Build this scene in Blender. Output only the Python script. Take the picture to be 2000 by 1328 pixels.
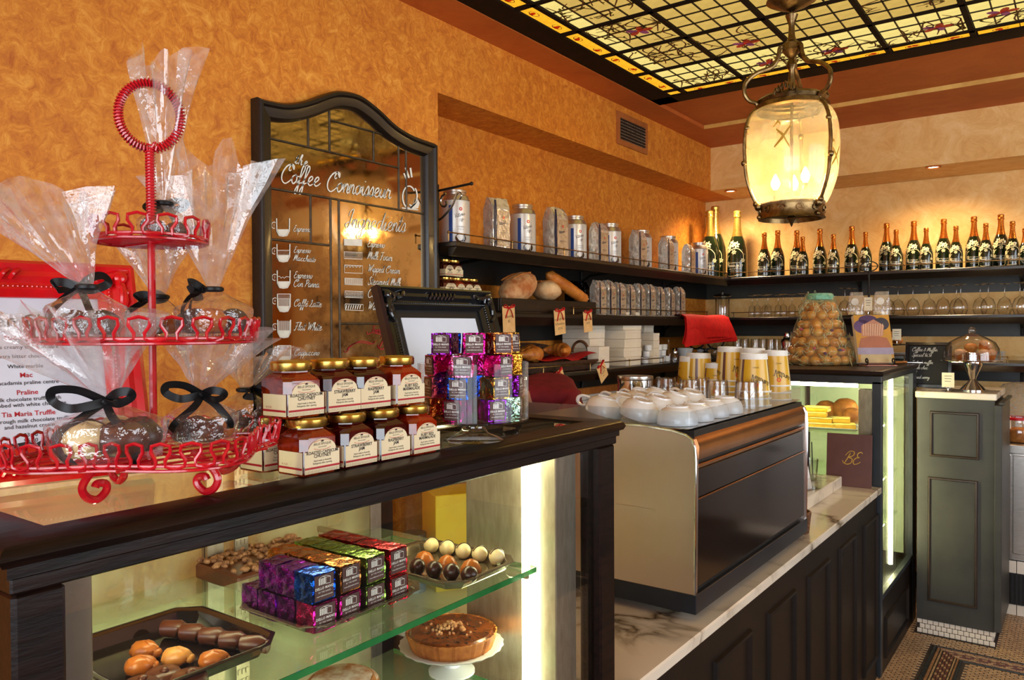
import bpy, math, random
from math import sin, cos, pi, sqrt, atan2, radians
from mathutils import Vector, Matrix, noise
random.seed(7)
scene = bpy.context.scene
for o in list(bpy.data.objects): bpy.data.objects.remove(o)
COL = scene.collection

# ------------------------------------------------------------------ camera
FPX, YAW, PITCH, ROLL, EYE = 1521.16, -.63362, -.015372, -.005088, 1.65
_f = Vector((sin(YAW)*cos(PITCH), cos(YAW)*cos(PITCH), sin(PITCH)))
_r0 = Vector((cos(YAW), -sin(YAW), 0)); _u0 = _r0.cross(_f)
_r = cos(ROLL)*_r0 + sin(ROLL)*_u0; _u = -sin(ROLL)*_r0 + cos(ROLL)*_u0
cd = bpy.data.cameras.new('camera'); cam = bpy.data.objects.new('camera', cd); COL.objects.link(cam)
cd.sensor_fit = 'HORIZONTAL'; cd.sensor_width = 36; cd.lens = 36*FPX/2000; cd.clip_start = .02; cd.clip_end = 60
m = Matrix((_r, _u, -_f)).transposed().to_4x4(); m.translation = (0, 0, EYE); cam.matrix_world = m
scene.camera = cam

def at(x, y, X=None, Y=None, Z=None):
    """photo pixel -> point on the plane X=, Y= or Z="""
    d = _f + _r*((x-1000)/FPX) - _u*((y-664)/FPX)
    t = X/d.x if X is not None else Y/d.y if Y is not None else (Z-EYE)/d.z
    return Vector((0, 0, EYE)) + d*t

# ------------------------------------------------------------------ world, daylight, exposure
w = bpy.data.worlds.new('world'); scene.world = w; w.use_nodes = True
bg = w.node_tree.nodes['Background']; bg.inputs[0].default_value = (.80, .90, 1.0, 1); bg.inputs[1].default_value = 1.2
def area(name, loc, target, sx, sy, power, col):
    l = bpy.data.lights.new(name, 'AREA'); l.shape = 'RECTANGLE'; l.size = sx; l.size_y = sy; l.energy = power; l.color = col
    o = bpy.data.objects.new(name, l); COL.objects.link(o); o.location = loc
    o.rotation_euler = (Vector(target)-Vector(loc)).to_track_quat('-Z', 'Y').to_euler(); return o
# daylight standing in the shop windows of the street front (behind the camera) and the side front
area('daylight_street_window', (1.0, -2.62, 1.75), (1.0, 0, 1.75), 4.2, 2.1, 150, (.86, .93, 1.0))
area('daylight_side_window', (3.12, 2.2, 1.75), (0, 2.2, 1.75), 3.4, 2.1, 95, (.90, .95, 1.0))
vs = scene.view_settings
scene.display_settings.display_device = 'sRGB'
vs.view_transform = 'Standard'; vs.look = 'None'; vs.gamma = 1; vs.exposure = 0.24; vs.use_curve_mapping = False
cy = scene.cycles
cy.max_bounces = 10; cy.diffuse_bounces = 4; cy.glossy_bounces = 5; cy.transmission_bounces = 8; cy.transparent_max_bounces = 24
cy.caustics_reflective = False; cy.caustics_refractive = False; cy.sample_clamp_indirect = 6

# ------------------------------------------------------------------ helpers
def S(r, g, b):
    f = lambda c: (c/255)/12.92 if c/255 <= .04045 else ((c/255+.055)/1.055)**2.4
    return (f(r), f(g), f(b))

class MB:
    """collects shapes, then becomes one mesh object"""
    def __init__(s): s.v = []; s.f = []; s.T = None
    def vert(s, p):
        s.v.append(tuple(s.T @ Vector(p)) if s.T else tuple(p)); return len(s.v)-1
    def quad(s, a, b, c, d): i = [s.vert(p) for p in (a, b, c, d)]; s.f.append(i); return s
    def poly(s, pts): s.f.append([s.vert(p) for p in pts]); return s
    def box(s, x0, x1, y0, y1, z0, z1, b=0):
        if b <= 0:
            i = [s.vert((x, y, z)) for z in (z0, z1) for y in (y0, y1) for x in (x0, x1)]
            for q in ((0, 2, 3, 1), (4, 5, 7, 6), (0, 1, 5, 4), (2, 6, 7, 3), (0, 4, 6, 2), (1, 3, 7, 5)): s.f.append([i[k] for k in q])
            return s
        ix = {}
        C = ((x0, x1), (y0, y1), (z0, z1))
        for sx in (0, 1):
            for sy in (0, 1):
                for sz in (0, 1):
                    sg = (sx, sy, sz)
                    for a in range(3):
                        p = [C[k][sg[k]] + (b if sg[k] == 0 else -b) for k in range(3)]; p[a] = C[a][sg[a]]
                        ix[sx, sy, sz, a] = s.vert(p)
        def face(l): s.f.append(l)
        for a in range(3):
            o1, o2 = [(1, 2), (2, 0), (0, 1)][a]
            for sd in (0, 1):
                l = []
                for p, q in ((0, 0), (1, 0), (1, 1), (0, 1)):
                    k = [0, 0, 0]; k[a] = sd; k[o1] = p; k[o2] = q; l.append(ix[k[0], k[1], k[2], a])
                face(l if sd else l[::-1])
        for a in range(3):
            o1, o2 = [(1, 2), (2, 0), (0, 1)][a]
            for p in (0, 1):
                for q in (0, 1):
                    def K(sa, ax):
                        k = [0, 0, 0]; k[a] = sa; k[o1] = p; k[o2] = q; return ix[k[0], k[1], k[2], ax]
                    l = [K(0, o1), K(1, o1), K(1, o2), K(0, o2)]
                    face(l if (p+q) % 2 == 1 else l[::-1])
        for sx in (0, 1):
            for sy in (0, 1):
                for sz in (0, 1):
                    l = [ix[sx, sy, sz, a] for a in range(3)]; face(l if (sx+sy+sz) % 2 else l[::-1])
        return s
    def lathe(s, prof, n=24, c=(0, 0, 0), a0=0, a1=2*pi, rx=1, ry=1, cap=True, wob=None):
        full = abs(a1-a0) > 6.28; rings = []
        m = n if full else n+1
        for r, z in prof:
            rings.append([s.vert((c[0]+rx*r*cos(a0+(a1-a0)*i/n)*(wob(a0+(a1-a0)*i/n, z) if wob else 1), c[1]+ry*r*sin(a0+(a1-a0)*i/n)*(wob(a0+(a1-a0)*i/n, z) if wob else 1), c[2]+z)) for i in range(m)])
        for k in range(len(rings)-1):
            A, B = rings[k], rings[k+1]
            for i in range(n):
                j = (i+1) % m; s.f.append([A[i], A[j], B[j], B[i]])
        if cap and full:
            if prof[0][0] > 1e-4: s.f.append(rings[0][::-1])
            if prof[-1][0] > 1e-4: s.f.append(rings[-1])
        return s
    def tube(s, pts, r, n=8, closed=False, flat=1.0, up=None):
        pts = [Vector(p) for p in pts]; N = len(pts); R = r if isinstance(r, (list, tuple)) else [r]*N
        rings = []; prev = None
        for i, p in enumerate(pts):
            a = pts[(i-1) % N] if (i or closed) else p; b = pts[(i+1) % N] if (i < N-1 or closed) else p
            t = (b-a).normalized() if (b-a).length > 1e-9 else Vector((0, 0, 1))
            if prev is None:
                h = Vector(up) if up else (Vector((0, 0, 1)) if abs(t.z) < .9 else Vector((1, 0, 0)))
                prev = (h - t*h.dot(t)).normalized()
            else:
                q = prev - t*prev.dot(t); prev = q.normalized() if q.length > 1e-6 else prev
            bi = t.cross(prev)
            rings.append([s.vert(p + (prev*cos(2*pi*k/n)*flat + bi*sin(2*pi*k/n))*R[i]) for k in range(n)])
        for i in range(N if closed else N-1):
            A, B = rings[i], rings[(i+1) % N]
            off = 0
            if closed and i == N-1:
                v0 = Vector(s.v[A[0]]); off = min(range(n), key=lambda k: (Vector(s.v[B[k]])-v0).length)
            for k in range(n): s.f.append([A[k], A[(k+1) % n], B[(k+1+off) % n], B[(k+off) % n]])
        if not closed: s.f.append(rings[0][::-1]); s.f.append(rings[-1])
        return s
    def ball(s, c, r, nu=12, nv=8, wob=None, zmin=-1):
        rx, ry, rz = r if isinstance(r, (tuple, list)) else (r, r, r)
        rings = []
        for j in range(nv+1):
            th = pi*j/nv; zz = max(-cos(th), zmin)
            ring = []
            for i in range(nu):
                a = 2*pi*i/nu; d = Vector((sin(th)*cos(a), sin(th)*sin(a), zz)); k = wob(d) if wob else 1
                ring.append(s.vert((c[0]+rx*d.x*k, c[1]+ry*d.y*k, c[2]+rz*d.z*k)))
            rings.append(ring)
        for j in range(nv):
            for i in range(nu):
                k = (i+1) % nu; s.f.append([rings[j][i], rings[j][k], rings[j+1][k], rings[j+1][i]])
        return s
    def prism(s, poly, w0, w1, M=None):
        """polygon in (u,v), from w0 to w1, M maps (u,v,w) to a point"""
        M = M or (lambda u, v, w: (u, v, w)); n = len(poly)
        a = [s.vert(M(u, v, w0)) for u, v in poly]; b = [s.vert(M(u, v, w1)) for u, v in poly]
        for i in range(n): j = (i+1) % n; s.f.append([a[i], a[j], b[j], b[i]])
        s.f.append(a[::-1]); s.f.append(b); return s
    def sweep(s, prof, path, closed=False, M=None):
        """profile (d,h) carried along a 2-D path (u,v): d to the path's left in plane, h out of plane"""
        M = M or (lambda u, v, w: (u, v, w)); N = len(path); rings = []
        for i in range(N):
            p = Vector(path[i]); a = Vector(path[(i-1) % N]) if (i or closed) else None; b = Vector(path[(i+1) % N]) if (i < N-1 or closed) else None
            d1 = (p-a).normalized() if a else (b-p).normalized(); d2 = (b-p).normalized() if b else d1
            n1 = Vector((-d1.y, d1.x)); n2 = Vector((-d2.y, d2.x)); nn = n1+n2
            nn = nn/max(nn.length_squared/2, .15) if nn.length > 1e-6 else n1
            rings.append([s.vert(M(p.x+nn.x*d, p.y+nn.y*d, h)) for d, h in prof])
        k = len(prof)
        for i in range(N if closed else N-1):
            A, B = rings[i], rings[(i+1) % N]
            for q in range(k-1): s.f.append([A[q], A[q+1], B[q+1], B[q]])
        if not closed and k > 2: s.f.append(rings[0][::-1]); s.f.append(rings[-1])
        return s
    def sheet(s, fn, nu, nv, closed_u=False):
        g = [[s.vert(fn(i/nu, j/nv)) for i in range(nu if closed_u else nu+1)] for j in range(nv+1)]
        for j in range(nv):
            for i in range(nu):
                k = (i+1) % nu if closed_u else i+1; s.f.append([g[j][i], g[j][k], g[j+1][k], g[j+1][i]])
        return s
    def mesh(s, name, mat=None, smooth=35):
        me = bpy.data.meshes.new(name); me.from_pydata(s.v, [], s.f); me.update()
        if mat: me.materials.append(mat)
        if smooth:
            me.polygons.foreach_set('use_smooth', [True]*len(me.polygons))
            if smooth < 180: me.set_sharp_from_angle(angle=radians(smooth))
        return me
    def build(s, name, mat, parent=None, smooth=35, loc=None, rz=0):
        return link(name, s.mesh(name, mat, smooth), parent, loc, rz)

def link(name, me, parent=None, loc=None, rz=0, rot=None):
    o = bpy.data.objects.new(name, me); COL.objects.link(o)
    if parent: o.parent = parent
    if loc is not None: o.location = loc
    if rz: o.rotation_euler = (0, 0, rz)
    if rot: o.rotation_euler = rot
    return o
def tag(o, label=None, cat=None, group=None, kind=None):
    if label: o['label'] = label
    if cat: o['category'] = cat
    if group: o['group'] = group
    if kind: o['kind'] = kind
    return o
def thing(name, label, cat, loc=(0, 0, 0), rz=0, group=None, rot=None):
    o = bpy.data.objects.new(name, None); o.empty_display_size = .02; COL.objects.link(o); o.location = loc
    o.rotation_euler = rot if rot else (0, 0, rz); return tag(o, label, cat, group)
def struct(o): o['kind'] = 'structure'; return o
def kids(o): return [c for c in bpy.data.objects if c.parent == o]
_kc = {}
def copy_tree(o, loc=None, rz=None, label=None, parent=None, rot=None, scale=None):
    c = o.copy(); COL.objects.link(c); c.parent = parent
    for ch in o.children: copy_tree(ch, parent=c)
    if loc is not None: c.location = loc
    if rz is not None: c.rotation_euler = (0, 0, rz)
    if rot is not None: c.rotation_euler = rot
    if scale is not None: c.scale = scale if isinstance(scale, (tuple, list)) else (scale,)*3
    if label: c['label'] = label
    return c
def cr(pts, n=6, closed=False):
    """Catmull-Rom through points"""
    P = [Vector(p) for p in pts]; N = len(P); out = []
    for i in range(N if closed else N-1):
        g = lambda k: P[k % N] if closed else P[min(max(k, 0), N-1)]
        a, b, c, d = g(i-1), g(i), g(i+1), g(i+2)
        for k in range(n):
            t = k/n; out.append(.5*((2*b)+(-a+c)*t+(2*a-5*b+4*c-d)*t*t+(-a+3*b-3*c+d)*t**3))
    if not closed: out.append(P[-1])
    return out

# ------------------------------------------------------------------ materials (all node based)
_M = {}
def nodes(name):
    m = bpy.data.materials.new(name); m.use_nodes = True; nt = m.node_tree
    return m, nt, nt.nodes['Principled BSDF'], nt.nodes['Material Output']
def pm(name, c1, c2=None, scale=20, rough=.5, metal=0, bump=0, bscale=None, detail=4, coat=0, emit=None, estr=0, spec=.5, aniso=None, trans=0, ior=1.45, sss=0, lo=.35, hi=.65, brough=.6, stretch=None, coord='Object', distort=0, rvar=0):
    """principled material whose colour wanders between c1 and c2 on a noise"""
    if name in _M: return _M[name]
    m, nt, b, out = nodes(name); N = nt.nodes.new; L = nt.links.new
    c2 = c2 or tuple(x*.82 for x in c1)
    tc = N('ShaderNodeTexCoord'); src = tc.outputs[coord]
    if stretch:
        mp = N('ShaderNodeMapping'); mp.inputs['Scale'].default_value = stretch; L(src, mp.inputs[0]); src = mp.outputs[0]
    n = N('ShaderNodeTexNoise'); n.inputs['Scale'].default_value = scale; n.inputs['Detail'].default_value = detail; n.inputs['Roughness'].default_value = brough; n.inputs['Distortion'].default_value = distort
    L(src, n.inputs['Vector'])
    r = N('ShaderNodeValToRGB'); r.color_ramp.elements[0].position = lo; r.color_ramp.elements[1].position = hi
    r.color_ramp.elements[0].color = (*c1, 1); r.color_ramp.elements[1].color = (*c2, 1)
    L(n.outputs['Fac'], r.inputs[0]); L(r.outputs[0], b.inputs['Base Color'])
    b.inputs['Roughness'].default_value = rough; b.inputs['Metallic'].default_value = metal
    b.inputs['Coat Weight'].default_value = coat; b.inputs['Coat Roughness'].default_value = .08
    b.inputs['Specular IOR Level'].default_value = spec; b.inputs['Transmission Weight'].default_value = trans; b.inputs['IOR'].default_value = ior
    if sss: b.inputs['Subsurface Weight'].default_value = sss; b.inputs['Subsurface Radius'].default_value = (.01, .005, .003)
    if rvar:
        mr = N('ShaderNodeMapRange'); mr.inputs['To Min'].default_value = max(0, rough-rvar); mr.inputs['To Max'].default_value = rough+rvar
        L(n.outputs['Fac'], mr.inputs[0]); L(mr.outputs[0], b.inputs['Roughness'])
    if bump:
        n2 = n
        if bscale:
            n2 = N('ShaderNodeTexNoise'); n2.inputs['Scale'].default_value = bscale; n2.inputs['Detail'].default_value = 3; L(src, n2.inputs['Vector'])
        bp = N('ShaderNodeBump'); bp.inputs['Strength'].default_value = bump; bp.inputs['Distance'].default_value = .01
        L(n2.outputs['Fac'], bp.inputs['Height']); L(bp.outputs[0], b.inputs['Normal'])
    if emit: b.inputs['Emission Color'].default_value = (*emit, 1); b.inputs['Emission Strength'].default_value = estr
    _M[name] = m; return m
def glow(name, col, strength, scale=8, var=.12):
    if name in _M: return _M[name]
    m, nt, b, out = nodes(name); N = nt.nodes.new; L = nt.links.new
    tc = N('ShaderNodeTexCoord'); n = N('ShaderNodeTexNoise'); n.inputs['Scale'].default_value = scale; L(tc.outputs['Object'], n.inputs['Vector'])
    r = N('ShaderNodeValToRGB'); r.color_ramp.elements[0].color = (*[c*(1-var) for c in col], 1); r.color_ramp.elements[1].color = (*col, 1); L(n.outputs['Fac'], r.inputs[0])
    e = N('ShaderNodeEmission'); e.inputs[1].default_value = strength; L(r.outputs[0], e.inputs[0]); L(e.outputs[0], out.inputs[0])
    _M[name] = m; return m
def clear(name, tint=(1, 1, 1), ior=1.45, rough=.0, haze=0, hazecol=(.9, .9, .9), bump=0, bscale=60, boost=1.0, hvar=True, edge=None):
    """thin clear sheet: straight-through light plus a fresnel reflection, optionally some milky haze"""
    if name in _M: return _M[name]
    m, nt, b, out = nodes(name); nt.nodes.remove(b); N = nt.nodes.new; L = nt.links.new
    t = N('ShaderNodeBsdfTransparent'); t.inputs[0].default_value = (*tint, 1)
    g = N('ShaderNodeBsdfGlossy'); g.inputs[0].default_value = (1, 1, 1, 1); g.inputs[1].default_value = rough
    fr = N('ShaderNodeLayerWeight'); fr.inputs[0].default_value = .5
    mx = N('ShaderNodeMixShader'); tc = N('ShaderNodeTexCoord')
    n = N('ShaderNodeTexNoise'); n.inputs['Scale'].default_value = bscale; n.inputs['Detail'].default_value = 3; L(tc.outputs['Object'], n.inputs['Vector'])
    if bump:
        bp = N('ShaderNodeBump'); bp.inputs['Strength'].default_value = bump; bp.inputs['Distance'].default_value = .01
        L(n.outputs['Fac'], bp.inputs['Height']); L(bp.outputs[0], g.inputs['Normal']); L(bp.outputs[0], fr.inputs['Normal'])
    if edge:
        er = N('ShaderNodeValToRGB'); er.color_ramp.elements[0].position = .35; er.color_ramp.elements[0].color = (*tint, 1); er.color_ramp.elements[1].position = .95; er.color_ramp.elements[1].color = (*edge, 1); L(fr.outputs['Facing'], er.inputs[0]); L(er.outputs[0], t.inputs[0])
    pw = N('ShaderNodeMath'); pw.operation = 'POWER'; pw.inputs[1].default_value = 5; L(fr.outputs['Facing'], pw.inputs[0])
    f0 = ((ior-1)/(ior+1))**2*boost
    ml = N('ShaderNodeMath'); ml.operation = 'MULTIPLY_ADD'; ml.inputs[1].default_value = 1-f0; ml.inputs[2].default_value = f0; ml.use_clamp = True; L(pw.outputs[0], ml.inputs[0])
    L(ml.outputs[0], mx.inputs[0]); L(t.outputs[0], mx.inputs[1]); L(g.outputs[0], mx.inputs[2]); last = mx
    if haze:
        d = N('ShaderNodeBsdfDiffuse'); d.inputs[0].default_value = (*hazecol, 1); tr = N('ShaderNodeBsdfTranslucent'); tr.inputs[0].default_value = (*hazecol, 1)
        ad = N('ShaderNodeMixShader'); ad.inputs[0].default_value = .5; L(d.outputs[0], ad.inputs[1]); L(tr.outputs[0], ad.inputs[2])
        mr = N('ShaderNodeMapRange'); mr.inputs['From Min'].default_value = .35; mr.inputs['From Max'].default_value = .75; mr.inputs['To Min'].default_value = haze*.35 if hvar else haze; mr.inputs['To Max'].default_value = haze*1.8 if hvar else haze
        L(n.outputs['Fac'], mr.inputs[0])
        m2 = N('ShaderNodeMixShader'); L(mr.outputs[0], m2.inputs[0]); L(mx.outputs[0], m2.inputs[1]); L(ad.outputs[0], m2.inputs[2]); last = m2
    L(last.outputs[0], out.inputs[0]); _M[name] = m; return m
def foil(name, col, dark=None, rough=.22, scale=70):
    return pm(name, col, dark or tuple(c*.55 for c in col), scale=scale, rough=rough, metal=1, bump=.9, bscale=scale*.9, detail=2, distort=1.2)

# ------------------------------------------------------------------ lettering: block letters and a joined-up hand
_T = {}
def text_polys(s, size=1, shear=0, space=1.0, align='CENTER', bold=0):
    k = (s, shear, space, align, bold)
    if k not in _T:
        c = bpy.data.curves.new('t', 'FONT'); c.body = s; c.size = 1; c.shear = shear; c.space_character = space; c.align_x = align; c.resolution_u = 2; c.offset = bold
        o = bpy.data.objects.new('t', c); COL.objects.link(o)
        me = bpy.data.meshes.new_from_object(o.evaluated_get(bpy.context.evaluated_depsgraph_get()))
        _T[k] = ([(v.co.x, v.co.y) for v in me.vertices], [list(p.vertices) for p in me.polygons])
        bpy.data.objects.remove(o); bpy.data.curves.remove(c); bpy.data.meshes.remove(me)
    return _T[k]
def put_text(mb, s, size, M, u0=0, v0=0, shear=0, space=1.0, align='CENTER', bold=0, sx=1.0, rot=0):
    V, F = text_polys(s, size, shear, space, align, bold); b = len(mb.v); cr_, sr = cos(rot), sin(rot)
    for x, y in V:
        x, y = x*size*sx, y*size; mb.vert(M(u0+x*cr_-y*sr, v0+x*sr+y*cr_, 0))
    for f in F: mb.f.append([i+b for i in f])
def ribbon(mb, pts, wd, M, taper=True):
    """flat pen stroke"""
    n = len(pts); L = []; R = []
    for i in range(n):
        a = pts[max(i-1, 0)]; b = pts[min(i+1, n-1)]; dx, dy = b[0]-a[0], b[1]-a[1]; l = sqrt(dx*dx+dy*dy) or 1
        k = wd*.5*(1 if not taper else (.55+.45*min(1, 4*min(i, n-1-i)/max(n-1, 1))))
        L.append(mb.vert(M(pts[i][0]-dy/l*k, pts[i][1]+dx/l*k, 0))); R.append(mb.vert(M(pts[i][0]+dy/l*k, pts[i][1]-dx/l*k, 0)))
    for i in range(n-1): mb.f.append([R[i], R[i+1], L[i+1], L[i]])
# letters drawn as strokes, x-height 1, ascender 2, descender -1; last number = advance
HAND = {
 'a': ([[(.75,.85),(.45,1),(.12,.75),(.08,.3),(.3,.02),(.6,.3),(.78,.95),(.75,.3),(.9,.02),(1.15,.25)]], 1.05),
 'c': ([[(.7,.8),(.45,1),(.12,.7),(.1,.3),(.35,.02),(.65,.1),(.95,.35)]], .85),
 'd': ([[(.75,.85),(.45,1),(.12,.75),(.08,.3),(.3,.02),(.6,.3),(.95,1.95),(.78,.4),(.9,.02),(1.15,.25)]], 1.05),
 'e': ([[(-.1,.2),(.25,.4),(.6,.75),(.45,1),(.15,.75),(.12,.25),(.35,.02),(.65,.12),(.95,.4)]], .82),
 'f': ([[(-.1,.1),(.3,.8),(.62,1.7),(.45,2.05),(.25,1.6),(.15,0),(.1,-.8),(-.1,-1),(-.15,-.6),(.2,.05),(.6,.25)]], .62),
 'g': ([[(.72,.85),(.45,1),(.12,.75),(.08,.3),(.3,.02),(.6,.3),(.78,.95),(.6,-.6),(.3,-1),(.05,-.75),(.4,-.2),(1.1,.3)]], 1.0),
 'h': ([[(-.1,.1),(.35,1.2),(.5,1.9),(.3,1.95),(.15,1.2),(.05,0)],[(.1,.35),(.4,.95),(.62,.8),(.58,.25),(.72,.02),(.95,.25)]], .88),
 'i': ([[(-.1,.2),(.2,.95),(.15,.3),(.3,.02),(.58,.28)],[(.3,1.42),(.36,1.52)]], .5),
 'k': ([[(-.1,.1),(.35,1.2),(.5,1.9),(.3,1.95),(.15,1.2),(.05,0)],[(.1,.4),(.5,.95),(.6,.7),(.25,.5),(.55,.05),(.9,.25)]], .82),
 'l': ([[(-.1,.15),(.3,.9),(.55,1.75),(.4,2),(.22,1.6),(.12,.4),(.25,.02),(.55,.28)]], .48),
 'm': ([[(-.1,.3),(.12,.95),(.08,.02)],[(.1,.4),(.35,.95),(.5,.75),(.45,.02)],[(.48,.4),(.75,.95),(.9,.75),(.85,.2),(1.0,.02),(1.2,.25)]], 1.12),
 'n': ([[(-.1,.3),(.12,.95),(.08,.02)],[(.1,.4),(.38,.95),(.55,.75),(.52,.2),(.66,.02),(.88,.25)]], .8),
 'o': ([[(.5,.95),(.15,.8),(.06,.35),(.3,.02),(.62,.3),(.62,.75),(.42,.98),(.6,.8),(.95,.85)]], .85),
 'p': ([[(-.1,.3),(.15,.95),(0,-.95)],[(.1,.5),(.4,1),(.65,.75),(.55,.25),(.28,.05),(.5,.02),(.85,.25)]], .8),
 'r': ([[(-.1,.2),(.15,1.05),(.3,.85),(.55,.9),(.48,.35),(.6,.02),(.85,.25)]], .74),
 's': ([[(-.1,.15),(.35,1.05),(.5,.5),(.35,.02),(.05,.12),(.4,.05),(.75,.3)]], .66),
 't': ([[(-.1,.15),(.25,.9),(.4,1.7),(.15,.4),(.28,.02),(.6,.28)],[(-.05,1.15),(.6,1.22)]], .54),
 'u': ([[(-.1,.3),(.12,.95),(.08,.3),(.25,.02),(.5,.3),(.68,.95),(.62,.3),(.78,.02),(1.0,.25)]], .92),
 'w': ([[(-.1,.3),(.12,.95),(.1,.3),(.25,.02),(.5,.5),(.48,.2),(.65,.02),(.9,.6),(.95,.95),(1.15,.85)]], 1.08),
 'y': ([[(-.1,.3),(.12,.95),(.1,.4),(.3,.2),(.6,.9),(.5,-.5),(.25,-1),(.02,-.7),(.4,-.2),(.95,.3)]], .86),
 'é': ([[(-.1,.2),(.25,.4),(.6,.75),(.45,1),(.15,.75),(.12,.25),(.35,.02),(.65,.12),(.95,.4)],[(.45,1.25),(.68,1.6)]], .82),
 'C': ([[(1.05,1.45),(.9,1.3),(.75,1.5),(.95,1.95),(1.3,1.9),(1.35,1.5),(1.0,1.95),(.45,1.75),(.05,1.0),(.12,.3),(.6,-.05),(1.15,.3),(1.45,.7)]], 1.3),
 'E': ([[(1.0,1.7),(.75,1.95),(.35,1.7),(.45,1.2),(.75,1.1),(.3,1.0),(.05,.5),(.3,.02),(.8,.15),(1.1,.45)]], 1.0),
 'F': ([[(.05,1.8),(.5,1.9),(1.25,2.0)],[(.7,1.9),(.5,.8),(.25,0),(-.05,.15)],[(.2,1.0),(.9,1.05)]], 1.05),
 'I': ([[(.15,1.2),(.25,1.7),(.65,1.95),(.55,1.2),(.35,.2),(.1,.0),(-.1,.35),(.3,.6),(.75,.35),(.9,.2)]], .8),
 'L': ([[(.2,1.5),(.6,1.95),(.7,1.5),(.4,.6),(.0,.05),(-.05,.25),(.4,.15),(.9,-.02),(1.15,.3)]], 1.05),
 'M': ([[(-.1,.1),(.1,.2),(.35,1.9),(.4,.1)],[(.4,.3),(.85,1.9),(.85,.2)],[(.86,.3),(1.3,1.8),(1.25,.3),(1.4,.02),(1.65,.25)]], 1.55),
 'P': ([[(.45,1.8),(.3,.8),(.05,0)],[(.05,1.5),(.4,1.95),(.95,1.85),(1.0,1.3),(.6,.95),(.35,1.0)]], 1.0),
 'S': ([[(1.0,1.6),(.8,1.95),(.4,1.7),(.45,1.25),(.8,.8),(.7,.2),(.25,0),(.0,.3),(.2,.5)],[(.7,.2),(1.05,.3)]], 1.0),
 'V': ([[(.0,1.7),(.25,1.95),(.4,1.4),(.45,.05),(.8,.9),(1.25,1.95),(1.45,1.8)]], 1.1),
 'W': ([[(.0,1.7),(.2,1.95),(.3,1.4),(.25,.05)],[(.28,.1),(.6,.8),(.85,1.7),(.8,.05)],[(.82,.1),(1.2,1.0),(1.6,1.9),(1.85,1.85)]], 1.5),
 'B': ([[(.5,1.75),(.35,.9),(.1,0)],[(-.1,1.3),(.3,1.95),(.95,1.95),(1.05,1.4),(.5,1.02),(1.0,.85),(1.05,.2),(.55,-.05),(-.1,.2),(-.2,.5)]], 1.25),
 'D': ([[(.4,1.8),(.2,.1),(.7,.0),(1.2,.6),(1.0,1.6),(.4,1.95),(.0,1.6)]], 1.2),
 'T': ([[(.0,1.6),(.3,1.95),(.8,1.8),(1.2,1.95)],[(.65,1.85),(.5,.8),(.2,0),(-.05,.2)]], .95),
 ' ': ([], .55), '$': ([[(.7,1.4),(.4,1.6),(.15,1.25),(.6,.7),(.4,.2),(.05,.4)],[(.45,1.9),(.3,-.1)]], .8), '&': ([[(.9,.3),(.3,1.3),(.5,1.7),(.65,1.3),(.1,.5),(.4,.02),(.9,.7)]], 1.0),
 '6': ([[(.6,1.6),(.15,.8),(.15,.2),(.5,.05),(.6,.5),(.2,.7)]], .75), '5': ([[(.7,1.6),(.25,1.6),(.2,.95),(.6,.8),(.55,.15),(.1,.1)]], .75), '0': ([[(.4,1.6),(.1,.9),(.3,.05),(.6,.7),(.4,1.6)]], .75), '.': ([[(.1,.02),(.16,.08)]], .3), "'": ([[(.2,1.9),(.15,1.6)]], .3),
}
def put_hand(mb, s, size, M, u0=0, v0=0, slant=.28, wd=.13, rot=0, align='L', sp=1.0):
    tot = sum(HAND.get(c, HAND['o'])[1]*sp for c in s)*size
    x = u0 - (tot/2 if align == 'C' else 0); ox = x; cr_, sr = cos(rot), sin(rot)
    X = 0
    for c in s:
        st, adv = HAND.get(c, HAND['o'])
        for q in st:
            pts = []
            for p in cr([(a, b, 0) for a, b in q], 4):
                a = (X+p.x+slant*p.y)*size; b = p.y*size; pts.append((ox+a*cr_-b*sr, v0+a*sr+b*cr_))
            ribbon(mb, pts, wd*size, M)
        X += adv*sp

# ------------------------------------------------------------------ shared materials
def plaster(name, c1, c2, c3, sc=9):
    m, nt, b, out = nodes(name); N = nt.nodes.new; L = nt.links.new
    tc = N('ShaderNodeTexCoord')
    n = N('ShaderNodeTexNoise'); n.inputs['Scale'].default_value = sc; n.inputs['Detail'].default_value = 8; n.inputs['Roughness'].default_value = .78; n.inputs['Distortion'].default_value = .9; L(tc.outputs['Object'], n.inputs['Vector'])
    r = N('ShaderNodeValToRGB'); e = r.color_ramp.elements; e[0].position = .32; e[0].color = (*c1, 1); e[1].position = .72; e[1].color = (*c3, 1)
    k = e.new(.52); k.color = (*c2, 1); L(n.outputs['Fac'], r.inputs[0])
    n2 = N('ShaderNodeTexNoise'); n2.inputs['Scale'].default_value = 1.1; n2.inputs['Detail'].default_value = 2; L(tc.outputs['Object'], n2.inputs['Vector'])
    mr = N('ShaderNodeMapRange'); mr.inputs['To Min'].default_value = .82; mr.inputs['To Max'].default_value = 1.14; L(n2.outputs['Fac'], mr.inputs[0])
    mx = N('ShaderNodeMix'); mx.data_type = 'RGBA'; mx.blend_type = 'MULTIPLY'; mx.inputs[0].default_value = 1; L(r.outputs[0], mx.inputs[6]); L(mr.outputs[0], mx.inputs[7])
    L(mx.outputs[2], b.inputs['Base Color']); b.inputs['Roughness'].default_value = .62
    bp = N('ShaderNodeBump'); bp.inputs['Strength'].default_value = .18; bp.inputs['Distance'].default_value = .01; L(n.outputs['Fac'], bp.inputs['Height']); L(bp.outputs[0], b.inputs['Normal'])
    return m
M_ORANGE = plaster('orange_sponged_plaster', S(176, 88, 15), S(212, 130, 34), S(236, 170, 70), 24)
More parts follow.
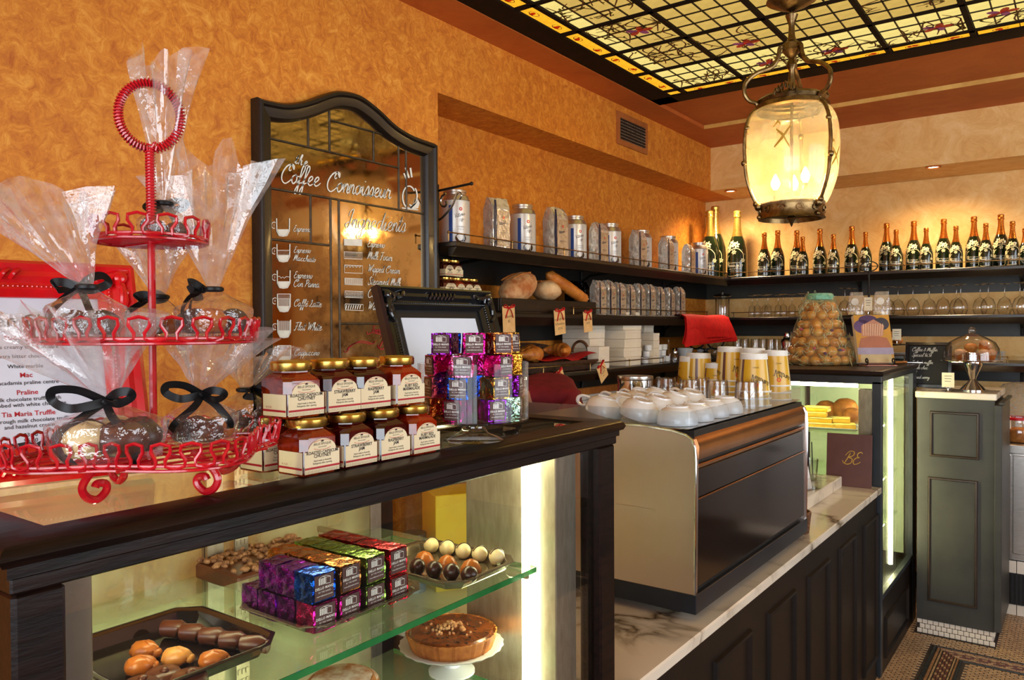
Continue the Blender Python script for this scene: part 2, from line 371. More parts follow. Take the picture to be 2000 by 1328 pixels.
M_CREAM = plaster('pale_apricot_plaster', S(224, 164, 88), S(238, 190, 116), S(247, 212, 150), 7)
M_CEIL = plaster('burnt_orange_ceiling_paint', S(176, 84, 26), S(190, 98, 34), S(200, 110, 44), 4)
M_BLACKWOOD = pm('black_stained_timber', S(20, 14, 11), S(32, 22, 16), scale=14, stretch=(6, 1, 6), rough=.36, bump=.05, coat=.12)
M_BLACK = pm('black_painted_joinery', S(22, 21, 20), S(30, 29, 27), scale=8, rough=.42, bump=.03)
M_SLATE = pm('dark_green_grey_paint', S(48, 47, 43), S(62, 60, 53), scale=4, rough=.45, bump=.04)
M_BRASS = pm('aged_brass', S(150, 118, 70), S(110, 82, 46), scale=30, rough=.32, metal=1)
M_BRONZE = pm('old_bronze', S(150, 124, 84), S(92, 70, 42), scale=26, rough=.34, metal=1, bump=.15)
M_IRON = pm('black_wrought_iron', S(26, 24, 22), S(44, 40, 36), scale=30, rough=.45, metal=.6)
M_STEEL = pm('brushed_steel', S(196, 190, 182), S(170, 164, 156), scale=30, stretch=(1, 1, 14), rough=.27, metal=1, bump=.02)
M_CHROME = pm('polished_chrome', S(226, 226, 226), S(206, 206, 206), scale=10, rough=.08, metal=1)
M_GLASS = clear('clear_glass', (.985, .99, .985), 1.5)
M_THINGLASS = clear('drinking_glass', (.965, .96, .95), 1.5, boost=2.2, edge=(.42, .36, .30))
M_WHITE = pm('white_print', S(238, 236, 228), S(226, 224, 214), scale=40, rough=.6)
M_PAPER = pm('cream_paper', S(232, 222, 196), S(222, 210, 180), scale=30, rough=.75)
M_TAG = pm('buff_card', S(226, 186, 128), S(214, 170, 110), scale=30, rough=.75)
M_INK = pm('black_ink', S(26, 22, 22), S(34, 28, 28), scale=40, rough=.6)
M_REDINK = pm('red_ink', S(178, 24, 36), S(160, 18, 30), scale=40, rough=.55)
M_REDRIBBON = pm('red_satin_ribbon', S(206, 18, 30), S(170, 10, 22), scale=40, rough=.4)
M_BLACKRIBBON = pm('black_satin_ribbon', S(10, 10, 12), S(18, 18, 20), scale=60, rough=.42, spec=.3)
M_PORCELAIN = pm('white_porcelain', S(236, 238, 240), S(228, 230, 232), scale=6, rough=.12, coat=.4)
M_CHOC = pm('milk_chocolate', S(92, 46, 26), S(74, 34, 18), scale=30, rough=.33, sss=.05)
M_DARKCHOC = pm('dark_chocolate', S(58, 28, 20), S(40, 18, 12), scale=30, rough=.3)
M_WHITECHOC = pm('white_chocolate', S(236, 216, 164), S(224, 200, 144), scale=20, rough=.35, sss=.1)
M_CARAMEL = pm('caramel_chocolate', S(188, 108, 40), S(156, 78, 22), scale=18, rough=.3)
M_BAKED = pm('baked_crust', S(196, 124, 52), S(142, 76, 24), scale=26, rough=.6, bump=.3)
M_FLOURED = pm('flour_dusted_crust', S(216, 170, 118), S(168, 96, 46), scale=18, rough=.75, bump=.3)
M_GOLDLID = pm('gold_tin_lid', S(214, 178, 92), S(190, 150, 66), scale=20, rough=.26, metal=1)

# ------------------------------------------------------------------ the room
XW, XN, YN, YB, YS, ZS, ZC = -2.147, -2.383, 2.415, 5.80, 5.32, 2.62, 2.922
mb = MB(); mb.box(-2.55, XW, -2.7, YN, 0, 3.12); mb.box(-2.55, XN, YN, YB+.15, 0, 3.12); mb.box(XN, XW, YN, YB, ZS, 3.12)
wall_left = struct(mb.build('wall_left', M_ORANGE, smooth=0))
mb = MB(); mb.box(XN, 3.3, YB, YB+.15, 0, 3.12); mb.box(XW, 3.3, YS, YB, ZS, 3.12)
wall_back = struct(mb.build('wall_back', M_CREAM, smooth=0))
def holed(plane, a0, a1, z0, z1, h0, h1, k0, k1, t0, t1):
    mb = MB(); B = (lambda p, q, r, s: mb.box(p, q, t0, t1, r, s)) if plane == 'y' else (lambda p, q, r, s: mb.box(t0, t1, p, q, r, s))
    B(a0, h0, z0, z1); B(h1, a1, z0, z1); B(h0, h1, z0, k0); B(h0, h1, k1, z1); return mb
struct(holed('y', -2.55, 3.3, 0, 3.12, -1.2, 3.0, .65, 2.8, -2.85, -2.7).build('wall_front', M_ORANGE, smooth=0))
struct(holed('x', -2.7, YB+.15, 0, 3.12, .4, 4.0, .65, 2.8, 3.2, 3.35).build('wall_right', M_ORANGE, smooth=0))
def window(name, plane, a0, a1, z0, z1, t):
    root = struct(thing(name, '', ''))
    mb = MB(); n = 4
    B = (lambda p, q, r, s: mb.box(p, q, t, t+.05, r, s)) if plane == 'y' else (lambda p, q, r, s: mb.box(t-.05, t, p, q, r, s))
    for k in range(n+1):
        a = a0+(a1-a0)*k/n; B(a-.03, a+.03, z0, z1)
    for z in (z0, z0+(z1-z0)*.68, z1): B(a0, a1, z-.03, z+.03)
    mb.build('window_frame', M_BLACKWOOD, root, smooth=0)
    return root
window('window_1', 'y', -1.2, 3.0, .65, 2.8, -2.6); window('window_2', 'x', .4, 4.0, .65, 2.8, 3.1)
# ceiling: lowered margin round a shallow recess, the stained glass fills most of the recess
GX0, GY1, GX1, GY0 = -1.974, 4.13, 1.90, .05
mb = MB(); mb.box(-2.55, GX0, -2.85, YB, ZC, 3.12); mb.box(GX0, 3.35, 4.788, YB, ZC, 3.12)
mb.box(GX0, 3.35, GY1, 4.788, 2.945, 3.12); mb.box(GX0, 3.35, -2.85, GY0, 2.945, 3.12); mb.box(GX1, 3.35, GY0, GY1, 2.945, 3.12); mb.box(GX0, GX1, GY0, GY1, 3.02, 3.12)
struct(mb.build('ceiling', M_CEIL, smooth=0))
mb = MB(); mb.box(GX0, 3.2, 4.783, 4.788, ZC-.001, 2.946)
struct(mb.build('trim_1', pm('lit_lip_yellow', S(222, 180, 96), S(200, 150, 70), scale=8, rough=.5), smooth=0))  # upright lip of the recess, its lit yellow put into the colour

# ------------------------------------------------------------------ stained glass ceiling
M_DARKFRAME = pm('matt_black_brown_timber', S(16, 10, 6), S(24, 15, 9), scale=20, rough=.7, spec=.15)
sk = thing('stained_glass_ceiling', 'backlit stained glass ceiling panel in a dark timber frame above the counter', 'skylight', (GX0, GY1, 2.94))
def loc(root): return Matrix.Translation(-root.location)
def bld(mb, name, mat, root, **k):
    """mesh given in room coordinates, parented to a thing that is not rotated"""
    off = root.matrix_basis.translation if not root.parent else root.location
    mb.v = [(x-root.location.x, y-root.location.y, z-root.location.z) for x, y, z in mb.v]; return mb.build(name, mat, root, **k)
mb = MB(); a0, a1, b0, b1 = GX0, GX1, GY0, GY1; fw = .128
mb.box(a0, a1, b1-fw, b1, 2.924, 2.99, .004); mb.box(a0, a1, b0, b0+fw, 2.924, 2.99, .004); mb.box(a0, a0+fw, b0, b1, 2.924, 2.99, .004); mb.box(a1-fw, a1, b0, b1, 2.924, 2.99, .004)
bld(mb, 'frame', M_DARKFRAME, sk)
xs = [-1.765+.3415*k for k in range(11)]; ys = [3.925-.3425*k for k in range(12)]
mb = MB()
for x in xs: mb.box(x-.011, x+.011, ys[-1]-.08, b1-fw, 2.925, 2.975)
for y in ys: mb.box(a0+fw, xs[-1]+.08, y-.011, y+.011, 2.925, 2.975)
bld(mb, 'bar', M_DARKFRAME, sk, smooth=0)
m_in = glow('lit_amber_cathedral_glass', (.68, .44, .105), 1.0, 18, .35); m_ed = glow('lit_pale_cathedral_glass', (.92, .72, .22), 1.0, 18, .25); m_am = glow('lit_rose_amber_glass', (1.0, .44, .02), 1.35, 30, .55)
def visible(p, mg=40):
    v = Vector(p)-Vector((0, 0, EYE)); d = v.dot(_f)
    if d < .1: return False
    x = 1000+FPX*v.dot(_r)/d; y = 664-FPX*v.dot(_u)/d
    return -mg < x < 2000+mg and -mg < y < 1328+mg
pw, ph = (.3415-.026)/4, (.3425-.026)/3
q = MB(); q.box(-pw/2+.002, pw/2-.002, -ph/2+.002, ph/2-.002, 0, .004)
me_in, me_ed = q.mesh('pane', m_in, 0), q.mesh('pane', m_ed, 0)
aw = (.3415-.03)/2; qa = MB(); qa.box(-aw/2+.002, aw/2-.002, -.034, .034, 0, .004); me_ah = qa.mesh('border_pane', m_am, 0)
qa = MB(); qa.box(-.034, .034, -aw/2+.002, aw/2-.002, 0, .004); me_av = qa.mesh('border_pane', m_am, 0)
rest = MB(); cames = MB(); npane = 0
base = sk.location
for i in range(10):
    for j in range(11):
        X0, Y1 = xs[i]+.013, ys[j]-.013
        for a in range(4):
            for b in range(3):
                c = Vector((X0+(a+.5)*pw, Y1-(b+.5)*ph, 2.932)); edge = (j == 0) or (i == 0 and a < 1)
                if visible(c, 30) and npane < 300:
                    link('pane', me_ed if edge else me_in, sk, c-base); npane += 1
                else: rest.box(c.x-pw/2+.002, c.x+pw/2-.002, c.y-ph/2+.002, c.y+ph/2-.002, c.z, c.z+.004)
        for a in range(1, 4): cames.box(X0+a*pw-.0028, X0+a*pw+.0028, Y1-3*ph, Y1, 2.9275, 2.934)
        for b in range(1, 3): cames.box(X0, X0+4*pw, Y1-b*ph-.0028, Y1-b*ph+.0028, 2.9275, 2.934)
tag(bld(rest, 'far_pane', m_in, sk, smooth=0), kind='stuff')
tag(bld(cames, 'lead_came', M_IRON, sk, smooth=0), kind='stuff')
for k in range(20):
    c = Vector((xs[0]+.016+aw*(.5+k % 2)+.3415*(k//2), ys[0]+.045, 2.932))
    link('border_pane', me_ah, sk, c-base)
for k in range(22):
    link('border_pane', me_av, sk, Vector((xs[0]-.046, ys[0]-.016-aw*(.5+k % 2)-.3425*(k//2), 2.932))-base)
link('border_pane', (lambda z: (z.box(-.034, .034, -.034, .034, 0, .004), z)[1])(MB()).mesh('border_pane', m_am, 0), sk, Vector((xs[0]-.046, ys[0]+.045, 2.932))-base)
# painted vines, flowers and leaves on the underside of the glass
vine, leaf, rose, bloom, violet = MB(), MB(), MB(), MB(), MB(); rr = random.Random(3)
ZG = 2.9268; F = lambda u, v, w: (u, v, ZG)
def blob(mb, u, v, r, e=1, a=0, n=9):
    mb.poly([(u+r*(cos(t)*cos(a)-e*sin(t)*sin(a)), v+r*(cos(t)*sin(a)+e*sin(t)*cos(a)), ZG) for t in [2*pi*k/n for k in range(n)]])
for i in range(9):
    for j in range(7):
        edge = i == 0 or j == 0
        x0, y1 = xs[i]+.02, ys[j]-.02
        if edge or (i+j) % 2 == 0 or (i > 3 and j < 3):
            for k in range(12 if edge else 6):
                a = rr.uniform(0, .3); pts = [(x0+a, y1-rr.uniform(0, .05) if j == 0 else y1-rr.uniform(0, .3))]
                for s_ in range(3): pts.append((min(max(pts[-1][0]+rr.uniform(-.07, .1), x0), x0+.3), max(pts[-1][1]-rr.uniform(-.02, .1), y1-.3)))
                ribbon(vine, [(p.x, p.y) for p in cr([(a, b, 0) for a, b in pts], 5)], .0075, F)
                for s_ in range(2): blob(leaf, pts[1+s_][0]+rr.uniform(-.02, .02), pts[1+s_][1], rr.uniform(.009, .016), .45, rr.uniform(0, 3))
            if j == 0 and 1 <= i <= 6 or (i+j) % 5 == 2:
                cx, cy_ = x0+rr.uniform(.08, .22), y1-rr.uniform(.08, .2)
                for k in range(5):
                    t = k*1.2566; blob((bloom, violet)[k % 2], cx+.036*cos(t), cy_+.024*sin(t), .027, .6, t)
                blob(rose, cx, cy_, .012)
for k in range(14):
    for hv in (0, 1):
        c = xs[0]+.1+.171*k if hv == 0 else ys[0]-.1-.171*k
        u, v = (c, ys[0]+.045) if hv == 0 else (xs[0]-.046, c)
        for t in range(3): blob(rose, u+rr.uniform(-.012, .012), v+rr.uniform(-.008, .008), .014-.003*t, .8, t)
        ribbon(vine, [(u+.03*cos(t*.7)*(1 if hv == 0 else .5), v+.03*sin(t*.7)*(1 if hv else .5)) for t in range(10)], .004, F)
for mb_, nm, c in ((vine, 'painted_vine', S(70, 40, 18)), (leaf, 'painted_leaf', S(84, 74, 26)), (rose, 'painted_rose', S(196, 50, 8)), (bloom, 'painted_flower', S(150, 46, 26)), (violet, 'painted_flower', S(120, 60, 96))):
    o = bld(mb_, nm, pm('glass_paint_'+nm+str(round(c[2], 3)), c, None, 40, rough=.5, emit=c, estr=.35), sk, smooth=0); o['kind'] = 'stuff'

# ------------------------------------------------------------------ floor with matchstick mosaic
M_GROUT = pm('dark_floor_grout', S(40, 30, 24), S(54, 42, 34), scale=30, rough=.8)
mb = MB(); mb.box(-2.55, 3.35, -2.85, 5.95, -.1, 0)
floor = struct(mb.build('floor', M_GROUT, smooth=0))
oc, ic = at(1827, 1262, Z=0), at(1878, 1291, Z=0)      # corners of the mosaic border, outer and inner
tl, td, tr_, tcr = MB(), MB(), MB(), MB(); rr = random.Random(11)
def tile(mb, x0, x1, y0, y1, h=.004):
    b = len(mb.v); e = .0012
    mb.v += [(x0, y0, 0), (x1, y0, 0), (x1, y1, 0), (x0, y1, 0), (x0+e, y0+e, h), (x1-e, y0+e, h), (x1-e, y1-e, h), (x0+e, y1-e, h)]
    mb.f += [[b+4, b+5, b+6, b+7], [b, b+1, b+5, b+4], [b+1, b+2, b+6, b+5], [b+2, b+3, b+7, b+6], [b+3, b, b+4, b+7]]
tw, th = .034, .0165; y = 2.9; row = 0
while y < 5.25:
    x = -.80+(row % 2)*tw/2
    while x < 1.1:
        inb = (x+tw > oc.x-.012) and (y < oc.y+.012)
        inn = (x > ic.x+.012) and (y+th < ic.y-.012)
        if (not inb or inn) and not (y > 4.63 and -.76 < x < -.36) and x < 1.0: tile(tl, x+.0015, x+tw-.0025, y+.0015, y+th-.002)
        x += tw
    y += th; row += 1
def band(fix, along):
    for d0, d1, kind in ((-.010, .010, 'd'), (.016, .034, 'c'), (.038, .052, 'l')):
        for sgn, ref in ((1, 'o'), (-1, 'i')):
            pass
W_ = ic.x-oc.x; Wy = oc.y-ic.y
def strip(k0, k1, mbx, seg=.03):
    """one line of the border at fraction k0..k1 of its width, along both arms"""
    xa, xb = oc.x+W_*k0, oc.x+W_*k1; ya, yb = oc.y-Wy*k1, oc.y-Wy*k0
    y = 2.9
    while y < yb: tile(mbx if not callable(mbx) else mbx(y), xa, xb-.0015, y, min(y+seg-.002, yb)); y += seg
    x = xb
    while x < 1.1: tile(mbx if not callable(mbx) else mbx(x), x, x+seg-.002, ya, yb-.0015); x += seg
strip(-.05, .06, td); strip(.1, .2, tcr, .05); strip(.23, .3, tl, .05)
for k in range(4): strip(.34+.1*k, .43+.1*k, lambda q, k=k: tr_ if (int(q/.024)+k) % 3 else tl, .024)
strip(.76, .82, tl, .05); strip(.85, .92, tcr, .05); strip(.95, 1.05, td)
for mb_, nm, c1, c2 in ((tl, 'mosaic_tile', S(176, 140, 96), S(140, 106, 70)), (td, 'mosaic_tile', S(34, 34, 30), S(24, 24, 22)), (tr_, 'mosaic_tile', S(104, 54, 34), S(84, 42, 26)), (tcr, 'mosaic_tile', S(150, 106, 66), S(124, 84, 50))):
    o = mb_.build(nm, pm('mosaic_'+str(round(c1[0], 3)), c1, c2, scale=60, rough=.4, detail=1), floor, smooth=0); o['kind'] = 'stuff'

# ------------------------------------------------------------------ white wall tiles below the lowest shelf, timber strip
mb = MB(); mb.box(XN, XN+.012, 2.9, YB, 1.254, 1.292)
struct(mb.build('trim_2', pm('orange_stained_batten', S(190, 112, 48), S(168, 92, 34), scale=10, rough=.5, stretch=(1, 8, 1)), smooth=0))
M_TILE = pm('white_glazed_tile', S(226, 214, 196), S(216, 202, 182), scale=5, rough=.2, coat=.3)
q = MB(); q.box(0, .008, -.0735, .0735, -.036, .036, .002); me_t = q.mesh('tile', M_TILE, 0)
q = MB(); q.box(0, .010, -.0735, .0735, -.0145, .0145, .002); me_tc = q.mesh('tile', M_TILE, 0)
splash = struct(thing('trim_3', '', ''))
q = MB(); q.box(XN, XN+.003, 2.6, YB, .9, 1.254); q.build('grout_bed', pm('grey_grout', S(120, 108, 94), None, 30, rough=.8), splash, smooth=0)
for k in range(21):
    link('tile', me_tc, splash, (XN+.003, 2.68+.15*k, 1.238))
for r in range(2):
    for k in range(21): link('tile', me_t, splash, (XN+.003, 2.68+.15*k+(r % 2)*.075, 1.184-.075*r))

# ------------------------------------------------------------------ wall shelves
SH = {1: 2.0, 2: 1.717, 3: 1.432}
XF, YF = -2.03, 5.385
def rail(root, pts, posts, h=.034):
    mb = MB(); mb.tube([(p[0], p[1], p[2]+h) for p in pts], .0028, 6); bld(mb, 'rail', M_BRASS, root)
    for p in posts:
        mb = MB(); mb.tube([(p[0], p[1], p[2]), (p[0], p[1], p[2]+h)], .003, 6); mb.ball((p[0], p[1], p[2]+h), .006, 8, 6); bld(mb, 'rail_post', M_BRASS, root)
for lv, z in SH.items():
    nm = {1: 'top', 2: 'middle', 3: 'bottom'}[lv]
    y0 = 2.385 if lv == 1 else 2.42
    w_ = thing('wall_shelf', 'black timber %s shelf on the orange wall with brass gallery rail' % nm, 'shelf', (XN, y0, z), group='black wall shelves')
    mb = MB(); mb.box(XN if lv > 1 else XW-.02, XF, y0, 5.8, z-.022, z, .004)
    if lv == 1: mb.box(XN, XW, YN, 5.8, z-.022, z)
    bld(mb, 'board', M_BLACKWOOD, w_)
    mb = MB(); mb.prism([(XF-.012, z-.022), (XF-.004, z-.022), (XF-.016, z-.036), (XF-.03, z-.056), (XF-.05, z-.056), (XF-.05, z-.022)], y0+.012, YF+.05, lambda u, v, s: (u, s, v)); bld(mb, 'moulding', M_BLACKWOOD, w_)
    mb = MB(); mb.box(XN, XN+.014, YN, YB, z-.136, z-.022); bld(mb, 'back_panel', M_BLACK, w_, smooth=0)
    if lv == 1: ra, rb = 2.36, 5.36
    elif lv == 2: ra, rb = 3.3, 5.0
    else: ra, rb = 2.6, 4.32
    n = 7 if lv == 1 else 4
    rail(w_, [(XF-.015, ra+(rb-ra)*k/12, z) for k in range(13)], [(XF-.015, ra+(rb-ra)*k/n, z) for k in range(n+1)])
    for yb in (2.75, 3.9, 5.0):
        mb = MB(); mb.tube([(XN+.02, yb, z-.13), (XN+.03, yb, z-.08), (XN+.08, yb, z-.05), (XF-.08, yb, z-.03)], .008, 6); mb.tube([(XN+.02, yb, z-.13), (XN+.02, yb, z-.025)], .008, 6)
        bld(mb, 'bracket', M_IRON, w_)
    v_ = thing('wall_shelf', 'black timber %s shelf on the pale back wall' % nm, 'shelf', (XF, YB, z), group='black wall shelves')
    mb = MB(); mb.box(XF, 2.4, YF, YB, z-.022, z, .004); bld(mb, 'board', M_BLACKWOOD, v_)
    mb = MB(); mb.prism([(YF+.012, z-.022), (YF+.004, z-.022), (YF+.016, z-.036), (YF+.03, z-.056), (YF+.05, z-.056), (YF+.05, z-.022)], XF-.05, 2.4, lambda u, v, s: (s, u, v)); bld(mb, 'moulding', M_BLACKWOOD, v_)
    mb = MB(); mb.box(XN, 2.4, YB-.014, YB, z-.136, z-.022); bld(mb, 'back_panel', M_BLACK if lv == 3 else M_SLATE, v_, smooth=0)
    rail(v_, [(XF+.1*k, YF+.015, z) for k in range(34)], [(XF+.02+.55*k, YF+.015, z) for k in range(7)])
    for xb in (-1.25, -.31, .6):
        mb = MB(); mb.tube([(xb, YB-.02, z-.13), (xb, YB-.03, z-.08), (xb, YB-.08, z-.05), (xb, YF+.08, z-.03)], .009, 6); mb.tube([(xb, YB-.02, z-.13), (xb, YB-.02, z-.025)], .009, 6)
        bld(mb, 'bracket', M_IRON, v_)

# ------------------------------------------------------------------ marble counter
def marble(name, base, vein1, vein2):
    m, nt, b, out = nodes(name); N = nt.nodes.new; L = nt.links.new
    tc = N('ShaderNodeTexCoord'); n = N('ShaderNodeTexNoise'); n.inputs['Scale'].default_value = 3.2; n.inputs['Detail'].default_value = 5; n.inputs['Distortion'].default_value = .8; L(tc.outputs['Object'], n.inputs['Vector'])
    va = N('ShaderNodeVectorMath'); va.operation = 'MULTIPLY_ADD'; va.inputs[1].default_value = (.55, .55, .55); L(n.outputs['Color'], va.inputs[0]); L(tc.outputs['Object'], va.inputs[2])
    vo = N('ShaderNodeTexVoronoi'); vo.feature = 'DISTANCE_TO_EDGE'; vo.inputs['Scale'].default_value = 3.0; L(va.outputs[0], vo.inputs['Vector'])
    r = N('ShaderNodeValToRGB'); e = r.color_ramp.elements; e[0].position = 0; e[0].color = (*vein1, 1); e[1].position = .13; e[1].color = (*base, 1); k = e.new(.025); k.color = (*vein2, 1); k = e.new(.055); k.color = (*[.5*(a+c) for a, c in zip(base, vein2)], 1)
    L(vo.outputs['Distance'], r.inputs[0])
    n2 = N('ShaderNodeTexNoise'); n2.inputs['Scale'].default_value = 2.4; n2.inputs['Detail'].default_value = 4; L(tc.outputs['Object'], n2.inputs['Vector'])
    r2 = N('ShaderNodeValToRGB'); r2.color_ramp.elements[0].position = .42; r2.color_ramp.elements[1].position = .62; L(n2.outputs['Fac'], r2.inputs[0])
    mx = N('ShaderNodeMix'); mx.data_type = 'RGBA'; L(r2.outputs[0], mx.inputs[0]); mx.inputs[6].default_value = (*base, 1); L(r.outputs[0], mx.inputs[7])
    L(mx.outputs[2], b.inputs['Base Color']); b.inputs['Roughness'].default_value = .16; b.inputs['Coat Weight'].default_value = .3
    return m
M_MARBLE = marble('veined_white_marble', S(222, 210, 190), S(92, 78, 62), S(150, 132, 106))
XC = -.755
ct = thing('service_counter', 'black panelled counter with veined white marble top under the espresso machine', 'counter', (XC, 1.41, 0))
mb = MB(); mb.box(-1.57, XC, 1.41, 3.925, .87, .90, .004); bld(mb, 'marble_top', M_MARBLE, ct)
mb = MB(); mb.box(-1.56, XC-.03, 1.41, 3.92, .0, .87); bld(mb, 'carcass', M_BLACK, ct, smooth=0)
mb = MB(); mb.box(-1.32, -.905, 2.95, 3.82, .90, .952, .004); bld(mb, 'marble_ledge', M_MARBLE, ct)
M_PANELWOOD = pm('black_brown_counter_paint', S(20, 14, 10), S(28, 19, 13), scale=6, rough=.42, bump=.04, spec=.25)
edges = [(1393, 1293, 1466, 1230), (1499, 1192, 1551, 1151), (1577, 1128, 1619, 1092), (1638, 1070, 1670, 1043), (1686, 1022, 1712, 1003)]
zp = at(1526, 1171, X=XC-.02).z
def panel(root, x, y0, y1, z0, z1, mat=M_PANELWOOD):
    mb = MB(); M = lambda u, v, w: (x+w, u, v)
    mb.sweep([(0, 0), (.004, .010), (.012, .012), (.018, .006), (.022, -.002)], [(y0, z0), (y1, z0), (y1, z1), (y0, z1)], True, M)
    mb.box(x-.012, x-.004, y0+.015, y1-.015, z0+.015, z1-.015)
    return bld(mb, 'panel', mat, root, smooth=20)
ps = [at(a, b, X=XC-.02).y for a, b, c, d in edges] + [at(c, d, X=XC-.02).y for a, b, c, d in edges]
mb = MB(); mb.box(XC-.03, XC-.02, 1.41, 3.92, .0, .87); bld(mb, 'front_board', M_PANELWOOD, ct, smooth=0)
pitch = (ps[4]-ps[0])/4; wdt = sum(ps[k+5]-ps[k] for k in range(5))/5
y = ps[0]
while y-pitch > 1.45: y -= pitch
while y+wdt < 3.93: panel(ct, XC-.02, y, y+wdt, .10, zp); y += pitch

# ------------------------------------------------------------------ tall end cabinet with marble slab
tc_ = thing('tall_cabinet', 'grey green panelled cabinet with white marble slab beside the far glass case', 'cabinet', (-.72, 4.65, 0))
mb = MB(); mb.box(-.72, -.365, 4.65, 5.15, .078, 1.268); bld(mb, 'body', M_SLATE, tc_, smooth=0)
mb = MB(); mb.box(-.365, -.332, 4.635, 5.15, .085, 1.245, .003); bld(mb, 'end_board', M_SLATE, tc_)
mb = MB(); mb.box(-.345, -.322, 4.63, 5.15, 1.246, 1.262, .003); bld(mb, 'end_board_cap', M_SLATE, tc_)
mb = MB(); mb.box(-.728, -.355, 4.635, 5.15, 1.268, 1.302, .004); bld(mb, 'marble_slab', M_MARBLE, tc_)
mb = MB(); mb.box(-.72, -.375, 4.66, 5.1, 0, .08); bld(mb, 'plinth', M_GROUT, tc_, smooth=0)
M_DARKBEAD = pm('dark_bead_paint', S(58, 44, 34), S(44, 34, 26), scale=12, rough=.4)
for (x0, ya, x1, yb) in ((1816, 802, 1913, 899), (1812, 930, 1909, 1190)):
    a, b = at(x0, ya, Y=4.65), at(x1, yb, Y=4.65)
    mb = MB(); mb.sweep([(0, 0), (.004, .009), (.010, .010), (.015, -.001)], [(a.x, b.z), (b.x, b.z), (b.x, a.z), (a.x, a.z)], True, lambda u, v, w: (u, 4.65-w, v)); bld(mb, 'panel_bead', M_DARKBEAD, tc_)
q = MB(); q.box(-.0118, .0118, -.004, 0, -.0118, .0118, .002); me_q = q.mesh('tile', M_TILE, 0)
q = MB(); q.box(0, .004, -.0118, .0118, -.0118, .0118, .002); me_q2 = q.mesh('tile', M_TILE, 0)
for r in range(3):
    for k in range(14-(r % 2)): link('tile', me_q, tc_, Vector((-.72+.0125+.0258*k+(r % 2)*.0129, 4.66, .0135+.0258*r))-tc_.location)
    for k in range(8): link('tile', me_q2, tc_, Vector((-.375, 4.675+.0258*k, .0135+.0258*r))-tc_.location)

# ------------------------------------------------------------------ stainless bench fridge against the back wall
bf = thing('bench_fridge', 'stainless steel underbench fridge with tall doors by the back wall', 'fridge', (-.6, 5.21, 0))
zt = at(1965, 868, Y=5.2).z; zb = at(1965, 1080, Y=5.2).z
mb = MB(); mb.box(-.62, 2.2, 5.205, 5.79, zt-.05, zt, .004); bld(mb, 'worktop', M_STEEL, bf)
mb = MB(); mb.box(-.6, 2.18, 5.23, 5.79, zb-.04, zt-.05); bld(mb, 'body', M_STEEL, bf, smooth=0)
xd = at(1976, 900, Y=5.2).x
for k in range(-1, 4):
    d0 = xd+.5*k
    mb = MB(); mb.box(d0+.006 if k >= 0 else -.59, d0+.494, 5.205, 5.23, zb, zt-.06, .003); d = bld(mb, 'door', M_STEEL, bf)
    mb = MB(); mb.box(d0+.494-.035, d0+.494-.02, 5.185, 5.205, zb+.02, zt-.08, .003); c_ = mb.build('handle', M_CHROME, d)
    mb = MB(); mb.tube([(d0+.40, 5.204, zt-.085), (d0+.40, 5.198, zt-.085)], .011, 14); c_ = mb.build('lock', M_CHROME, d)
    mb = MB(); mb.box(d0+.36, d0+.44, 5.199, 5.205, zt-.16, zt-.115); mb.build('grip', M_BLACK, d, smooth=0)
    for c in d.children: c.location = -bf.location
for c in list(bf.children):
    pass
za, zk = at(1965, 1118, Y=5.2).z, at(1965, 1180, Y=5.2).z
mb = MB(); mb.box(-.6, 2.18, 5.22, 5.7, zk, za-.0); bld(mb, 'vent_grille', M_BLACK, bf, smooth=0)
for k in range(40):
    mb = MB(); mb.box(-.55+.02*k, -.545+.02*k, 5.212, 5.22, zk+.01, za-.01); bld(mb, 'slat', M_IRON, bf, smooth=0)
mb = MB(); mb.box(-.6, 2.18, 5.24, 5.7, 0, zk); bld(mb, 'plinth', M_GROUT, bf, smooth=0)
for k in range(6):
    mb = MB(); mb.box(-.6+.15*k, -.453+.15*k, 5.21, 5.22, za, zb-.042, .002); bld(mb, 'tile', M_TILE, bf)
    mb = MB(); mb.box(-.6+.15*k, -.453+.15*k, 5.23, 5.24, .004, zk-.003, .002); bld(mb, 'tile', M_TILE, bf)

# ------------------------------------------------------------------ coffee menu mirror
mr_ = thing('menu_mirror', 'arched black framed mirror lettered in white as a coffee menu', 'mirror', (XW, 1.95, 1.32))
top = [(845, 280), (822, 272), (800, 263), (770, 244), (735, 211), (700, 186), (665, 178), (640, 181), (600, 195), (560, 202), (520, 196), (487, 187)]
tp = [at(a, b, X=XW+.03) for a, b in top]; tp = [(p.y, p.z) for p in cr([(p.y, p.z, 0) for p in tp], 4) for p in [Vector((0, p.x, p.y))]]
yl, yr = 1.520, 2.368; tp = [p for p in tp if yl+.004 < p[0] < yr-.004]; tp = [(yr, tp[0][1]-.004)]+tp+[(yl, tp[-1][1]+.002)]
path = [(yl, 1.30), (yr, 1.30)] + tp
MW = lambda u, v, w: (XW+w, u, v)
mb = MB(); mb.sweep([(0, 0), (0, .036), (.007, .046), (.016, .046), (.022, .038), (.030, .036), (.050, .034), (.058, .024), (.060, .006), (.060, 0)], path, True, MW); bld(mb, 'frame', M_BLACKWOOD, mr_)
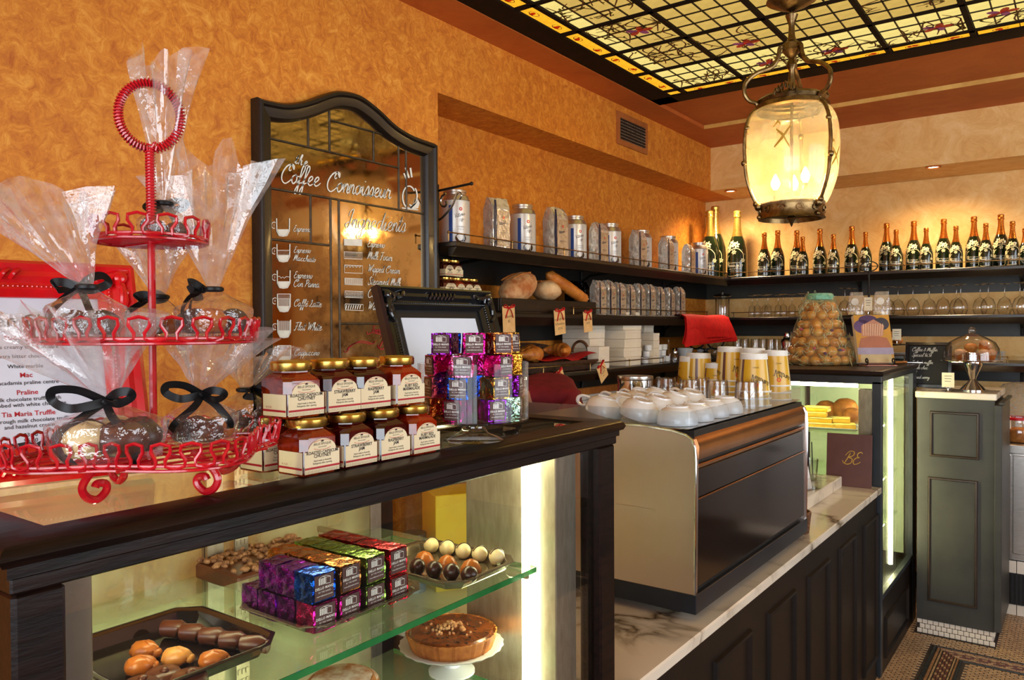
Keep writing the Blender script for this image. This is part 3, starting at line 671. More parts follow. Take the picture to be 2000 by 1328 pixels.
def mirror_mat():
    m, nt, b, out = nodes('foxed_mirror'); N = nt.nodes.new; L = nt.links.new
    tc = N('ShaderNodeTexCoord'); n = N('ShaderNodeTexNoise'); n.inputs['Scale'].default_value = 5; n.inputs['Detail'].default_value = 6; n.inputs['Roughness'].default_value = .7; L(tc.outputs['Object'], n.inputs['Vector'])
    r = N('ShaderNodeValToRGB'); e = r.color_ramp.elements; e[0].position = .30; e[0].color = (*S(120, 84, 46), 1); e[1].position = .5; e[1].color = (*S(214, 188, 150), 1); L(n.outputs['Fac'], r.inputs[0])
    L(r.outputs[0], b.inputs['Base Color']); b.inputs['Metallic'].default_value = 1
    mp = N('ShaderNodeMapRange'); mp.inputs['From Min'].default_value = .3; mp.inputs['From Max'].default_value = .55; mp.inputs['To Min'].default_value = .22; mp.inputs['To Max'].default_value = .045; L(n.outputs['Fac'], mp.inputs[0]); L(mp.outputs[0], b.inputs['Roughness'])
    return m
M_MIRROR = mirror_mat(); XL = XW+.0125
def arch(y):
    for (a, za), (b, zb) in zip(tp[1:], tp[:-1]):
        if min(a, b) <= y <= max(a, b): return za+(zb-za)*(y-a)/((b-a) or 1)
    return tp[0][1] if y > yr else tp[-1][1]
yz = lambda x, y: (lambda p: (p.y, p.z))(at(x, y, X=XL))
L1 = yz(524, 271)[1]; L2 = yz(524, 366)[1]; L1b, L2b = yz(780, 327)[1], yz(825, 418)[1]; zl1, zl2 = (L1+L1b)/2, (L2+L2b)/2
vy = lambda zx, zy: yz(460+zx/4.426, 160+zy/4.426)[0]
c1, c2, c3, c4, c5 = vy(628, 450), vy(812, 450), vy(1192, 550), vy(1410, 800), vy(1475, 800)
d1, d2, d3 = vy(648, 1100), vy(820, 1100), vy(893, 1100)
zt2 = yz(650, 236)[1]; zm = yz(585, 473)[1]; zr_ = yz(720, 632)[1]
ya, yb = yl+.05, yr-.05
cells = [(ya, c1, zl1, None), (c1, c2, zl1, None), (c2, c3, zl1, zt2), (c3, c4, zl1, zt2), (c2, c4, zt2, None), (c4, c5, zl2, None), (c5, yb, zl2, None), (ya, c4, zl2, zl1),
         (ya, d1, zm, zl2), (d1, d2, zm, zl2), (ya, d2, 1.32, zm), (d2, d3, 1.32, zl2), (d3, yb, zr_, zl2), (d3, yb, 1.32, zr_)]
g = .0022; rr = random.Random(5)
for a, b, z0, z1 in cells:
    n = 8; pts = [(a+g, z0+g), (b-g, z0+g)]
    pts += [(b-g-(b-a-2*g)*k/n, (arch(b-g-(b-a-2*g)*k/n)-.03) if z1 is None else min(z1-g, arch(b-g-(b-a-2*g)*k/n)-.03)) for k in range(n+1)]
    mb = MB(); t = rr.uniform(-.0012, .0012)
    mb.prism(pts, 0, 1, lambda u, v, w, t=t, a=a: (XW+.004+.008*w+(u-a)*t, u, v)); bld(mb, 'mirror_pane', M_MIRROR, mr_, smooth=0)
M_LEAD = pm('grey_lead_came', S(92, 82, 70), S(70, 62, 52), scale=30, rough=.4, metal=.8)
def came(p, q):
    mb = MB(); mb.tube([(XL, *p), (XL, *q)], .0042, 6); bld(mb, 'lead_came', M_LEAD, mr_)
for a, b, z0, z1 in cells:
    came((a, z0), (b, z0))
    if b < yb-.01: came((b, z0), (b, z1 if z1 is not None else arch(b)-.04))
XT = XL+.0012; MT = lambda u, v, w: (XT, u, v)
def fit_hand(name, s, A, B, wd=.15, slant=.3, sp=1.0):
    mb = MB()
    a, b = yz(*A), yz(*B); d = sqrt((b[0]-a[0])**2+(b[1]-a[1])**2); tot = sum(HAND.get(c, HAND['o'])[1] for c in s)*sp
    put_hand(mb, s, d/tot, MT, a[0], a[1], slant=slant, wd=wd, rot=atan2(b[1]-a[1], b[0]-a[0]), sp=sp); bld(mb, name, M_WHITE, mr_, smooth=0)
def z1p(x, y): return (460+x/4.426, 160+y/4.426)
def z2p(x, y): return (460+x/4.426, 420+y/4.426)
fit_hand('title_lettering', 'the', z1p(510, 705), z1p(630, 735), .2, sp=1.45); fit_hand('title_lettering', 'Coffee', z1p(385, 868), z1p(720, 905), .15); fit_hand('title_lettering', 'Connoisseur', z1p(780, 938), z1p(1335, 1012), .15)
fit_hand('title_lettering', 'Ingredients', z2p(950, 110), z2p(1465, 150), .1)
for s, a, b in (('Espresso', (497, 142), (648, 148)), ('Espresso', (500, 325), (648, 330)), ('Macchiato', (497, 392), (690, 408)), ('Espresso', (500, 545), (662, 550)), ('Con Panna', (497, 618), (722, 626)), ('Caffé Latte', (500, 788), (740, 796)), ('Flat White', (502, 996), (742, 998)), ('Cappuccino', (505, 1214), (722, 1212)),
                ('Espresso', (1138, 275), (1288, 285)), ('Milk Foam', (1136, 378), (1352, 398)), ('Wipped Cream', (1140, 490), (1418, 508)), ('Steamed Milk', (1140, 602), (1424, 614)), ('Chocolate Sprinkles', (1138, 710), (1590, 740)), ('Water', (1140, 816), (1270, 824))):
    fit_hand('item_lettering', s, z2p(*a), z2p(*b), .17, sp=1.08)
icon = MB()
P2 = lambda x, y, w=0: (lambda p: (XT, p.y, p.z))(at(*z2p(x, y), X=XT))
def line(pts, wd=3.0): ribbon(icon, pts, wd, P2, False)
def fillz(pts): icon.poly([P2(*p) for p in pts])
def dots(x0, x1, y0, y1, nx, ny, r=3.0):
    for i in range(nx):
        for j in range(ny):
            x = x0+(x1-x0)*(i+.5+.25*(j % 2)-.12)/nx; y = y0+(y1-y0)*(j+.5)/ny; fillz([(x-r, y), (x, y+r), (x+r, y), (x, y-r)])
for k, (ty, bx) in enumerate(((28, 355), (250, 358), (478, 360), (682, 362), (905, 364), (1128, 366))):
    icon = MB(); x0, x1, by = bx, bx+112, ty+155; fl = ty+(95 if k < 4 else 92)
    if k == 3: fl = ty+105
    line([(x0, ty), (x0+2, ty+110), (x0+22, by-6), (x0+56, by), (x1-22, by-6), (x1-2, ty+110), (x1, ty)], 9)
    fillz([(x0+4, fl), (x1-4, fl), (x1-4, ty+112), (x1-24, by-8), (x0+56, by-2), (x0+24, by-8), (x0+4, ty+112)])
    line([(x0-22+22*cos(t*.52+1.2), ty+60+27*sin(t*.52+1.2)) for t in range(9)], 7)
    nb = MB(); put_text(nb, str(k+1), 30, lambda u, v, w, c=(x0-22, ty+70): P2(c[0]+u, c[1]-v)); icon.f += [[i+len(icon.v) for i in f] for f in nb.f]; icon.v += nb.v
    if k in (1,): line([(x0+4, ty+55), (x1-4, ty+55)], 5); dots(x0+8, x1-8, ty+60, fl, 8, 2)
    if k == 2: line([(x0+4, ty+55), (x0+22, ty+52), (x0+34, ty+68), (x0+48, ty+56), (x0+62, ty+68), (x0+78, ty+54), (x1-4, ty+58)], 5)
    if k in (3, 5): line([(x0, ty), (x1, ty)], 5); line([(x0, ty+40), (x1, ty+40)], 4); dots(x0+8, x1-8, ty+6, ty+36, 8, 3)
    if k in (3, 4, 5):
        for q in range(17): line([(x0+8+6*q, ty+(44 if k != 4 else 10)), (x0+8+6*q, fl)], 2.4)
    tag(bld(icon, 'cup_icon', M_WHITE, mr_, smooth=0), kind='stuff')
for k, (a, b) in enumerate(((205, 262), (318, 376), (432, 498), (545, 600), (656, 710), (768, 820))):
    x0, x1 = 938+2*k, 1094+2*k; sl = 6; icon = MB()
    if k in (0,): fillz([(x0, b), (x1, b+sl), (x1, a+sl), (x0, a)])
    else:
        line([(x0, a), (x1, a+sl), (x1, b+sl), (x0, b), (x0, a)], 5)
        if k == 1: dots(x0+6, x1-6, a+8, b, 14, 4, 3.5)
        if k == 2:
            for q in range(5): line([(x0+10+28*q, a+6), (x0+18+28*q, a+22), (x0+30+28*q, a+8)], 5)
        if k == 3:
            for q in range(25): line([(x0+5+6*q, a+4), (x0+5+6*q, b+2)], 3)
        if k == 4: dots(x0+6, x1-6, a+8, b, 13, 4, 4.5)
        if k == 5:
            for q in range(7): line([(x0+14+20*q, a+10), (x0+4+20*q, b-6)], 8)
    tag(bld(icon, 'ingredient_icon', M_WHITE, mr_, smooth=0), kind='stuff')
icon = MB()
P1 = lambda x, y, w=0: (lambda p: (XT, p.y, p.z))(at(*z1p(x, y), X=XT))
for pts, wd in (([(1500+55*cos(t), 995+95*sin(t)) for t in [.3*k for k in range(2, 20)]], 12), ([(1525+45*cos(t), 985+85*sin(t)) for t in [.3*k for k in range(-3, 8)]], 12), ([(1437, 1088), (1510, 1100), (1580, 1105)], 9), ([(1455, 790), (1480, 845)], 12), ([(1470, 740), (1500, 830)], 15), ([(1512, 742), (1524, 825)], 15)):
    ribbon(icon, pts, wd, P1, False)
icon.poly([P1(*p) for p in ((1500, 1085), (1545, 1060), (1575, 1015), (1592, 1045), (1580, 1090), (1540, 1100))])
tag(bld(icon, 'steaming_cup_emblem', M_WHITE, mr_, smooth=0), kind='stuff')
red = MB()
def fit_red(s, A, B, wd, sl=.35):
    a, b = yz(*A), yz(*B); d = sqrt((b[0]-a[0])**2+(b[1]-a[1])**2); tot = sum(HAND.get(c, HAND['o'])[1] for c in s)
    put_hand(red, s, d/tot, MT, a[0], a[1], slant=sl, wd=wd, rot=atan2(b[1]-a[1], b[0]-a[0]))
fit_red('French Baguette', z2p(1170, 1020), z2p(1440, 1010), .2); fit_red('BE', z2p(1232, 1155), z2p(1345, 1160), .16)
for pts in ([(935, 1170), (960, 1185), (1000, 1130), (1080, 1090), (1150, 1100), (1190, 1112), (1212, 1085)], [(960, 1165), (1010, 1120), (1080, 1102), (1180, 1120)], [(1380, 1105), (1400, 1120), (1430, 1098)], [(1135, 1005), (1145, 1030), (1185, 1015), (1260, 1032), (1340, 1020), (1405, 1030)]):
    ribbon(red, [(p.x, p.y) for p in cr([(a, b, 0) for a, b in pts], 5)], 7, P2)
tag(bld(red, 'red_lettering', M_REDINK, mr_, smooth=0), kind='stuff')

# ------------------------------------------------------------------ iron wall bracket by the mirror
yk = 2.395; p0 = at(856, 375, X=XW); e0 = at(921, 365, Y=yk)
br = thing('wall_bracket', 'scrolled wrought iron bracket on the orange wall beside the mirror', 'bracket', (XW, yk, p0.z-.12))
z_ = p0.z; ln = e0.x-XW
mb = MB(); mb.box(XW, XW+.012, yk-.015, yk+.015, z_-.40, z_+.03, .003); bld(mb, 'back_plate', M_IRON, br)
mb = MB(); mb.tube([(XW+.01, yk, z_), (XW+ln, yk, z_+.01)], .005, 8); mb.ball((XW+ln, yk, z_+.01), .008, 8, 6); bld(mb, 'arm', M_IRON, br)
mb = MB(); mb.tube([(XW+.055+(.035-.0035*t)*cos(.6*t+1.5), yk, z_-.05+(.035-.0035*t)*sin(.6*t+1.5)) for t in range(10)], .005, 6)
mb.tube(cr([(XW+.012, yk, z_-.12), (XW+.04, yk, z_-.11), (XW+.09, yk, z_-.07), (XW+.12, yk, z_-.02), (XW+.14, yk, z_-.03), (XW+.13, yk, z_-.045)], 5), .005, 6); bld(mb, 'scroll', M_STEEL, br)

# ------------------------------------------------------------------ air vent in the upper wall
va, vb = at(1203, 216, X=XW), at(1262, 303, X=XW)
vt = thing('air_vent', 'square metal air vent grille high on the orange wall', 'vent', (XW, va.y, vb.z))
mb = MB(); mb.sweep([(0, 0), (0, .012), (.03, .012), (.034, .002)], [(va.y, vb.z), (vb.y, vb.z), (vb.y, va.z), (va.y, va.z)], True, MW); bld(mb, 'frame', pm('copper_toned_vent', S(170, 100, 50), S(150, 84, 38), scale=10, rough=.4), vt)
mb = MB(); mb.box(XW, XW+.002, va.y+.03, vb.y-.03, vb.z+.03, va.z-.03); bld(mb, 'duct_opening', M_BLACK, vt, smooth=0)
for k in range(15):
    y = va.y+.035+(vb.y-va.y-.07)*k/14; mb = MB(); mb.box(XW+.003, XW+.009, y-.004, y+.004, vb.z+.03, va.z-.03); bld(mb, 'vane', pm('vent_silver', S(176, 160, 140), S(150, 132, 110), scale=20, rough=.35, metal=.7), vt, smooth=0)
for k in range(7):
    z = vb.z+.04+(va.z-vb.z-.08)*k/6; mb = MB(); mb.box(XW+.009, XW+.012, va.y+.03, vb.y-.03, z-.004, z+.004); bld(mb, 'cross_vane', M_IRON, vt, smooth=0)

# ------------------------------------------------------------------ downlights in the back soffit
def spot(name, loc, target, power, col, size, blend=.6, r=.04):
    l = bpy.data.lights.new(name, 'SPOT'); l.energy = power; l.color = col; l.spot_size = size; l.spot_blend = blend; l.shadow_soft_size = r
    o = bpy.data.objects.new(name, l); COL.objects.link(o); o.location = loc; o.rotation_euler = (Vector(target)-Vector(loc)).to_track_quat('-Z', 'Y').to_euler(); return o
WARM = (1.0, .72, .42)
for k, (a, b, lb) in enumerate(((1427, 373, 'small lit recessed downlight near the corner of the back soffit'), (1823, 326, 'small lit recessed downlight in the soffit above the champagne bottles'), (2330, 268, 'unseen recessed downlight added to the soffit beyond the champagne bottles'))):  # the third is unseen, added to brighten the back wall
    p = at(a, b, Z=ZS-.004); dl = thing('downlight', lb, 'downlight', (p.x, p.y, ZS), group='downlights in the back soffit')
    mb = MB(); mb.lathe([(.030, 0), (.042, -.001), (.044, -.006), (.034, -.010), (.030, -.006)], 20, cap=False); mb.build('trim_ring', M_CEIL, dl)
    mb = MB(); mb.lathe([(.0005, -.004), (.030, -.004)], 20, cap=False); mb.build('lamp_face', glow('downlight_lens', (1, .86, .55), 14), dl)
    s_ = spot('downlight_lamp', (p.x, p.y, ZS-.02), (p.x, p.y+.12, 1.5), 58, WARM, 2.6, 1.0); s_.parent = dl; s_.location = (0, 0, -.02)

# ------------------------------------------------------------------ pendant lantern
lc = at(1546, 310, Y=3.1); LX, LY = lc.x, 3.1; zl = lambda y: at(1546, y, Y=3.1).z
la = thing('pendant_lantern', 'bronze pendant lantern with amber glass globe hanging from the glass ceiling', 'lantern', (LX, LY, zl(437)))
R_ = .176; zb_, zt_ = zl(428), zl(204)
mb = MB(); mb.lathe([(.001, 2.93), (.09, 2.93), (.095, 2.915), (.07, 2.90), (.06, 2.895), (.035, 2.885), (.015, 2.875), (.001, 2.87)], 24, (LX, LY, 0)); bld(mb, 'ceiling_rose', M_BRONZE, la)
hz = zl(92)
mb = MB(); mb.lathe([(.008, 2.87), (.010, 2.85), (.016, 2.835), (.024, zl(30)), (.016, zl(36)), (.011, zl(52)), (.013, zl(70)), (.018, zl(80)), (.034, hz+.012), (.036, hz-.014), (.022, zl(108)), (.010, zl(114)), (.018, zl(122)), (.021, zl(128)), (.010, zl(138)), (.014, zl(160)), (.022, zl(188)), (.022, zl(194))], 16, (LX, LY, 0)); bld(mb, 'stem', M_BRONZE, la)
glass_prof = [(.128, zl(212)), (.150, zl(222)), (.168, zl(245)), (R_, zl(280)), (R_-.002, zl(312)), (.168, zl(345)), (.148, zl(378)), (.125, zl(402)), (.112, zl(414))]
mb = MB(); mb.lathe([(p.x, p.y) for p in cr([(a, b, 0) for a, b in glass_prof], 4)], 40, (LX, LY, 0), cap=False)
bld(mb, 'glass_globe', clear('amber_frosted_glass', (1.0, .90, .64), 1.5, rough=.12, haze=.22, hazecol=(1.0, .86, .56), bscale=6, boost=1.4), la, smooth=180)
mb = MB()
crown = lambda a, z: 1+.02*sin(9*a)
mb.lathe([(.128, zl(218)), (.138, zl(214)), (.136, zl(206)), (.124, zl(202)), (.130, zl(196)), (.116, zl(190)), (.112, zl(196))], 40, (LX, LY, 0), cap=False, wob=crown)
for k in range(3):
    a = -1.45+k*2.0944
    for t in range(7):
        b = a+(t-3)*.10; r = .125; mb.tube([(LX+(r+.010*cos(q))*cos(b), LY+(r+.010*cos(q))*sin(b), zl(196)+.030*(1-abs(t-3)/4.2)+.012*sin(q)) for q in [1.05*i for i in range(6)]], .0035, 5, True)
bld(mb, 'crown_ring', M_BRONZE, la)
mb = MB(); mb.lathe([(.108, zl(404)), (.120, zl(402)), (.120, zl(398)), (.124, zl(397)), (.122, zl(410)), (.121, zl(424)), (.125, zl(428)), (.112, zl(429)), (.108, zl(420))], 40, (LX, LY, 0), cap=False)
for k in range(12):
    b = k*pi/6; mb.tube([(LX+.124*cos(b+.10*cos(q)), LY+.124*sin(b+.10*cos(q)), zl(412)+.010*sin(q)) for q in [.9*i for i in range(7)]], .003, 5)
bld(mb, 'base_ring', M_BRONZE, la)
for k in range(3):
    a = -.443+k*2.0944; P = lambda r, z: (LX+r*cos(a), LY+r*sin(a), z)
    mb = MB(); mb.tube(cr([P(.034, hz), P(.045, hz-.004), P(.052, zl(112)), P(.075, zl(130)), P(.135, zl(142)), P(.176, zl(160)), P(.182, zl(180)), P(.165, zl(195)), P(.140, zl(200)), P(.132, zl(204))], 5), .0085, 8); bld(mb, 'scroll_arm', M_BRONZE, la)
    mb = MB(); mb.tube(cr([P(r+.006, z) for r, z in [(.128, zl(206))]+glass_prof], 4), .007, 8)
    for r, z in ((.165, zl(250)), (.176, zl(318)), (.130, zl(398))): mb.ball(P(r+.008, z), .012, 8, 6)
    mb.ball(P(.128, zl(404)), .016, 8, 6); mb.ball(P(.125, zl(424)), .010, 8, 6)
    bld(mb, 'globe_strap', M_BRONZE, la)
mb = MB(); mb.lathe([(.001, zl(416)), (.106, zl(416)), (.106, zl(420)), (.001, zl(420))], 30, (LX, LY, 0)); mb.lathe([(.012, zl(422)), (.020, zl(426)), (.010, zl(432)), (.004, zl(440)), (.001, zl(443))], 12, (LX, LY, 0)); bld(mb, 'base_plate', M_BRONZE, la)
mb = MB(); mb.tube([(LX, LY, zl(416)), (LX, LY, zl(196))], .006, 8); mb.lathe([(.004, zl(386)), (.028, zl(380)), (.03, zl(377)), (.004, zl(379))], 14, (LX, LY, 0)); bld(mb, 'inner_rod', M_BRONZE, la)
mg = MB(); B_ = lambda u, v, w: (LX+(R_+.002)*cos(u), LY+(R_+.002)*sin(u), v)
for a, z in ((-1.45, zl(285)), (-.2, zl(320)), (-2.6, zl(300))):
    ribbon(mg, [(a-.18, z-.035), (a, z), (a+.16, z+.04)], .016, B_); ribbon(mg, [(a-.14, z+.03), (a, z+.005), (a+.13, z-.04)], .014, B_); ribbon(mg, [(a-.05, z+.045), (a-.1, z+.06), (a-.2, z+.04)], .01, B_)
bld(mg, 'gilt_sprig', pm('gilt_enamel', S(206, 160, 50), S(180, 130, 36), scale=20, rough=.4), la, smooth=0)['kind'] = 'stuff'
for k, (dx, dy, yy) in enumerate(((-.045, -.055, 362), (.055, -.01, 350), (-.01, .065, 356))):
    bz = zl(yy)
    mb = MB(); mb.lathe([(.008, bz-.075), (.008, bz-.03), (.011, bz-.028), (.011, bz-.022), (.001, bz-.022)], 10, (LX+dx, LY+dy, 0)); mb.tube([(LX, LY, bz-.085), (LX+dx*.6, LY+dy*.6, bz-.095), (LX+dx, LY+dy, bz-.072)], .004, 6); bld(mb, 'candle_holder', M_BRONZE, la)
    mb = MB(); mb.lathe([(.006, bz-.022), (.016, bz-.005), (.017, bz+.008), (.010, bz+.024), (.003, bz+.038), (.001, bz+.040)], 12, (LX+dx, LY+dy, 0)); bld(mb, 'bulb', glow('candle_bulb', (1, .78, .36), 30), la)
    pl = bpy.data.lights.new('candle_bulb_lamp', 'POINT'); pl.energy = 15; pl.color = (1, .70, .34); pl.shadow_soft_size = .02
    po = bpy.data.objects.new('candle_bulb_lamp', pl); COL.objects.link(po); po.parent = la; po.location = Vector((LX+dx*1.1, LY+dy*1.1, bz))-la.location

# ------------------------------------------------------------------ near display case
CY0, CY1, CZ, CXB = .283, 1.392, 1.462, -1.44
dc = thing('display_case', 'dark timber and glass cake display case holding brownies and chocolates on a lit glass shelf', 'display case', (XC, CY0, 0))
M_CASEWOOD = pm('worn_dark_timber', S(14, 7, 5), S(30, 15, 9), scale=16, stretch=(5, .7, 5), rough=.36, bump=.06, coat=.04, spec=.2)
prof = [(0, -.030), (0, -.020), (-.006, -.018), (-.010, -.011), (-.007, -.004), (-.001, 0), (.052, 0), (.055, -.004), (.055, -.030)]
outer = [(XC, CY0), (XC, CY1), (CXB, CY1), (CXB, CY0)]
mb = MB(); mb.sweep(prof, outer, True, lambda u, v, w: (u, v, CZ+w)); bld(mb, 'top_frame', M_CASEWOOD, dc)
def rect(x0, x1, y0, y1, z0, z1, nm, mat, b=.002, root=dc, **k):
    mb = MB(); mb.box(x0, x1, y0, y1, z0, z1, b); return bld(mb, nm, mat, root, **k)
zg = 1.416
rect(XC-.05, XC-.004, CY0+.004, CY1-.004, zg, CZ-.030, 'front_rail', M_CASEWOOD); rect(CXB+.004, CXB+.05, CY0+.004, CY1-.004, zg, CZ-.030, 'back_rail', M_CASEWOOD)
rect(CXB+.05, XC-.05, CY0+.004, CY0+.05, zg, CZ-.030, 'side_rail', M_CASEWOOD); rect(CXB+.05, XC-.05, CY1-.05, CY1-.004, zg, CZ-.030, 'side_rail', M_CASEWOOD)
for (x0, x1) in ((XC-.055, XC-.006), (CXB+.006, CXB+.055)):
    rect(x0, x1, CY0+.006, CY0+.052, .42, zg, 'corner_post', M_CASEWOOD, .004); rect(x0, x1, CY1-.066, CY1-.008, .42, zg, 'corner_post', M_CASEWOOD, .004)
rect(CXB+.006, XC-.006, CY0+.006, CY1-.006, .0, .42, 'base_cabinet', M_CASEWOOD, .004)
M_CASEGLASS = clear('case_glass', (.985, .995, .985), 1.5)
rect(CXB+.056, XC-.056, CY0+.056, CY1-.056, CZ-.012, CZ-.004, 'top_glass', M_CASEGLASS, .0)
rect(XC-.028, XC-.022, CY0+.052, CY1-.066, .42, zg, 'front_pane', M_CASEGLASS, 0)
rect(CXB+.055, XC-.055, CY0+.022, CY0+.027, .42, zg, 'side_pane', M_CASEGLASS, 0); rect(CXB+.055, XC-.055, CY1-.032, CY1-.027, .42, zg, 'side_pane', M_CASEGLASS, 0)
M_ALU = pm('satin_aluminium', S(176, 166, 150), S(156, 146, 130), scale=20, stretch=(4, 4, 1), rough=.35, metal=.9)
for (y0, y1, xx) in ((CY0+.06, .90, CXB+.05), (.86, CY1-.07, CXB+.07)):
    root = bld((lambda m: (m.box(xx-.004, xx+.004, y0, y0+.035, .44, zg), m.box(xx-.004, xx+.004, y1-.035, y1, .44, zg), m.box(xx-.004, xx+.004, y0, y1, zg-.03, zg), m.box(xx-.004, xx+.004, y0, y1, .44, .47), m)[-1])(MB()), 'sliding_door', M_ALU, dc, smooth=0)
    mb = MB(); mb.box(xx-.0015, xx+.0015, y0+.035, y1-.035, .47, zg-.03); c = mb.build('door_pane', clear('lit_haze_door_glass', (.9, .93, .84), 1.5, haze=.42, hazecol=(.84, .90, .62), bscale=4), root, smooth=0); c.location = -dc.location  # green-yellow haze in the pane colour stands for the lit case interior
mb = MB(); mb.box(CXB+.078, CXB+.083, .915, .945, .44, zg)
for k in range(48):
    for j in range(3): mb.box(CXB+.083, CXB+.085, .918+.009*j, .924+.009*j, .46+.02*k, .47+.02*k)
tag(bld(mb, 'perforated_strip', M_ALU, dc, smooth=0), kind='stuff')
M_SHELFGLASS = clear('green_edged_lit_shelf_glass', (.93, .985, .92), 1.5, haze=.13, hazecol=(.78, .95, .62), bscale=2)  # milky green haze puts the glow from below into the glass colour
M_GREENEDGE = pm('green_glass_edge', S(30, 120, 60), S(60, 160, 84), scale=8, rough=.08, coat=.5, trans=.3)
SZ = 1.222
for z, x1, y1_ in ((SZ, -1.155, 1.145), (.985, -1.155, 1.15)):
    s_ = rect(x1, -.79, CY0+.06, y1_, z-.009, z-.0005, 'glass_shelf', M_SHELFGLASS, 0)
    mb = MB(); mb.box(-.7905, -.789, CY0+.06, y1_, z-.0095, z); mb.box(x1, -.79, y1_, y1_+.0012, z-.0095, z)
    c = mb.build('polished_edge', M_GREENEDGE, s_, smooth=0); c.location = -dc.location
rect(-1.39, -1.20, CY0+.06, CY1-.08, 1.164, 1.172, 'glass_shelf', M_SHELFGLASS, 0)
for yb in (CY0+.075, 1.135): rect(-1.39, -.80, yb-.004, yb+.004, SZ-.022, SZ-.0095, 'shelf_bracket', M_STEEL, .001)
# upright lamp housings and tubes
rect(-.87, -.79, CY0+.056, .372, .44, zg-.004, 'lamp_housing', pm('dull_bronze_aluminium', S(104, 88, 74), S(90, 76, 62), scale=10, rough=.4, metal=.3), .002); rect(-1.02, -.80, 1.225, 1.298, .44, zg-.004, 'lamp_housing', M_ALU, .002)
M_TUBE = glow('fluorescent_tube', (1.0, .97, .56), 38.0)
for y, x in ((.382, -.835), (1.212, -.86)):
    mb = MB(); mb.tube([(x, y, .46), (x, y, zg-.02)], .008, 12); bld(mb, 'tube_lamp', M_TUBE, dc)
rect(-1.0, -.9, .45, 1.2, zg-.02, zg-.003, 'lamp_tray', M_ALU, 0)
mb = MB(); mb.tube([(-.95, .45, zg-.028), (-.95, 1.15, zg-.028)], .006, 12); bld(mb, 'tube_lamp', M_TUBE, dc)

# ------------------------------------------------------------------ wrapped brownies
BRN = .0335
M_LABEL = pm('brown_paper_label', S(82, 50, 46), S(72, 42, 38), scale=20, rough=.5)
FOILS = {'purple': (S(150, 40, 190), S(80, 16, 110)), 'magenta': (S(226, 40, 150), S(140, 14, 90)), 'pink': (S(236, 130, 180), S(180, 70, 120)), 'blue': (S(20, 90, 220), S(8, 40, 130)), 'copper': (S(206, 130, 66), S(150, 84, 34)), 'green': (S(150, 180, 84), S(90, 120, 40)), 'red': (S(214, 26, 46), S(130, 8, 22)), 'gold': (S(222, 176, 70), S(160, 116, 30)), 'mint': (S(176, 210, 180), S(120, 160, 130))}
for k, (a, b) in FOILS.items(): foil('foil_'+k, a, b, .25, 60)
def crumple(mb, amp, sd):
    o = Vector((sd*3.1, sd*1.7, sd*.9))
    mb.v = [tuple(Vector(p)+Vector((noise.noise(Vector(p)*70+o), noise.noise(Vector(p)*70+o+Vector((9, 0, 0))), noise.noise(Vector(p)*70+o+Vector((0, 9, 0)))))*amp) for p in mb.v]
def subbox(mb, sx, sy, sz, n=5):
    for ax in range(3):
        for sd in (-1, 1):
            def fn(u, v, ax=ax, sd=sd):
                p = [0, 0, 0]; p[ax] = sd*.5; p[(ax+1) % 3] = (u-.5)*(1 if sd > 0 else -1); p[(ax+2) % 3] = v-.5
                return (p[0]*sx, p[1]*sy, (p[2]+.5)*sz)
            mb.sheet(fn, n, n)
_fm = {}
for i, k in enumerate(FOILS):
    mb = MB(); subbox(mb, BRN, BRN, BRN); crumple(mb, .0016, i); _fm[k] = mb.mesh('foil_wrap', _M['foil_'+k], 50)
hb = BRN/2+.0010
ML = lambda u, v, w: (hb+w, u, v)
mb = MB(); l = BRN*.42; mb.box(hb-.0006, hb, -l, l, BRN*.06, BRN*.94); me_lab = mb.mesh('label', M_LABEL, 0)
mb = MB(); mb.box(hb-.0006, hb+.0, -.0012, .0012, 0, 0)
lg = MB(); MG = lambda u, v, w: (hb+.0003, u, v)
for k in range(4): lg.poly([MG(-.0085+.0026*k, .020, 0), (hb+.0003, -.0068+.0026*k, .020), (hb+.0003, -.0068+.0026*k, .0275), (hb+.0003, -.0085+.0026*k, .0275)])
ribbon(lg, [(.002, .020), (.0088, .0195), (.009, .027), (.0022, .0275), (.002, .020)], .0006, MG, False); ribbon(lg, [(.0022, .0275), (-.003, .0295), (-.008, .0282)], .0005, MG, False); ribbon(lg, [(.009, .027), (.003, .0295), (-.003, .0295)], .0005, MG, False)
put_text(lg, 'DELLO MANO', .0042, MG, 0, .0145, space=1.05, bold=.02); put_text(lg, 'BY THE HAND', .0026, MG, 0, .0105, space=1.1); put_text(lg, 'www.dellomano.com.au', .0026, MG, 0, .0062, space=.95)
me_logo = lg.mesh('logo', M_WHITE, 0)
def brownie(col, p, rz, label, group, rot=None):
    t = thing('wrapped_brownie', label, 'brownie', p, rz, group, rot)
    link('foil_wrap', _fm[col], t); a = link('label', me_lab, t); link('logo', me_logo, a); return t
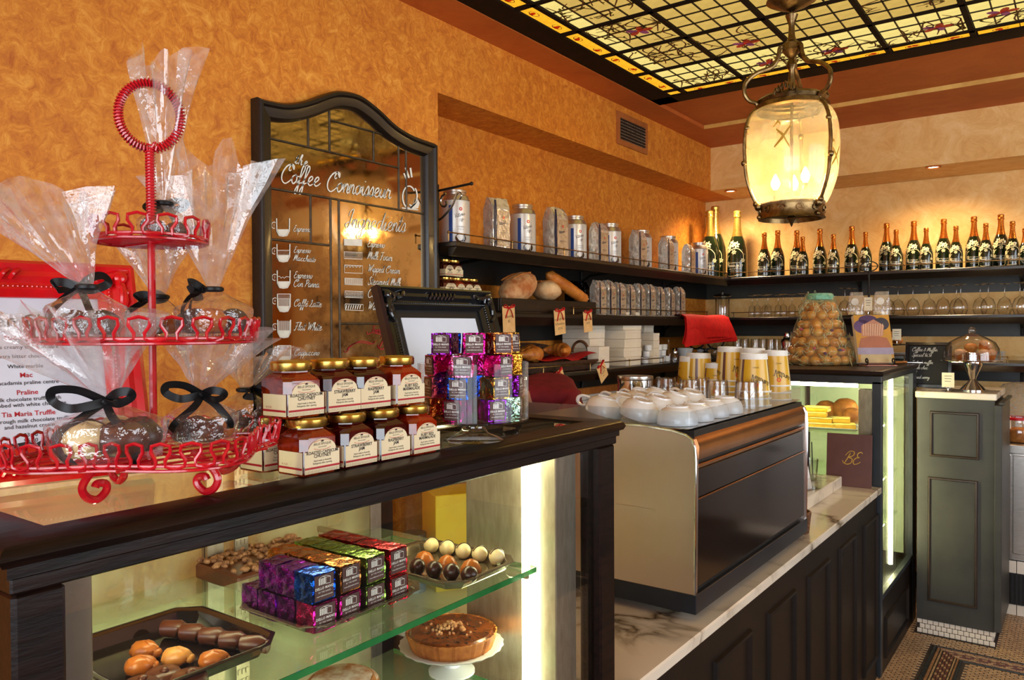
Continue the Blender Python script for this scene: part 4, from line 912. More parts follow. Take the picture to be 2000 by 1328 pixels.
# tray with brownies on the glass shelf
def tray(name, label, x0, x1, y0, y1, z, mat, h=.012, c=.028, rimw=.012):
    t = thing(name, label, 'tray', ((x0+x1)/2, (y0+y1)/2, z)); a, b = (x1-x0)/2, (y1-y0)/2
    oct_ = lambda d: [(-a+d+c, -b+d), (a-d-c, -b+d), (a-d, -b+d+c), (a-d, b-d-c), (a-d-c, b-d), (-a+d+c, b-d), (-a+d, b-d-c), (-a+d, -b+d+c)]
    mb = MB(); mb.prism(oct_(rimw+.006), .0, .0015); mb.build('tray_base', mat, t, smooth=0)
    mb = MB(); mb.sweep([(0, h), (0, h+.0015), (rimw*.5, h+.0015), (rimw, h-.001), (rimw+.007, .001), (rimw+.005, .0), (rimw*.6, h-.003), (0, h)], oct_(0), True); mb.build('tray_rim', mat, t); return t
M_TRAY = pm('clear_smoked_plastic', S(120, 106, 84), S(96, 82, 62), scale=10, rough=.14, metal=.35, coat=.5)
M_BLACKTRAY = pm('glossy_black_plastic', S(30, 20, 16), S(22, 14, 11), scale=10, rough=.1, coat=.5)
tray('serving_tray', 'shallow silver tray under the stacked foil brownies on the glass shelf', -1.042, -.850, .690, .934, SZ, M_TRAY)
tray('serving_tray', 'silver tray of white and dark chocolates on the glass shelf', -1.040, -.806, .942, 1.128, SZ, M_TRAY, .016)
tray('serving_tray', 'glossy black tray of milk chocolate shapes on the glass shelf', -1.076, -.850, .440, .652, SZ, M_BLACKTRAY, .018)
BT = SZ+.0016; KB = 1.2; stp = BRN*KB+.0018; gb = 'foil brownies stacked on the case tray'
xs_ = [-.884-stp*k for k in range(4)]; ys_ = [.724+stp*k+(.007*k) for k in range(4)]
cols0 = [['magenta', 'purple', 'purple', 'purple'], ['magenta', 'magenta', 'copper', 'copper'], ['green', 'green', 'green', 'green'], ['red', 'red', 'red', 'red']]
cols1 = [['blue', 'purple', 'purple', None], ['copper', 'copper', 'copper', 'copper'], ['green', 'green', 'green', 'green'], ['red', 'red', 'red', 'red']]
rr = random.Random(2)
for L_, cols in enumerate((cols0, cols1)):
    for j in range(4):
        for i in range(4):
            c = cols[j][i]
            if c: t = brownie(c, (xs_[i]+rr.uniform(-.001, .001), ys_[j]+rr.uniform(-.002, .002), BT+L_*(BRN*KB+.0024)), rr.uniform(-.05, .05), '%s foil brownie with brown label in the %s layer on the case tray' % (c, ('bottom', 'top')[L_]), gb); t.scale = (KB,)*3

# ------------------------------------------------------------------ loose chocolates on the trays
def lump(name, mat, label, group, p, rz, build, cat='chocolate'):
    mb = MB(); build(mb); return tag(mb.build(name, mat, None, loc=p, rz=rz, smooth=60), label, cat, group)
def barrel(mb):
    mb.tube([(-.016, 0, .011), (-.014, 0, .0125), (.010, 0, .0125), (.013, 0, .012), (.014, 0, .009), (.018, 0, .010), (.022, 0, .011), (.023, 0, .010)], [.002, .011, .0122, .010, .007, .009, .008, .001], 14)
def shell(mb):
    w = lambda d: 1+.07*cos(9*atan2(d.y, d.x+.6)); mb.ball((0, 0, .009), (.019, .014, .0125), 22, 10, w, -.72); mb.tube(cr([(.016, -.006, .010), (.004, -.002, .0215), (-.012, .006, .016)], 4), [.0012]*9, 6); mb.ball((.017, 0, .006), (.006, .008, .006), 10, 6)
gA = 'chocolates on the black tray'
for k in range(5): lump('chocolate', M_CHOC, 'barrel shaped milk chocolate on the glossy black tray', gA, (-1.015+.034*k, .585+.008*k, BT), .5, barrel)
for k, (x, y, m_) in enumerate(((-.985, .528, M_CARAMEL), (-.932, .541, pm('pale_caramel_chocolate', S(206, 150, 80), S(188, 112, 44), scale=16, rough=.3)), (-.885, .563, M_CARAMEL), (-.945, .50, M_CARAMEL))):
    lump('chocolate', m_, 'shell shaped %s chocolate on the glossy black tray' % ('pale caramel' if k == 1 else 'caramel'), gA, (x, y, BT), .6+.2*k, shell)
for k, (x, y) in enumerate(((-.905, .508), (-.872, .522), (-.90, .478))):
    lump('chocolate', M_CHOC, 'flat round milk chocolate with nut on the glossy black tray', gA, (x, y, BT), k, lambda mb: (mb.lathe([(.001, 0), (.020, 0), (.022, .005), (.019, .010), (.001, .011)], 18), mb.ball((.003, 0, .012), (.007, .005, .004), 10, 6)))
gC = 'chocolates on the silver tray'
for k in range(5):
    t = lump('chocolate', M_WHITECHOC, 'round white chocolate truffle with a brown line on the silver tray', gC, (-1.0+.037*k, 1.098+.003*k, BT), 0, lambda mb: mb.ball((0, 0, .0135), .0145, 18, 12, None, -.92))
    mb = MB(); mb.tube([(.0142*cos(a)*.4, .0150*cos(a), .0135+.0150*sin(a)) for a in [.3+.18*i for i in range(14)]], .0009, 5); mb.build('icing_line', M_DARKCHOC, t)
for k in range(4): lump('chocolate', M_DARKCHOC, 'round dark chocolate truffle on the silver tray', gC, (-.93+.034*k, .985+.006*k, BT), 0, lambda mb: mb.ball((0, 0, .0135), .0145, 18, 12, lambda d: 1+.03*noise.noise(d*4), -.92))
for k in range(3): lump('chocolate', M_CARAMEL, 'domed caramel chocolate on the silver tray', gC, (-.965+.05*k, 1.04+.006*k, BT), .3, lambda mb: mb.lathe([(.001, 0), (.019, 0), (.0185, .006), (.012, .017), (.004, .0215), (.001, .022)], 18))

# ------------------------------------------------------------------ nut tart on its stand, dusted cake, slab tart at the back
pc = at(882, 1262, X=-.985)
cs_ = thing('cake_stand', 'white scalloped pedestal cake stand under the nut tart inside the case', 'cake stand', (pc.x, pc.y, .985))
zp_ = pc.z; R0 = .098
mb = MB(); mb.lathe([(.001, zp_-.985-.004), (R0*.7, zp_-.985-.004), (R0, zp_-.985+.004), (R0+.003, zp_-.985+.007), (R0, zp_-.985+.008), (R0*.7, zp_-.985), (.001, zp_-.985)], 48, wob=lambda a, z: 1+.012*cos(24*a)); mb.build('plate', M_PORCELAIN, cs_)
mb = MB(); mb.lathe([(.001, 0), (.045, 0), (.045, .004), (.016, .012), (.010, .03), (.010, zp_-.985-.012), (.02, zp_-.985-.004)], 24); mb.build('pedestal', M_PORCELAIN, cs_)
tt = thing('nut_tart', 'glazed brown nut tart with fluted pastry on the cake stand inside the case', 'tart', (pc.x, pc.y, zp_+.001))
mb = MB(); mb.lathe([(.001, 0), (.078, 0), (.088, .030), (.086, .032), (.083, .028), (.001, .028)], 96, wob=lambda a, z: 1+.018*cos(40*a)); mb.build('pastry_case', M_BAKED, tt)
mb = MB(); mb.lathe([(.001, .030), (.05, .0335), (.078, .033), (.084, .028)], 40, cap=False); mb.build('glazed_filling', pm('shiny_caramel_glaze', S(150, 74, 22), S(96, 40, 12), scale=30, rough=.2, coat=.4, bump=.2), tt)
rr = random.Random(9); mb = MB(); mn = MB()
for k in range(70):
    a, r = rr.uniform(0, 6.3), abs(rr.gauss(0, .022)); mb.ball((r*cos(a), r*sin(a), .034+.010*max(0, 1-r/.04)), (rr.uniform(.002, .005), rr.uniform(.002, .005), rr.uniform(.002, .004)), 6, 4)
for k in range(26):
    a, r = rr.uniform(0, 6.3), rr.uniform(.03, .078); mn.ball((r*cos(a), r*sin(a), .033), (.0045, .003, .0015), 6, 4)
tag(mb.build('nut_crumble', M_FLOURED, tt), kind='stuff'); tag(mn.build('nut_piece', M_DARKCHOC, tt), kind='stuff')
dcx = at(668, 1328, X=-.95)
dk = thing('dusted_cake', 'round cake dusted with icing sugar low in the display case', 'cake', (-.97, at(668, 1320, X=-.97).y, .986))
hh = at(668, 1318, X=-.97).z-.986
mb = MB(); mb.lathe([(.001, 0), (.058, 0), (.060, .01), (.060, hh-.012), (.05, hh-.003), (.001, hh)], 40); mb.build('sponge', M_BAKED, dk)
mb = MB(); mb.lathe([(.001, hh+.0012), (.045, hh-.0005), (.058, hh-.009)], 40, cap=False, wob=lambda a, z: 1+.05*noise.noise(Vector((3*cos(a), 3*sin(a), 0)))); mb.build('sugar_dusting', pm('icing_sugar', S(240, 228, 206), S(190, 120, 60), scale=40, rough=.9, bump=.3), dk)
st = thing('slab_tart', 'rectangular chocolate crumble slab tart on the rear glass shelf', 'tart', (-1.30, .95, 1.173))
mb = MB(); mb.box(-.07, .07, -.115, .115, 0, .030, .004); mb.build('pastry_base', M_CHOC, st)
mb = MB(); rr = random.Random(4)
for k in range(160): mb.ball((rr.uniform(-.066, .066), rr.uniform(-.11, .11), .031+rr.uniform(0, .006)), (rr.uniform(.004, .010), rr.uniform(.004, .010), .005), 6, 4)
tag(mb.build('chocolate_crumble', pm('chocolate_crumble', S(92, 54, 34), S(180, 130, 90), scale=60, rough=.7), st), kind='stuff')

TZ = CZ+.0002
# ------------------------------------------------------------------ ornate leaning picture frames
def ornate(name, label, p, rz, lean, w, h, fw, mat, paper, depth=.02):
    """frame in local (u right, v up, toward viewer = +w); stands on its lower edge, leaning back"""
    t = thing(name, label, 'picture frame', p, rot=(0, -lean, rz))
    M = lambda u, v, s: (s, u, v)          # face looks along local +x
    mb = MB(); mb.sweep([(0, 0), (0, depth*.8), (fw*.12, depth), (fw*.3, depth*.75), (fw*.45, depth*.8), (fw*.62, depth*.55), (fw*.8, depth*.6), (fw, depth*.3), (fw, 0)], [(-w/2, 0), (w/2, 0), (w/2, h), (-w/2, h)], True, M); mb.build('moulding', mat, t)
    mb = MB(); d = fw*.72; n1, n2 = int((w-2*d)/.0052), int((h-2*d)/.0052); k1 = fw*.22
    for i in range(n1+1):
        for v in (d, h-d): mb.ball(M(-w/2+d+(w-2*d)*i/n1, v, depth*.6), .0019, 6, 4)
    for i in range(1, n2):
        for u in (-w/2+d, w/2-d): mb.ball(M(u, d+(h-2*d)*i/n2, depth*.6), .0019, 6, 4)
    tag(mb.build('beading', mat, t), kind='stuff')
    for su in (-1, 1):
        for v0, sv in ((fw*.42, 1), (h-fw*.42, -1)):
            mb = MB(); cu = su*(w/2-fw*.42)
            for k in range(3):
                mb.tube(cr([M(cu+su*.010-su*.004*k, v0-sv*.008, depth*.85), M(cu-su*(.006+.012*k), v0+sv*.004*(k-1), depth*1.05), M(cu-su*(.016+.014*k), v0+sv*.006*(1-k), depth*.9), M(cu-su*(.012+.016*k), v0+sv*(.012-.006*k), depth*.8)], 4), .0034, 6)
                mb.tube(cr([M(cu, v0+sv*.0, depth*.85), M(cu+su*.004*(k-1), v0+sv*(.010+.012*k), depth*1.05), M(cu+su*.006*(1-k), v0+sv*(.022+.014*k), depth*.9), M(cu+su*(.010-.006*k), v0+sv*(.018+.014*k), depth*.8)], 4), .0034, 6)
            mb.ball(M(cu, v0, depth), (.005, .009, .009), 10, 6); tag(mb.build('corner_scroll', mat, t), kind='stuff')
    for v0 in (fw*.42, h-fw*.42):
        mb = MB()
        for k in range(-3, 4): mb.tube(cr([M(.011*k, v0-.006, depth*.8), M(.011*k+.004, v0+.001, depth*1.0), M(.011*k+.010, v0+.007, depth*.8)], 4), .0028, 6)
        tag(mb.build('rail_scroll', mat, t), kind='stuff')
    mb = MB(); mb.box(-.002, .001, -w/2+fw*.7, w/2-fw*.7, fw*.7, h-fw*.7); mb.build('backing_board', M_BLACK, t, smooth=0)
    return t, M
M_REDFRAME = pm('glossy_red_lacquer', S(214, 16, 24), S(184, 8, 16), scale=14, rough=.22, coat=.4)
ra, rb = at(0, 962, Z=TZ), at(312, 924, Z=TZ); lean = .30
rzf = atan2((rb-ra).x*-1, (rb-ra).y); W = .36; H_ = .285
dirv = (rb-ra).normalized(); mid = rb-dirv*(W/2)
M_POSTER = pm('cool_white_paper', S(206, 210, 222), S(196, 200, 214), scale=10, rough=.6)
rf, MF = ornate('picture_frame', 'ornate red picture frame with a chocolate menu leaning on the display case', (mid.x-.02, mid.y, TZ), rzf, lean, W, H_, .046, M_REDFRAME, None)
mb = MB(); mb.box(.001, .0022, -W/2+.046, W/2-.046, .046, H_-.046); pp = mb.build('menu_sheet', M_POSTER, rf, smooth=0)
tx, txr = MB(), MB(); MX = lambda u, v, w: (.0026, u, v)
put_text(tx, 'Belgian Chocolates', .024, MX, .062, H_-.084, bold=.012, sx=.95)
for s, v, r in (('Straw berry', .184, 1), ('Extra creamy truffle in dark', .172, 0), ('Extra bitter chocolate', .160, 0), ('White marble', .147, 0), ('Mac', .135, 1), ('Macadamia praline centre', .126, 0), ('Praline', .113, 1), ('Milk chocolate truffle with', .105, 0), ('enrobed with white chocolate', .098, 0), ('Tia Maria Truffle', .086, 1), ('All through milk chocolate truffle', .078, 0), ('and hazelnut cream', .071, 0), ('$3.00', .060, 0), ('$6.00', .053, 0)):
    put_text(txr if r else tx, s, .0085 if r else .0068, MX, .045, v, bold=.008 if not r else .015)
pts = [(-.16, .047), (.12, .047)]; rr = random.Random(8)
for k in range(28): pts.append((.12-.01*k, .050+rr.uniform(0, .006)))
tx.poly([MX(u, v, 0) for u, v in pts])
tag(tx.build('menu_print', M_INK, pp, smooth=0), kind='stuff'); tag(txr.build('menu_print', M_REDINK, pp, smooth=0), kind='stuff')
M_BLACKFRAME = pm('glossy_black_lacquer', S(14, 15, 18), S(24, 25, 28), scale=14, rough=.16, coat=.6)
ba = at(1032, 832, Z=TZ)
bfm, MF = ornate('picture_frame', 'ornate glossy black picture frame holding blank pale paper beside the brownies', (-.962, 1.155, TZ), 0, .30, .335, .275, .044, M_BLACKFRAME, None)
mb = MB(); mb.box(.001, .0022, -.335/2+.058, .335/2-.058, .058, .275-.058); mb.build('blank_sheet', pm('pale_blue_white_paper', S(216, 226, 240), S(208, 218, 234), scale=8, rough=.5), bfm, smooth=0)

# ------------------------------------------------------------------ red wire tiered stand
M_REDWIRE = pm('red_coated_wire', S(196, 20, 34), S(168, 12, 26), scale=20, rough=.2, coat=.5)
SX, SY = -.858, .474
zc_ = lambda y: at(292, y, X=SX).z
ws = thing('wire_stand', 'red wire three tier stand with a coiled loop handle holding cellophane bags', 'tiered stand', (SX, SY, TZ))
T1, T2, T3 = zc_(474)-TZ, zc_(668)-TZ, zc_(885)-TZ
def lobed(R, amp, n, ph, a): return R*(1+amp*cos(n*a+ph))
tiers = ((T1, .060, .0, 3, 0, 13, .024), (T2, .118, .045, 3, .6, 26, .025), (T3, .132, .13, 4, .4, 34, .026))
for z, R, am, n, ph, nl, h in tiers:
    mb = MB(); rad = lambda a: lobed(R, am, n, ph, a)
    for dz in (0, .005): mb.tube([(rad(a)*cos(a), rad(a)*sin(a), z+dz) for a in [2*pi*k/72 for k in range(72)]], .0018, 6, True)
    for k in range(9):
        u = -R*.9+1.8*R*k/8; l = sqrt(max(R*R*.9-u*u, 0)); mb.tube([(u, -l, z+.001), (u, l, z+.001)], .0014, 5)
    mb.tube([(-R*.95, 0, z), (R*.95, 0, z)], .002, 6)
    mb.build('tier_floor', M_REDWIRE, ws)
    mb = MB(); pts = []; N = nl*10
    for k in range(N):
        t = 2*pi*k/10; a = 2*pi*k/N + .42*(2*pi/nl)*sin(2*t)*.55; hh = h*(.5-.5*cos(t)); pts.append((rad(a)*cos(a)*(1+.03*hh/h), rad(a)*sin(a)*(1+.03*hh/h), z+.002+hh))
    mb.tube(pts, .0019, 6, True); mb.build('crown_wire', M_REDWIRE, ws)
mb = MB(); zlo = zc_(290)-TZ; mb.tube([(0, 0, T3), (0, 0, zlo)], .0042, 10); mb.build('pole', M_REDWIRE, ws)
rl = (zc_(162)-zc_(290))/2; cl = Vector((0, 0, zlo+rl))
# the loop is turned to face the room along +x/-y
ld = Vector((.50, .866, 0))
ring = [cl+ld*(rl*.86*sin(a))+Vector((0, 0, -rl*cos(a))) for a in [.06+2*pi*k/40*.98 for k in range(41)]]
mb = MB(); mb.tube(ring, .0032, 8); mb.build('loop', M_REDWIRE, ws)
spine = cr([Vector((0, 0, T1+.012)), Vector((0, 0, (T1+zlo)/2)), Vector((0, 0, zlo))]+ring[1:], 9)
def coil(path, turns, r, wr):
    P = [Vector(p) for p in path]; out = []; L = [0]
    for a, b in zip(P, P[1:]): L.append(L[-1]+(b-a).length)
    n = turns*7
    j = 0
    for i in range(n+1):
        s = L[-1]*i/n
        while j < len(P)-2 and L[j+1] < s: j += 1
        t = (s-L[j])/((L[j+1]-L[j]) or 1); p = P[j].lerp(P[j+1], t); d = (P[j+1]-P[j]).normalized()
        e1 = d.cross(Vector((.866, -.5, 0.01))).normalized(); e2 = d.cross(e1); a = 2*pi*i/7
        out.append(p+(e1*cos(a)+e2*sin(a))*r)
    m_ = MB(); m_.tube(out, wr, 5); return m_
coil(spine, 92, .0048, .0012).build('coil_wrap', M_REDWIRE, ws)
for k, (fx, fy) in enumerate(((at(180, 990, Z=TZ)), (at(225, 950, Z=TZ)), (at(412, 972, Z=TZ)), (at(448, 935, Z=TZ)))) if False else enumerate([tuple(at(*q, Z=TZ))[:2] for q in ((182, 985), (228, 946), (408, 968), (448, 925))]):
    f = Vector((fx-SX, fy-SY, 0)); d = f.normalized(); r0 = f.length; mb = MB()
    pts = [d*(r0*.72)+Vector((0, 0, T3+.002)), d*(r0*.98)+Vector((0, 0, T3-.010)), d*(r0*1.16)+Vector((0, 0, T3*.45)), d*(r0*1.10)+Vector((0, 0, .009)), d*(r0*.94)+Vector((0, 0, .0045)), d*(r0*.80)+Vector((0, 0, .012)), d*(r0*.80)+Vector((0, 0, T3*.42)), d*(r0*.93)+Vector((0, 0, T3*.46)), d*(r0*.97)+Vector((0, 0, .018))]
    mb.tube(cr(pts, 6), .0045, 8); mb.build('scroll_foot', M_REDWIRE, ws)

# ------------------------------------------------------------------ cellophane bags of chocolates
M_CELLO = clear('cellophane', (.97, .97, .97), 1.5, rough=.06, haze=.17, hazecol=(.95, .95, .95), bump=.25, bscale=55, boost=2.4)
M_CELLOB = clear('cellophane_pouch', (.97, .96, .95), 1.5, rough=.05, haze=.05, hazecol=(.95, .95, .95), bump=.5, bscale=70, boost=2.6)
def bow(t, z, size, face, tails=True, rs=0):
    rr = random.Random(rs); fx, fy = cos(face), sin(face); sx, sy = -fy, fx
    P = lambda s, f, v: (sx*s+fx*f, sy*s+fy*f, z+v)
    mb = MB(); mb.tube([( .0095*cos(a), .0095*sin(a), z) for a in [2*pi*k/16 for k in range(16)]], .0030, 6, True, flat=1.0)
    for sd in (-1, 1):
        q = size*(.86 if sd < 0 else .55)*rr.uniform(.85, 1.1); dr = rr.uniform(-.35, .15); f2 = rr.uniform(.016, .028)
        mb.tube(cr([P(0, .011, 0), P(sd*q*.5, f2, q*(.30+dr*.4)), P(sd*q, f2+.004, q*(.30+dr)), P(sd*q*1.05, f2, q*(.05+dr)), P(sd*q*.6, f2+.006, q*(-.12+dr*.6)), P(0, .013, 0)], 6), .0052, 6, flat=.14, up=(fx, fy, .3*sd))
        if tails:
            l = rr.uniform(1.1, 1.9)
            mb.tube(cr([P(0, .012, 0), P(sd*size*.30*rr.uniform(.6, 1.5), .026, -size*.30), P(sd*size*rr.uniform(.3, .9), .032, -size*.75), P(sd*size*rr.uniform(.4, 1.3), .026, -size*l*.75)], 5), .0048, 6, flat=.14, up=(fx, fy, .2))
    mb.ball(P(0, .012, 0), .005, 8, 6); mb.build('ribbon_bow', M_BLACKRIBBON, t)
def bag(p, R, hb, hn, ftop, fr, lean, face, label, chocs, seed, size=.034, ex=1.0):
    """pouch radius R bulging to height hb, neck at hn, flared top reaching ftop with radius fr leaning (dx,dy)"""
    t = thing('cellophane_bag', label, 'gift bag', p, group='cellophane bags on the red wire stand'); rr = random.Random(seed)
    o = Vector((seed*5.3, seed*2.1, 0))
    def pouch(u, v):
        a = 2*pi*u; z = hn*v; k = min(v*hn/hb, 1)
        r = R*(.90+.10*sin(min(k, 1)*pi*.5)) if z < hb else .0065+(R-.0065)*max(0, 1-((z-hb)/(hn-hb)))**1.25
        if v < .06: r *= .72+.28*v/.06
        r *= 1+.10*noise.noise(Vector((2.2*cos(a), 2.2*sin(a), z*30))+o)+.05*sin(13*a)*(v**2)
        return (r*cos(a)*ex, r*sin(a), z)
    mb = MB(); mb.sheet(pouch, 40, 14, True); mb.build('cellophane_pouch', M_CELLOB, t, smooth=70)
    def fl(u, v):
        a = 2*pi*u; q = v**1.15; top = ftop*(1+.22*noise.noise(Vector((1.6*cos(a), 1.6*sin(a), 4))+o)); z = hn+(top-hn)*q
        r = .0065+(fr-.0065)*q**.9; pl = 1+.40*q*sin(7*a+seed)+.22*q*sin(12*a+2*seed)+.15*noise.noise(Vector((3*cos(a), 3*sin(a), 3*v))+o)
        return (r*pl*cos(a)+lean[0]*q, r*pl*sin(a)*.75+lean[1]*q, z)
    mb = MB(); mb.sheet(fl, 56, 12, True); mb.build('cellophane_flare', M_CELLO, t, smooth=40)
    bow(t, hn, size, face, True, seed)
    for k, m_ in enumerate(chocs):
        a = 2*pi*k/len(chocs)+seed; d = R*.48*(1 if len(chocs) > 1 else 0)
        mb = MB(); mb.ball((0, 0, 0), (R*.46, R*.38, R*.34), 14, 9, lambda dd: 1+.08*cos(5*atan2(dd.y, dd.x))*max(dd.z, 0)+.04*noise.noise(dd*3), -.85)
        mb.build('chocolate', m_, t, loc=(d*cos(a), d*sin(a), R*.36+.002), rz=a*1.7)
    return t
RX = Vector((_r.x, _r.y, 0)).normalized()             # to the right as one faces the stand
def onst(px_, py_, dep=0):
    """a point level with the stand, shifted dep metres away from the room"""
    X = SX-dep; p = at(px_, py_, X=X); return p
z1w, z2w, z3w = TZ+T1+.004, TZ+T2+.004, TZ+T3+.004
wr = lambda q, z: (q.x, q.y, z)
def B(px_, z, dep, *a, **k):
    p = at(px_, 664, X=SX-dep); return bag((p.x, p.y, z), *a, **k)
lv = lambda s: (RX.x*s, RX.y*s)
FC = -.75
B(322, z1w, .010, .030, .024, .044, .210, .036, lv(.004), 2.6, 'tall narrow cellophane bag on the top tier of the red wire stand', [M_CHOC, M_WHITECHOC, M_CHOC], 1, .030)
B(172, z2w, -.015, .040, .034, .055, .150, .064, lv(-.058), 3.3, 'cellophane bag with dark chocolates over the red frame, middle tier', [M_CHOC, M_DARKCHOC, M_CHOC, M_DARKCHOC], 2, .036)
B(312, z2w, .050, .034, .028, .050, .115, .040, lv(-.01), 3.2, 'small cellophane bag behind the pole on the middle tier', [M_DARKCHOC, M_CHOC, M_CARAMEL], 3, .026)
B(418, z2w, -.020, .046, .036, .058, .205, .062, lv(.002), 3.9, 'large cellophane bag with swirled chocolates beside the mirror, middle tier', [M_CHOC, M_CARAMEL, M_DARKCHOC, M_CARAMEL], 4, .036)
B(212, z3w, -.030, .058, .040, .062, .150, .090, lv(-.045), FC, 'wide cellophane bag with a white chocolate on the bottom tier', [M_WHITECHOC, M_CHOC, M_DARKCHOC, M_WHITECHOC, M_CHOC], 5, .050)
B(392, z3w, -.010, .042, .036, .060, .130, .060, lv(.022), FC+.2, 'cellophane bag with brown chocolates beside the jam jars, bottom tier', [M_CHOC, M_CARAMEL, M_CHOC, M_DARKCHOC], 6, .040)
B(478, z3w, .045, .036, .038, .056, .105, .045, lv(.02), 0.2, 'small cellophane bag of dark chocolates behind the bag beside the jam jars', [M_DARKCHOC, M_CHOC, M_DARKCHOC], 7, .030)

# ------------------------------------------------------------------ jam jars in two tiers
def jam(name, c1, c2): return pm(name, c1, c2, scale=60, rough=.06, coat=.8, trans=.25, detail=3)
JAMS = {'chutney': jam('capsicum_chutney', S(150, 46, 12), S(104, 24, 8)), 'strawberry': jam('strawberry_jam', S(84, 10, 10), S(52, 6, 8)), 'raspberry': jam('raspberry_jam', S(66, 8, 14), S(40, 6, 10)), 'marmalade': jam('ruby_marmalade', S(166, 44, 14), S(124, 26, 10))}
JW, JH = .060, .0735
def jar_body(mb, w, c=.008, hs=.047, neck=.0235):
    a = w/2
    def ring(s, cc, z): return [(x*s, y*s, z) for x, y in ((a-cc, -a), (a, -a+cc), (a, a-cc), (a-cc, a), (-a+cc, a), (-a, a-cc), (-a, -a+cc), (-a+cc, -a))]
    rs = [ring(.94, c, 0), ring(1, c, .004), ring(1, c, hs), ring(.93, c*1.6, hs+.005)]
    n = neck; o8 = [(n*cos(t), n*sin(t)) for t in [-pi/2+.39*1+pi/4*k for k in range(8)]]
    rs.append([(x*1.02, y*1.02, hs+.011) for x, y in o8]); rs.append([(x, y, hs+.016) for x, y in o8])
    ids = [[mb.vert(p) for p in r] for r in rs]
    for A, B_ in zip(ids, ids[1:]):
        for i in range(8): mb.f.append([A[i], A[(i+1) % 8], B_[(i+1) % 8], B_[i]])
    mb.f.append(ids[0][::-1]); mb.f.append(ids[-1])
def lid(mb, r=.0268, z0=.0600, h=.0132): mb.lathe([(.001, z0), (r-.001, z0), (r, z0+.002), (r, z0+h-.003), (r-.002, z0+h-.0005), (r-.006, z0+h), (r-.008, z0+h-.0012), (.001, z0+h-.001)], 32)
JM = {}
for k, m_ in JAMS.items():
    mb = MB(); jar_body(mb, JW); JM[k] = mb.mesh('glass_body', m_, 25)
mb = MB(); lid(mb); me_lid = mb.mesh('lid', M_GOLDLID, 30)
M_JLABEL = pm('cream_jar_label', S(228, 214, 176), S(220, 204, 164), scale=12, rough=.65)
fa = JW/2+.0004
mb = MB(); hw = JW/2-.0015
pts = [(-hw, .003), (hw, .003), (hw, .031)]+[(.8*hw*cos(t)*1.0, .031+.0155*sin(t)) for t in [pi*k/12 for k in range(13)]]+[(-hw, .031)]
mb.prism(pts, fa, fa+.0004, lambda u, v, w: (w, u, v)); mb.box(-JW/2+.012, hw, -fa-.0004, -fa, .003, .031); me_jl = mb.mesh('label', M_JLABEL, 0)
def jar_print(lines):
    k, r = MB(), MB(); M_ = lambda u, v, w: (fa+.0007, u, v)
    put_text(k, 'BELLE ÉPOQUE', .0042, M_, 0, .0385, space=1.02); put_text(k, 'FINE GOURMET', .0020, M_, 0, .0352)
    k.poly([M_(u, v, 0) for u, v in ((-.002, .0425), (.002, .0425), (.0024, .0438), (0, .0446), (-.0024, .0438))])
    for s, v in zip(lines, (.0275, .0228)): put_text(k, s, .0062 if len(s) < 14 else .0056, M_, 0, v, bold=.018, sx=.98)
    put_text(k, 'Hand made in Australia', .0034, M_, 0, .0176, sx=.9); put_text(k, 'Refrigerate after opening', .0034, M_, 0, .0142, sx=.9)
    for sg in (1, -1): ribbon(r, [(u, .0385+sg*(.0062-.35*abs(u)*abs(u)*30) if sg > 0 else .0385-.0062+.35*u*u*30) for u in [-.014+.0028*i for i in range(11)]], .0005, M_, False)
    r.poly([M_(-hw, .0085, 0), M_(hw, .0085, 0), M_(hw, .0112, 0), M_(-hw, .0112, 0)])
    r.poly([(-JW/2+.012, -fa-.0007, .0085), (hw, -fa-.0007, .0085), (hw, -fa-.0007, .0112), (-JW/2+.012, -fa-.0007, .0112)])
    put_text(r, '8-12-24', .0036, lambda u, v, w: (u, -fa-.0007, v), -.006, .0132)
    for q in range(26): r_ = -hw+.001+(2*hw-.002)*q/25; k.poly([M_(r_, .0036, 0), M_(r_+.0003, .0036, 0), M_(r_+.0003, .0076, 0), M_(r_, .0076, 0)])
    return k.mesh('label_print', M_INK, 0), r.mesh('label_band', M_REDINK, 0)
KINDS_ = {'chutney': ('ROASTED CAPSICUM', 'CHUTNEY'), 'strawberry': ('STRAWBERRY', 'JAM'), 'raspberry': ('RASPBERRY', 'JAM'), 'marmalade': ('RUBY RED', 'MARMALADE')}
PR = {k: jar_print(v) for k, v in KINDS_.items()}
def jar(kind, p, label, group, rz=0, scale=1):
    t = thing('jam_jar', label, 'jar', p, rz, group); link('jar_body', JM[kind], t); a = link('label', me_jl, t); link('lid', me_lid, t); link('label_print', PR[kind][0], a); link('label_band', PR[kind][1], a)
    if scale != 1: t.scale = (scale,)*3
    return t
fxp = -.794; jx = fxp-JW/2
nm = {'chutney': 'roasted capsicum chutney', 'strawberry': 'strawberry jam', 'raspberry': 'raspberry jam', 'marmalade': 'ruby red marmalade'}
gj = 'jam jars stacked on the display case'; jy = []
for k, (px_, kd) in enumerate(((629, 'chutney'), (706, 'strawberry'), (773, 'raspberry'), (834, 'marmalade'))):
    y = at(px_, 890, X=fxp).y; jy.append(y); jar(kd, (jx, y, TZ), 'gold lidded jar of %s standing on the display case top' % nm[kd], gj)
for k, (px_, kd) in enumerate(((598, 'chutney'), (673, 'strawberry'), (734, 'raspberry'), (803, 'marmalade'))):
    y = at(px_, 770, X=fxp-.015).y; jar(kd, (jx-.015, y, TZ+JH+.0002), 'gold lidded jar of %s stacked on top of the lower jars' % nm[kd], gj)
jar('chutney', (jx-.066, jy[0]-.012, TZ), 'gold lidded jar of chutney half hidden behind the red wire stand', gj)
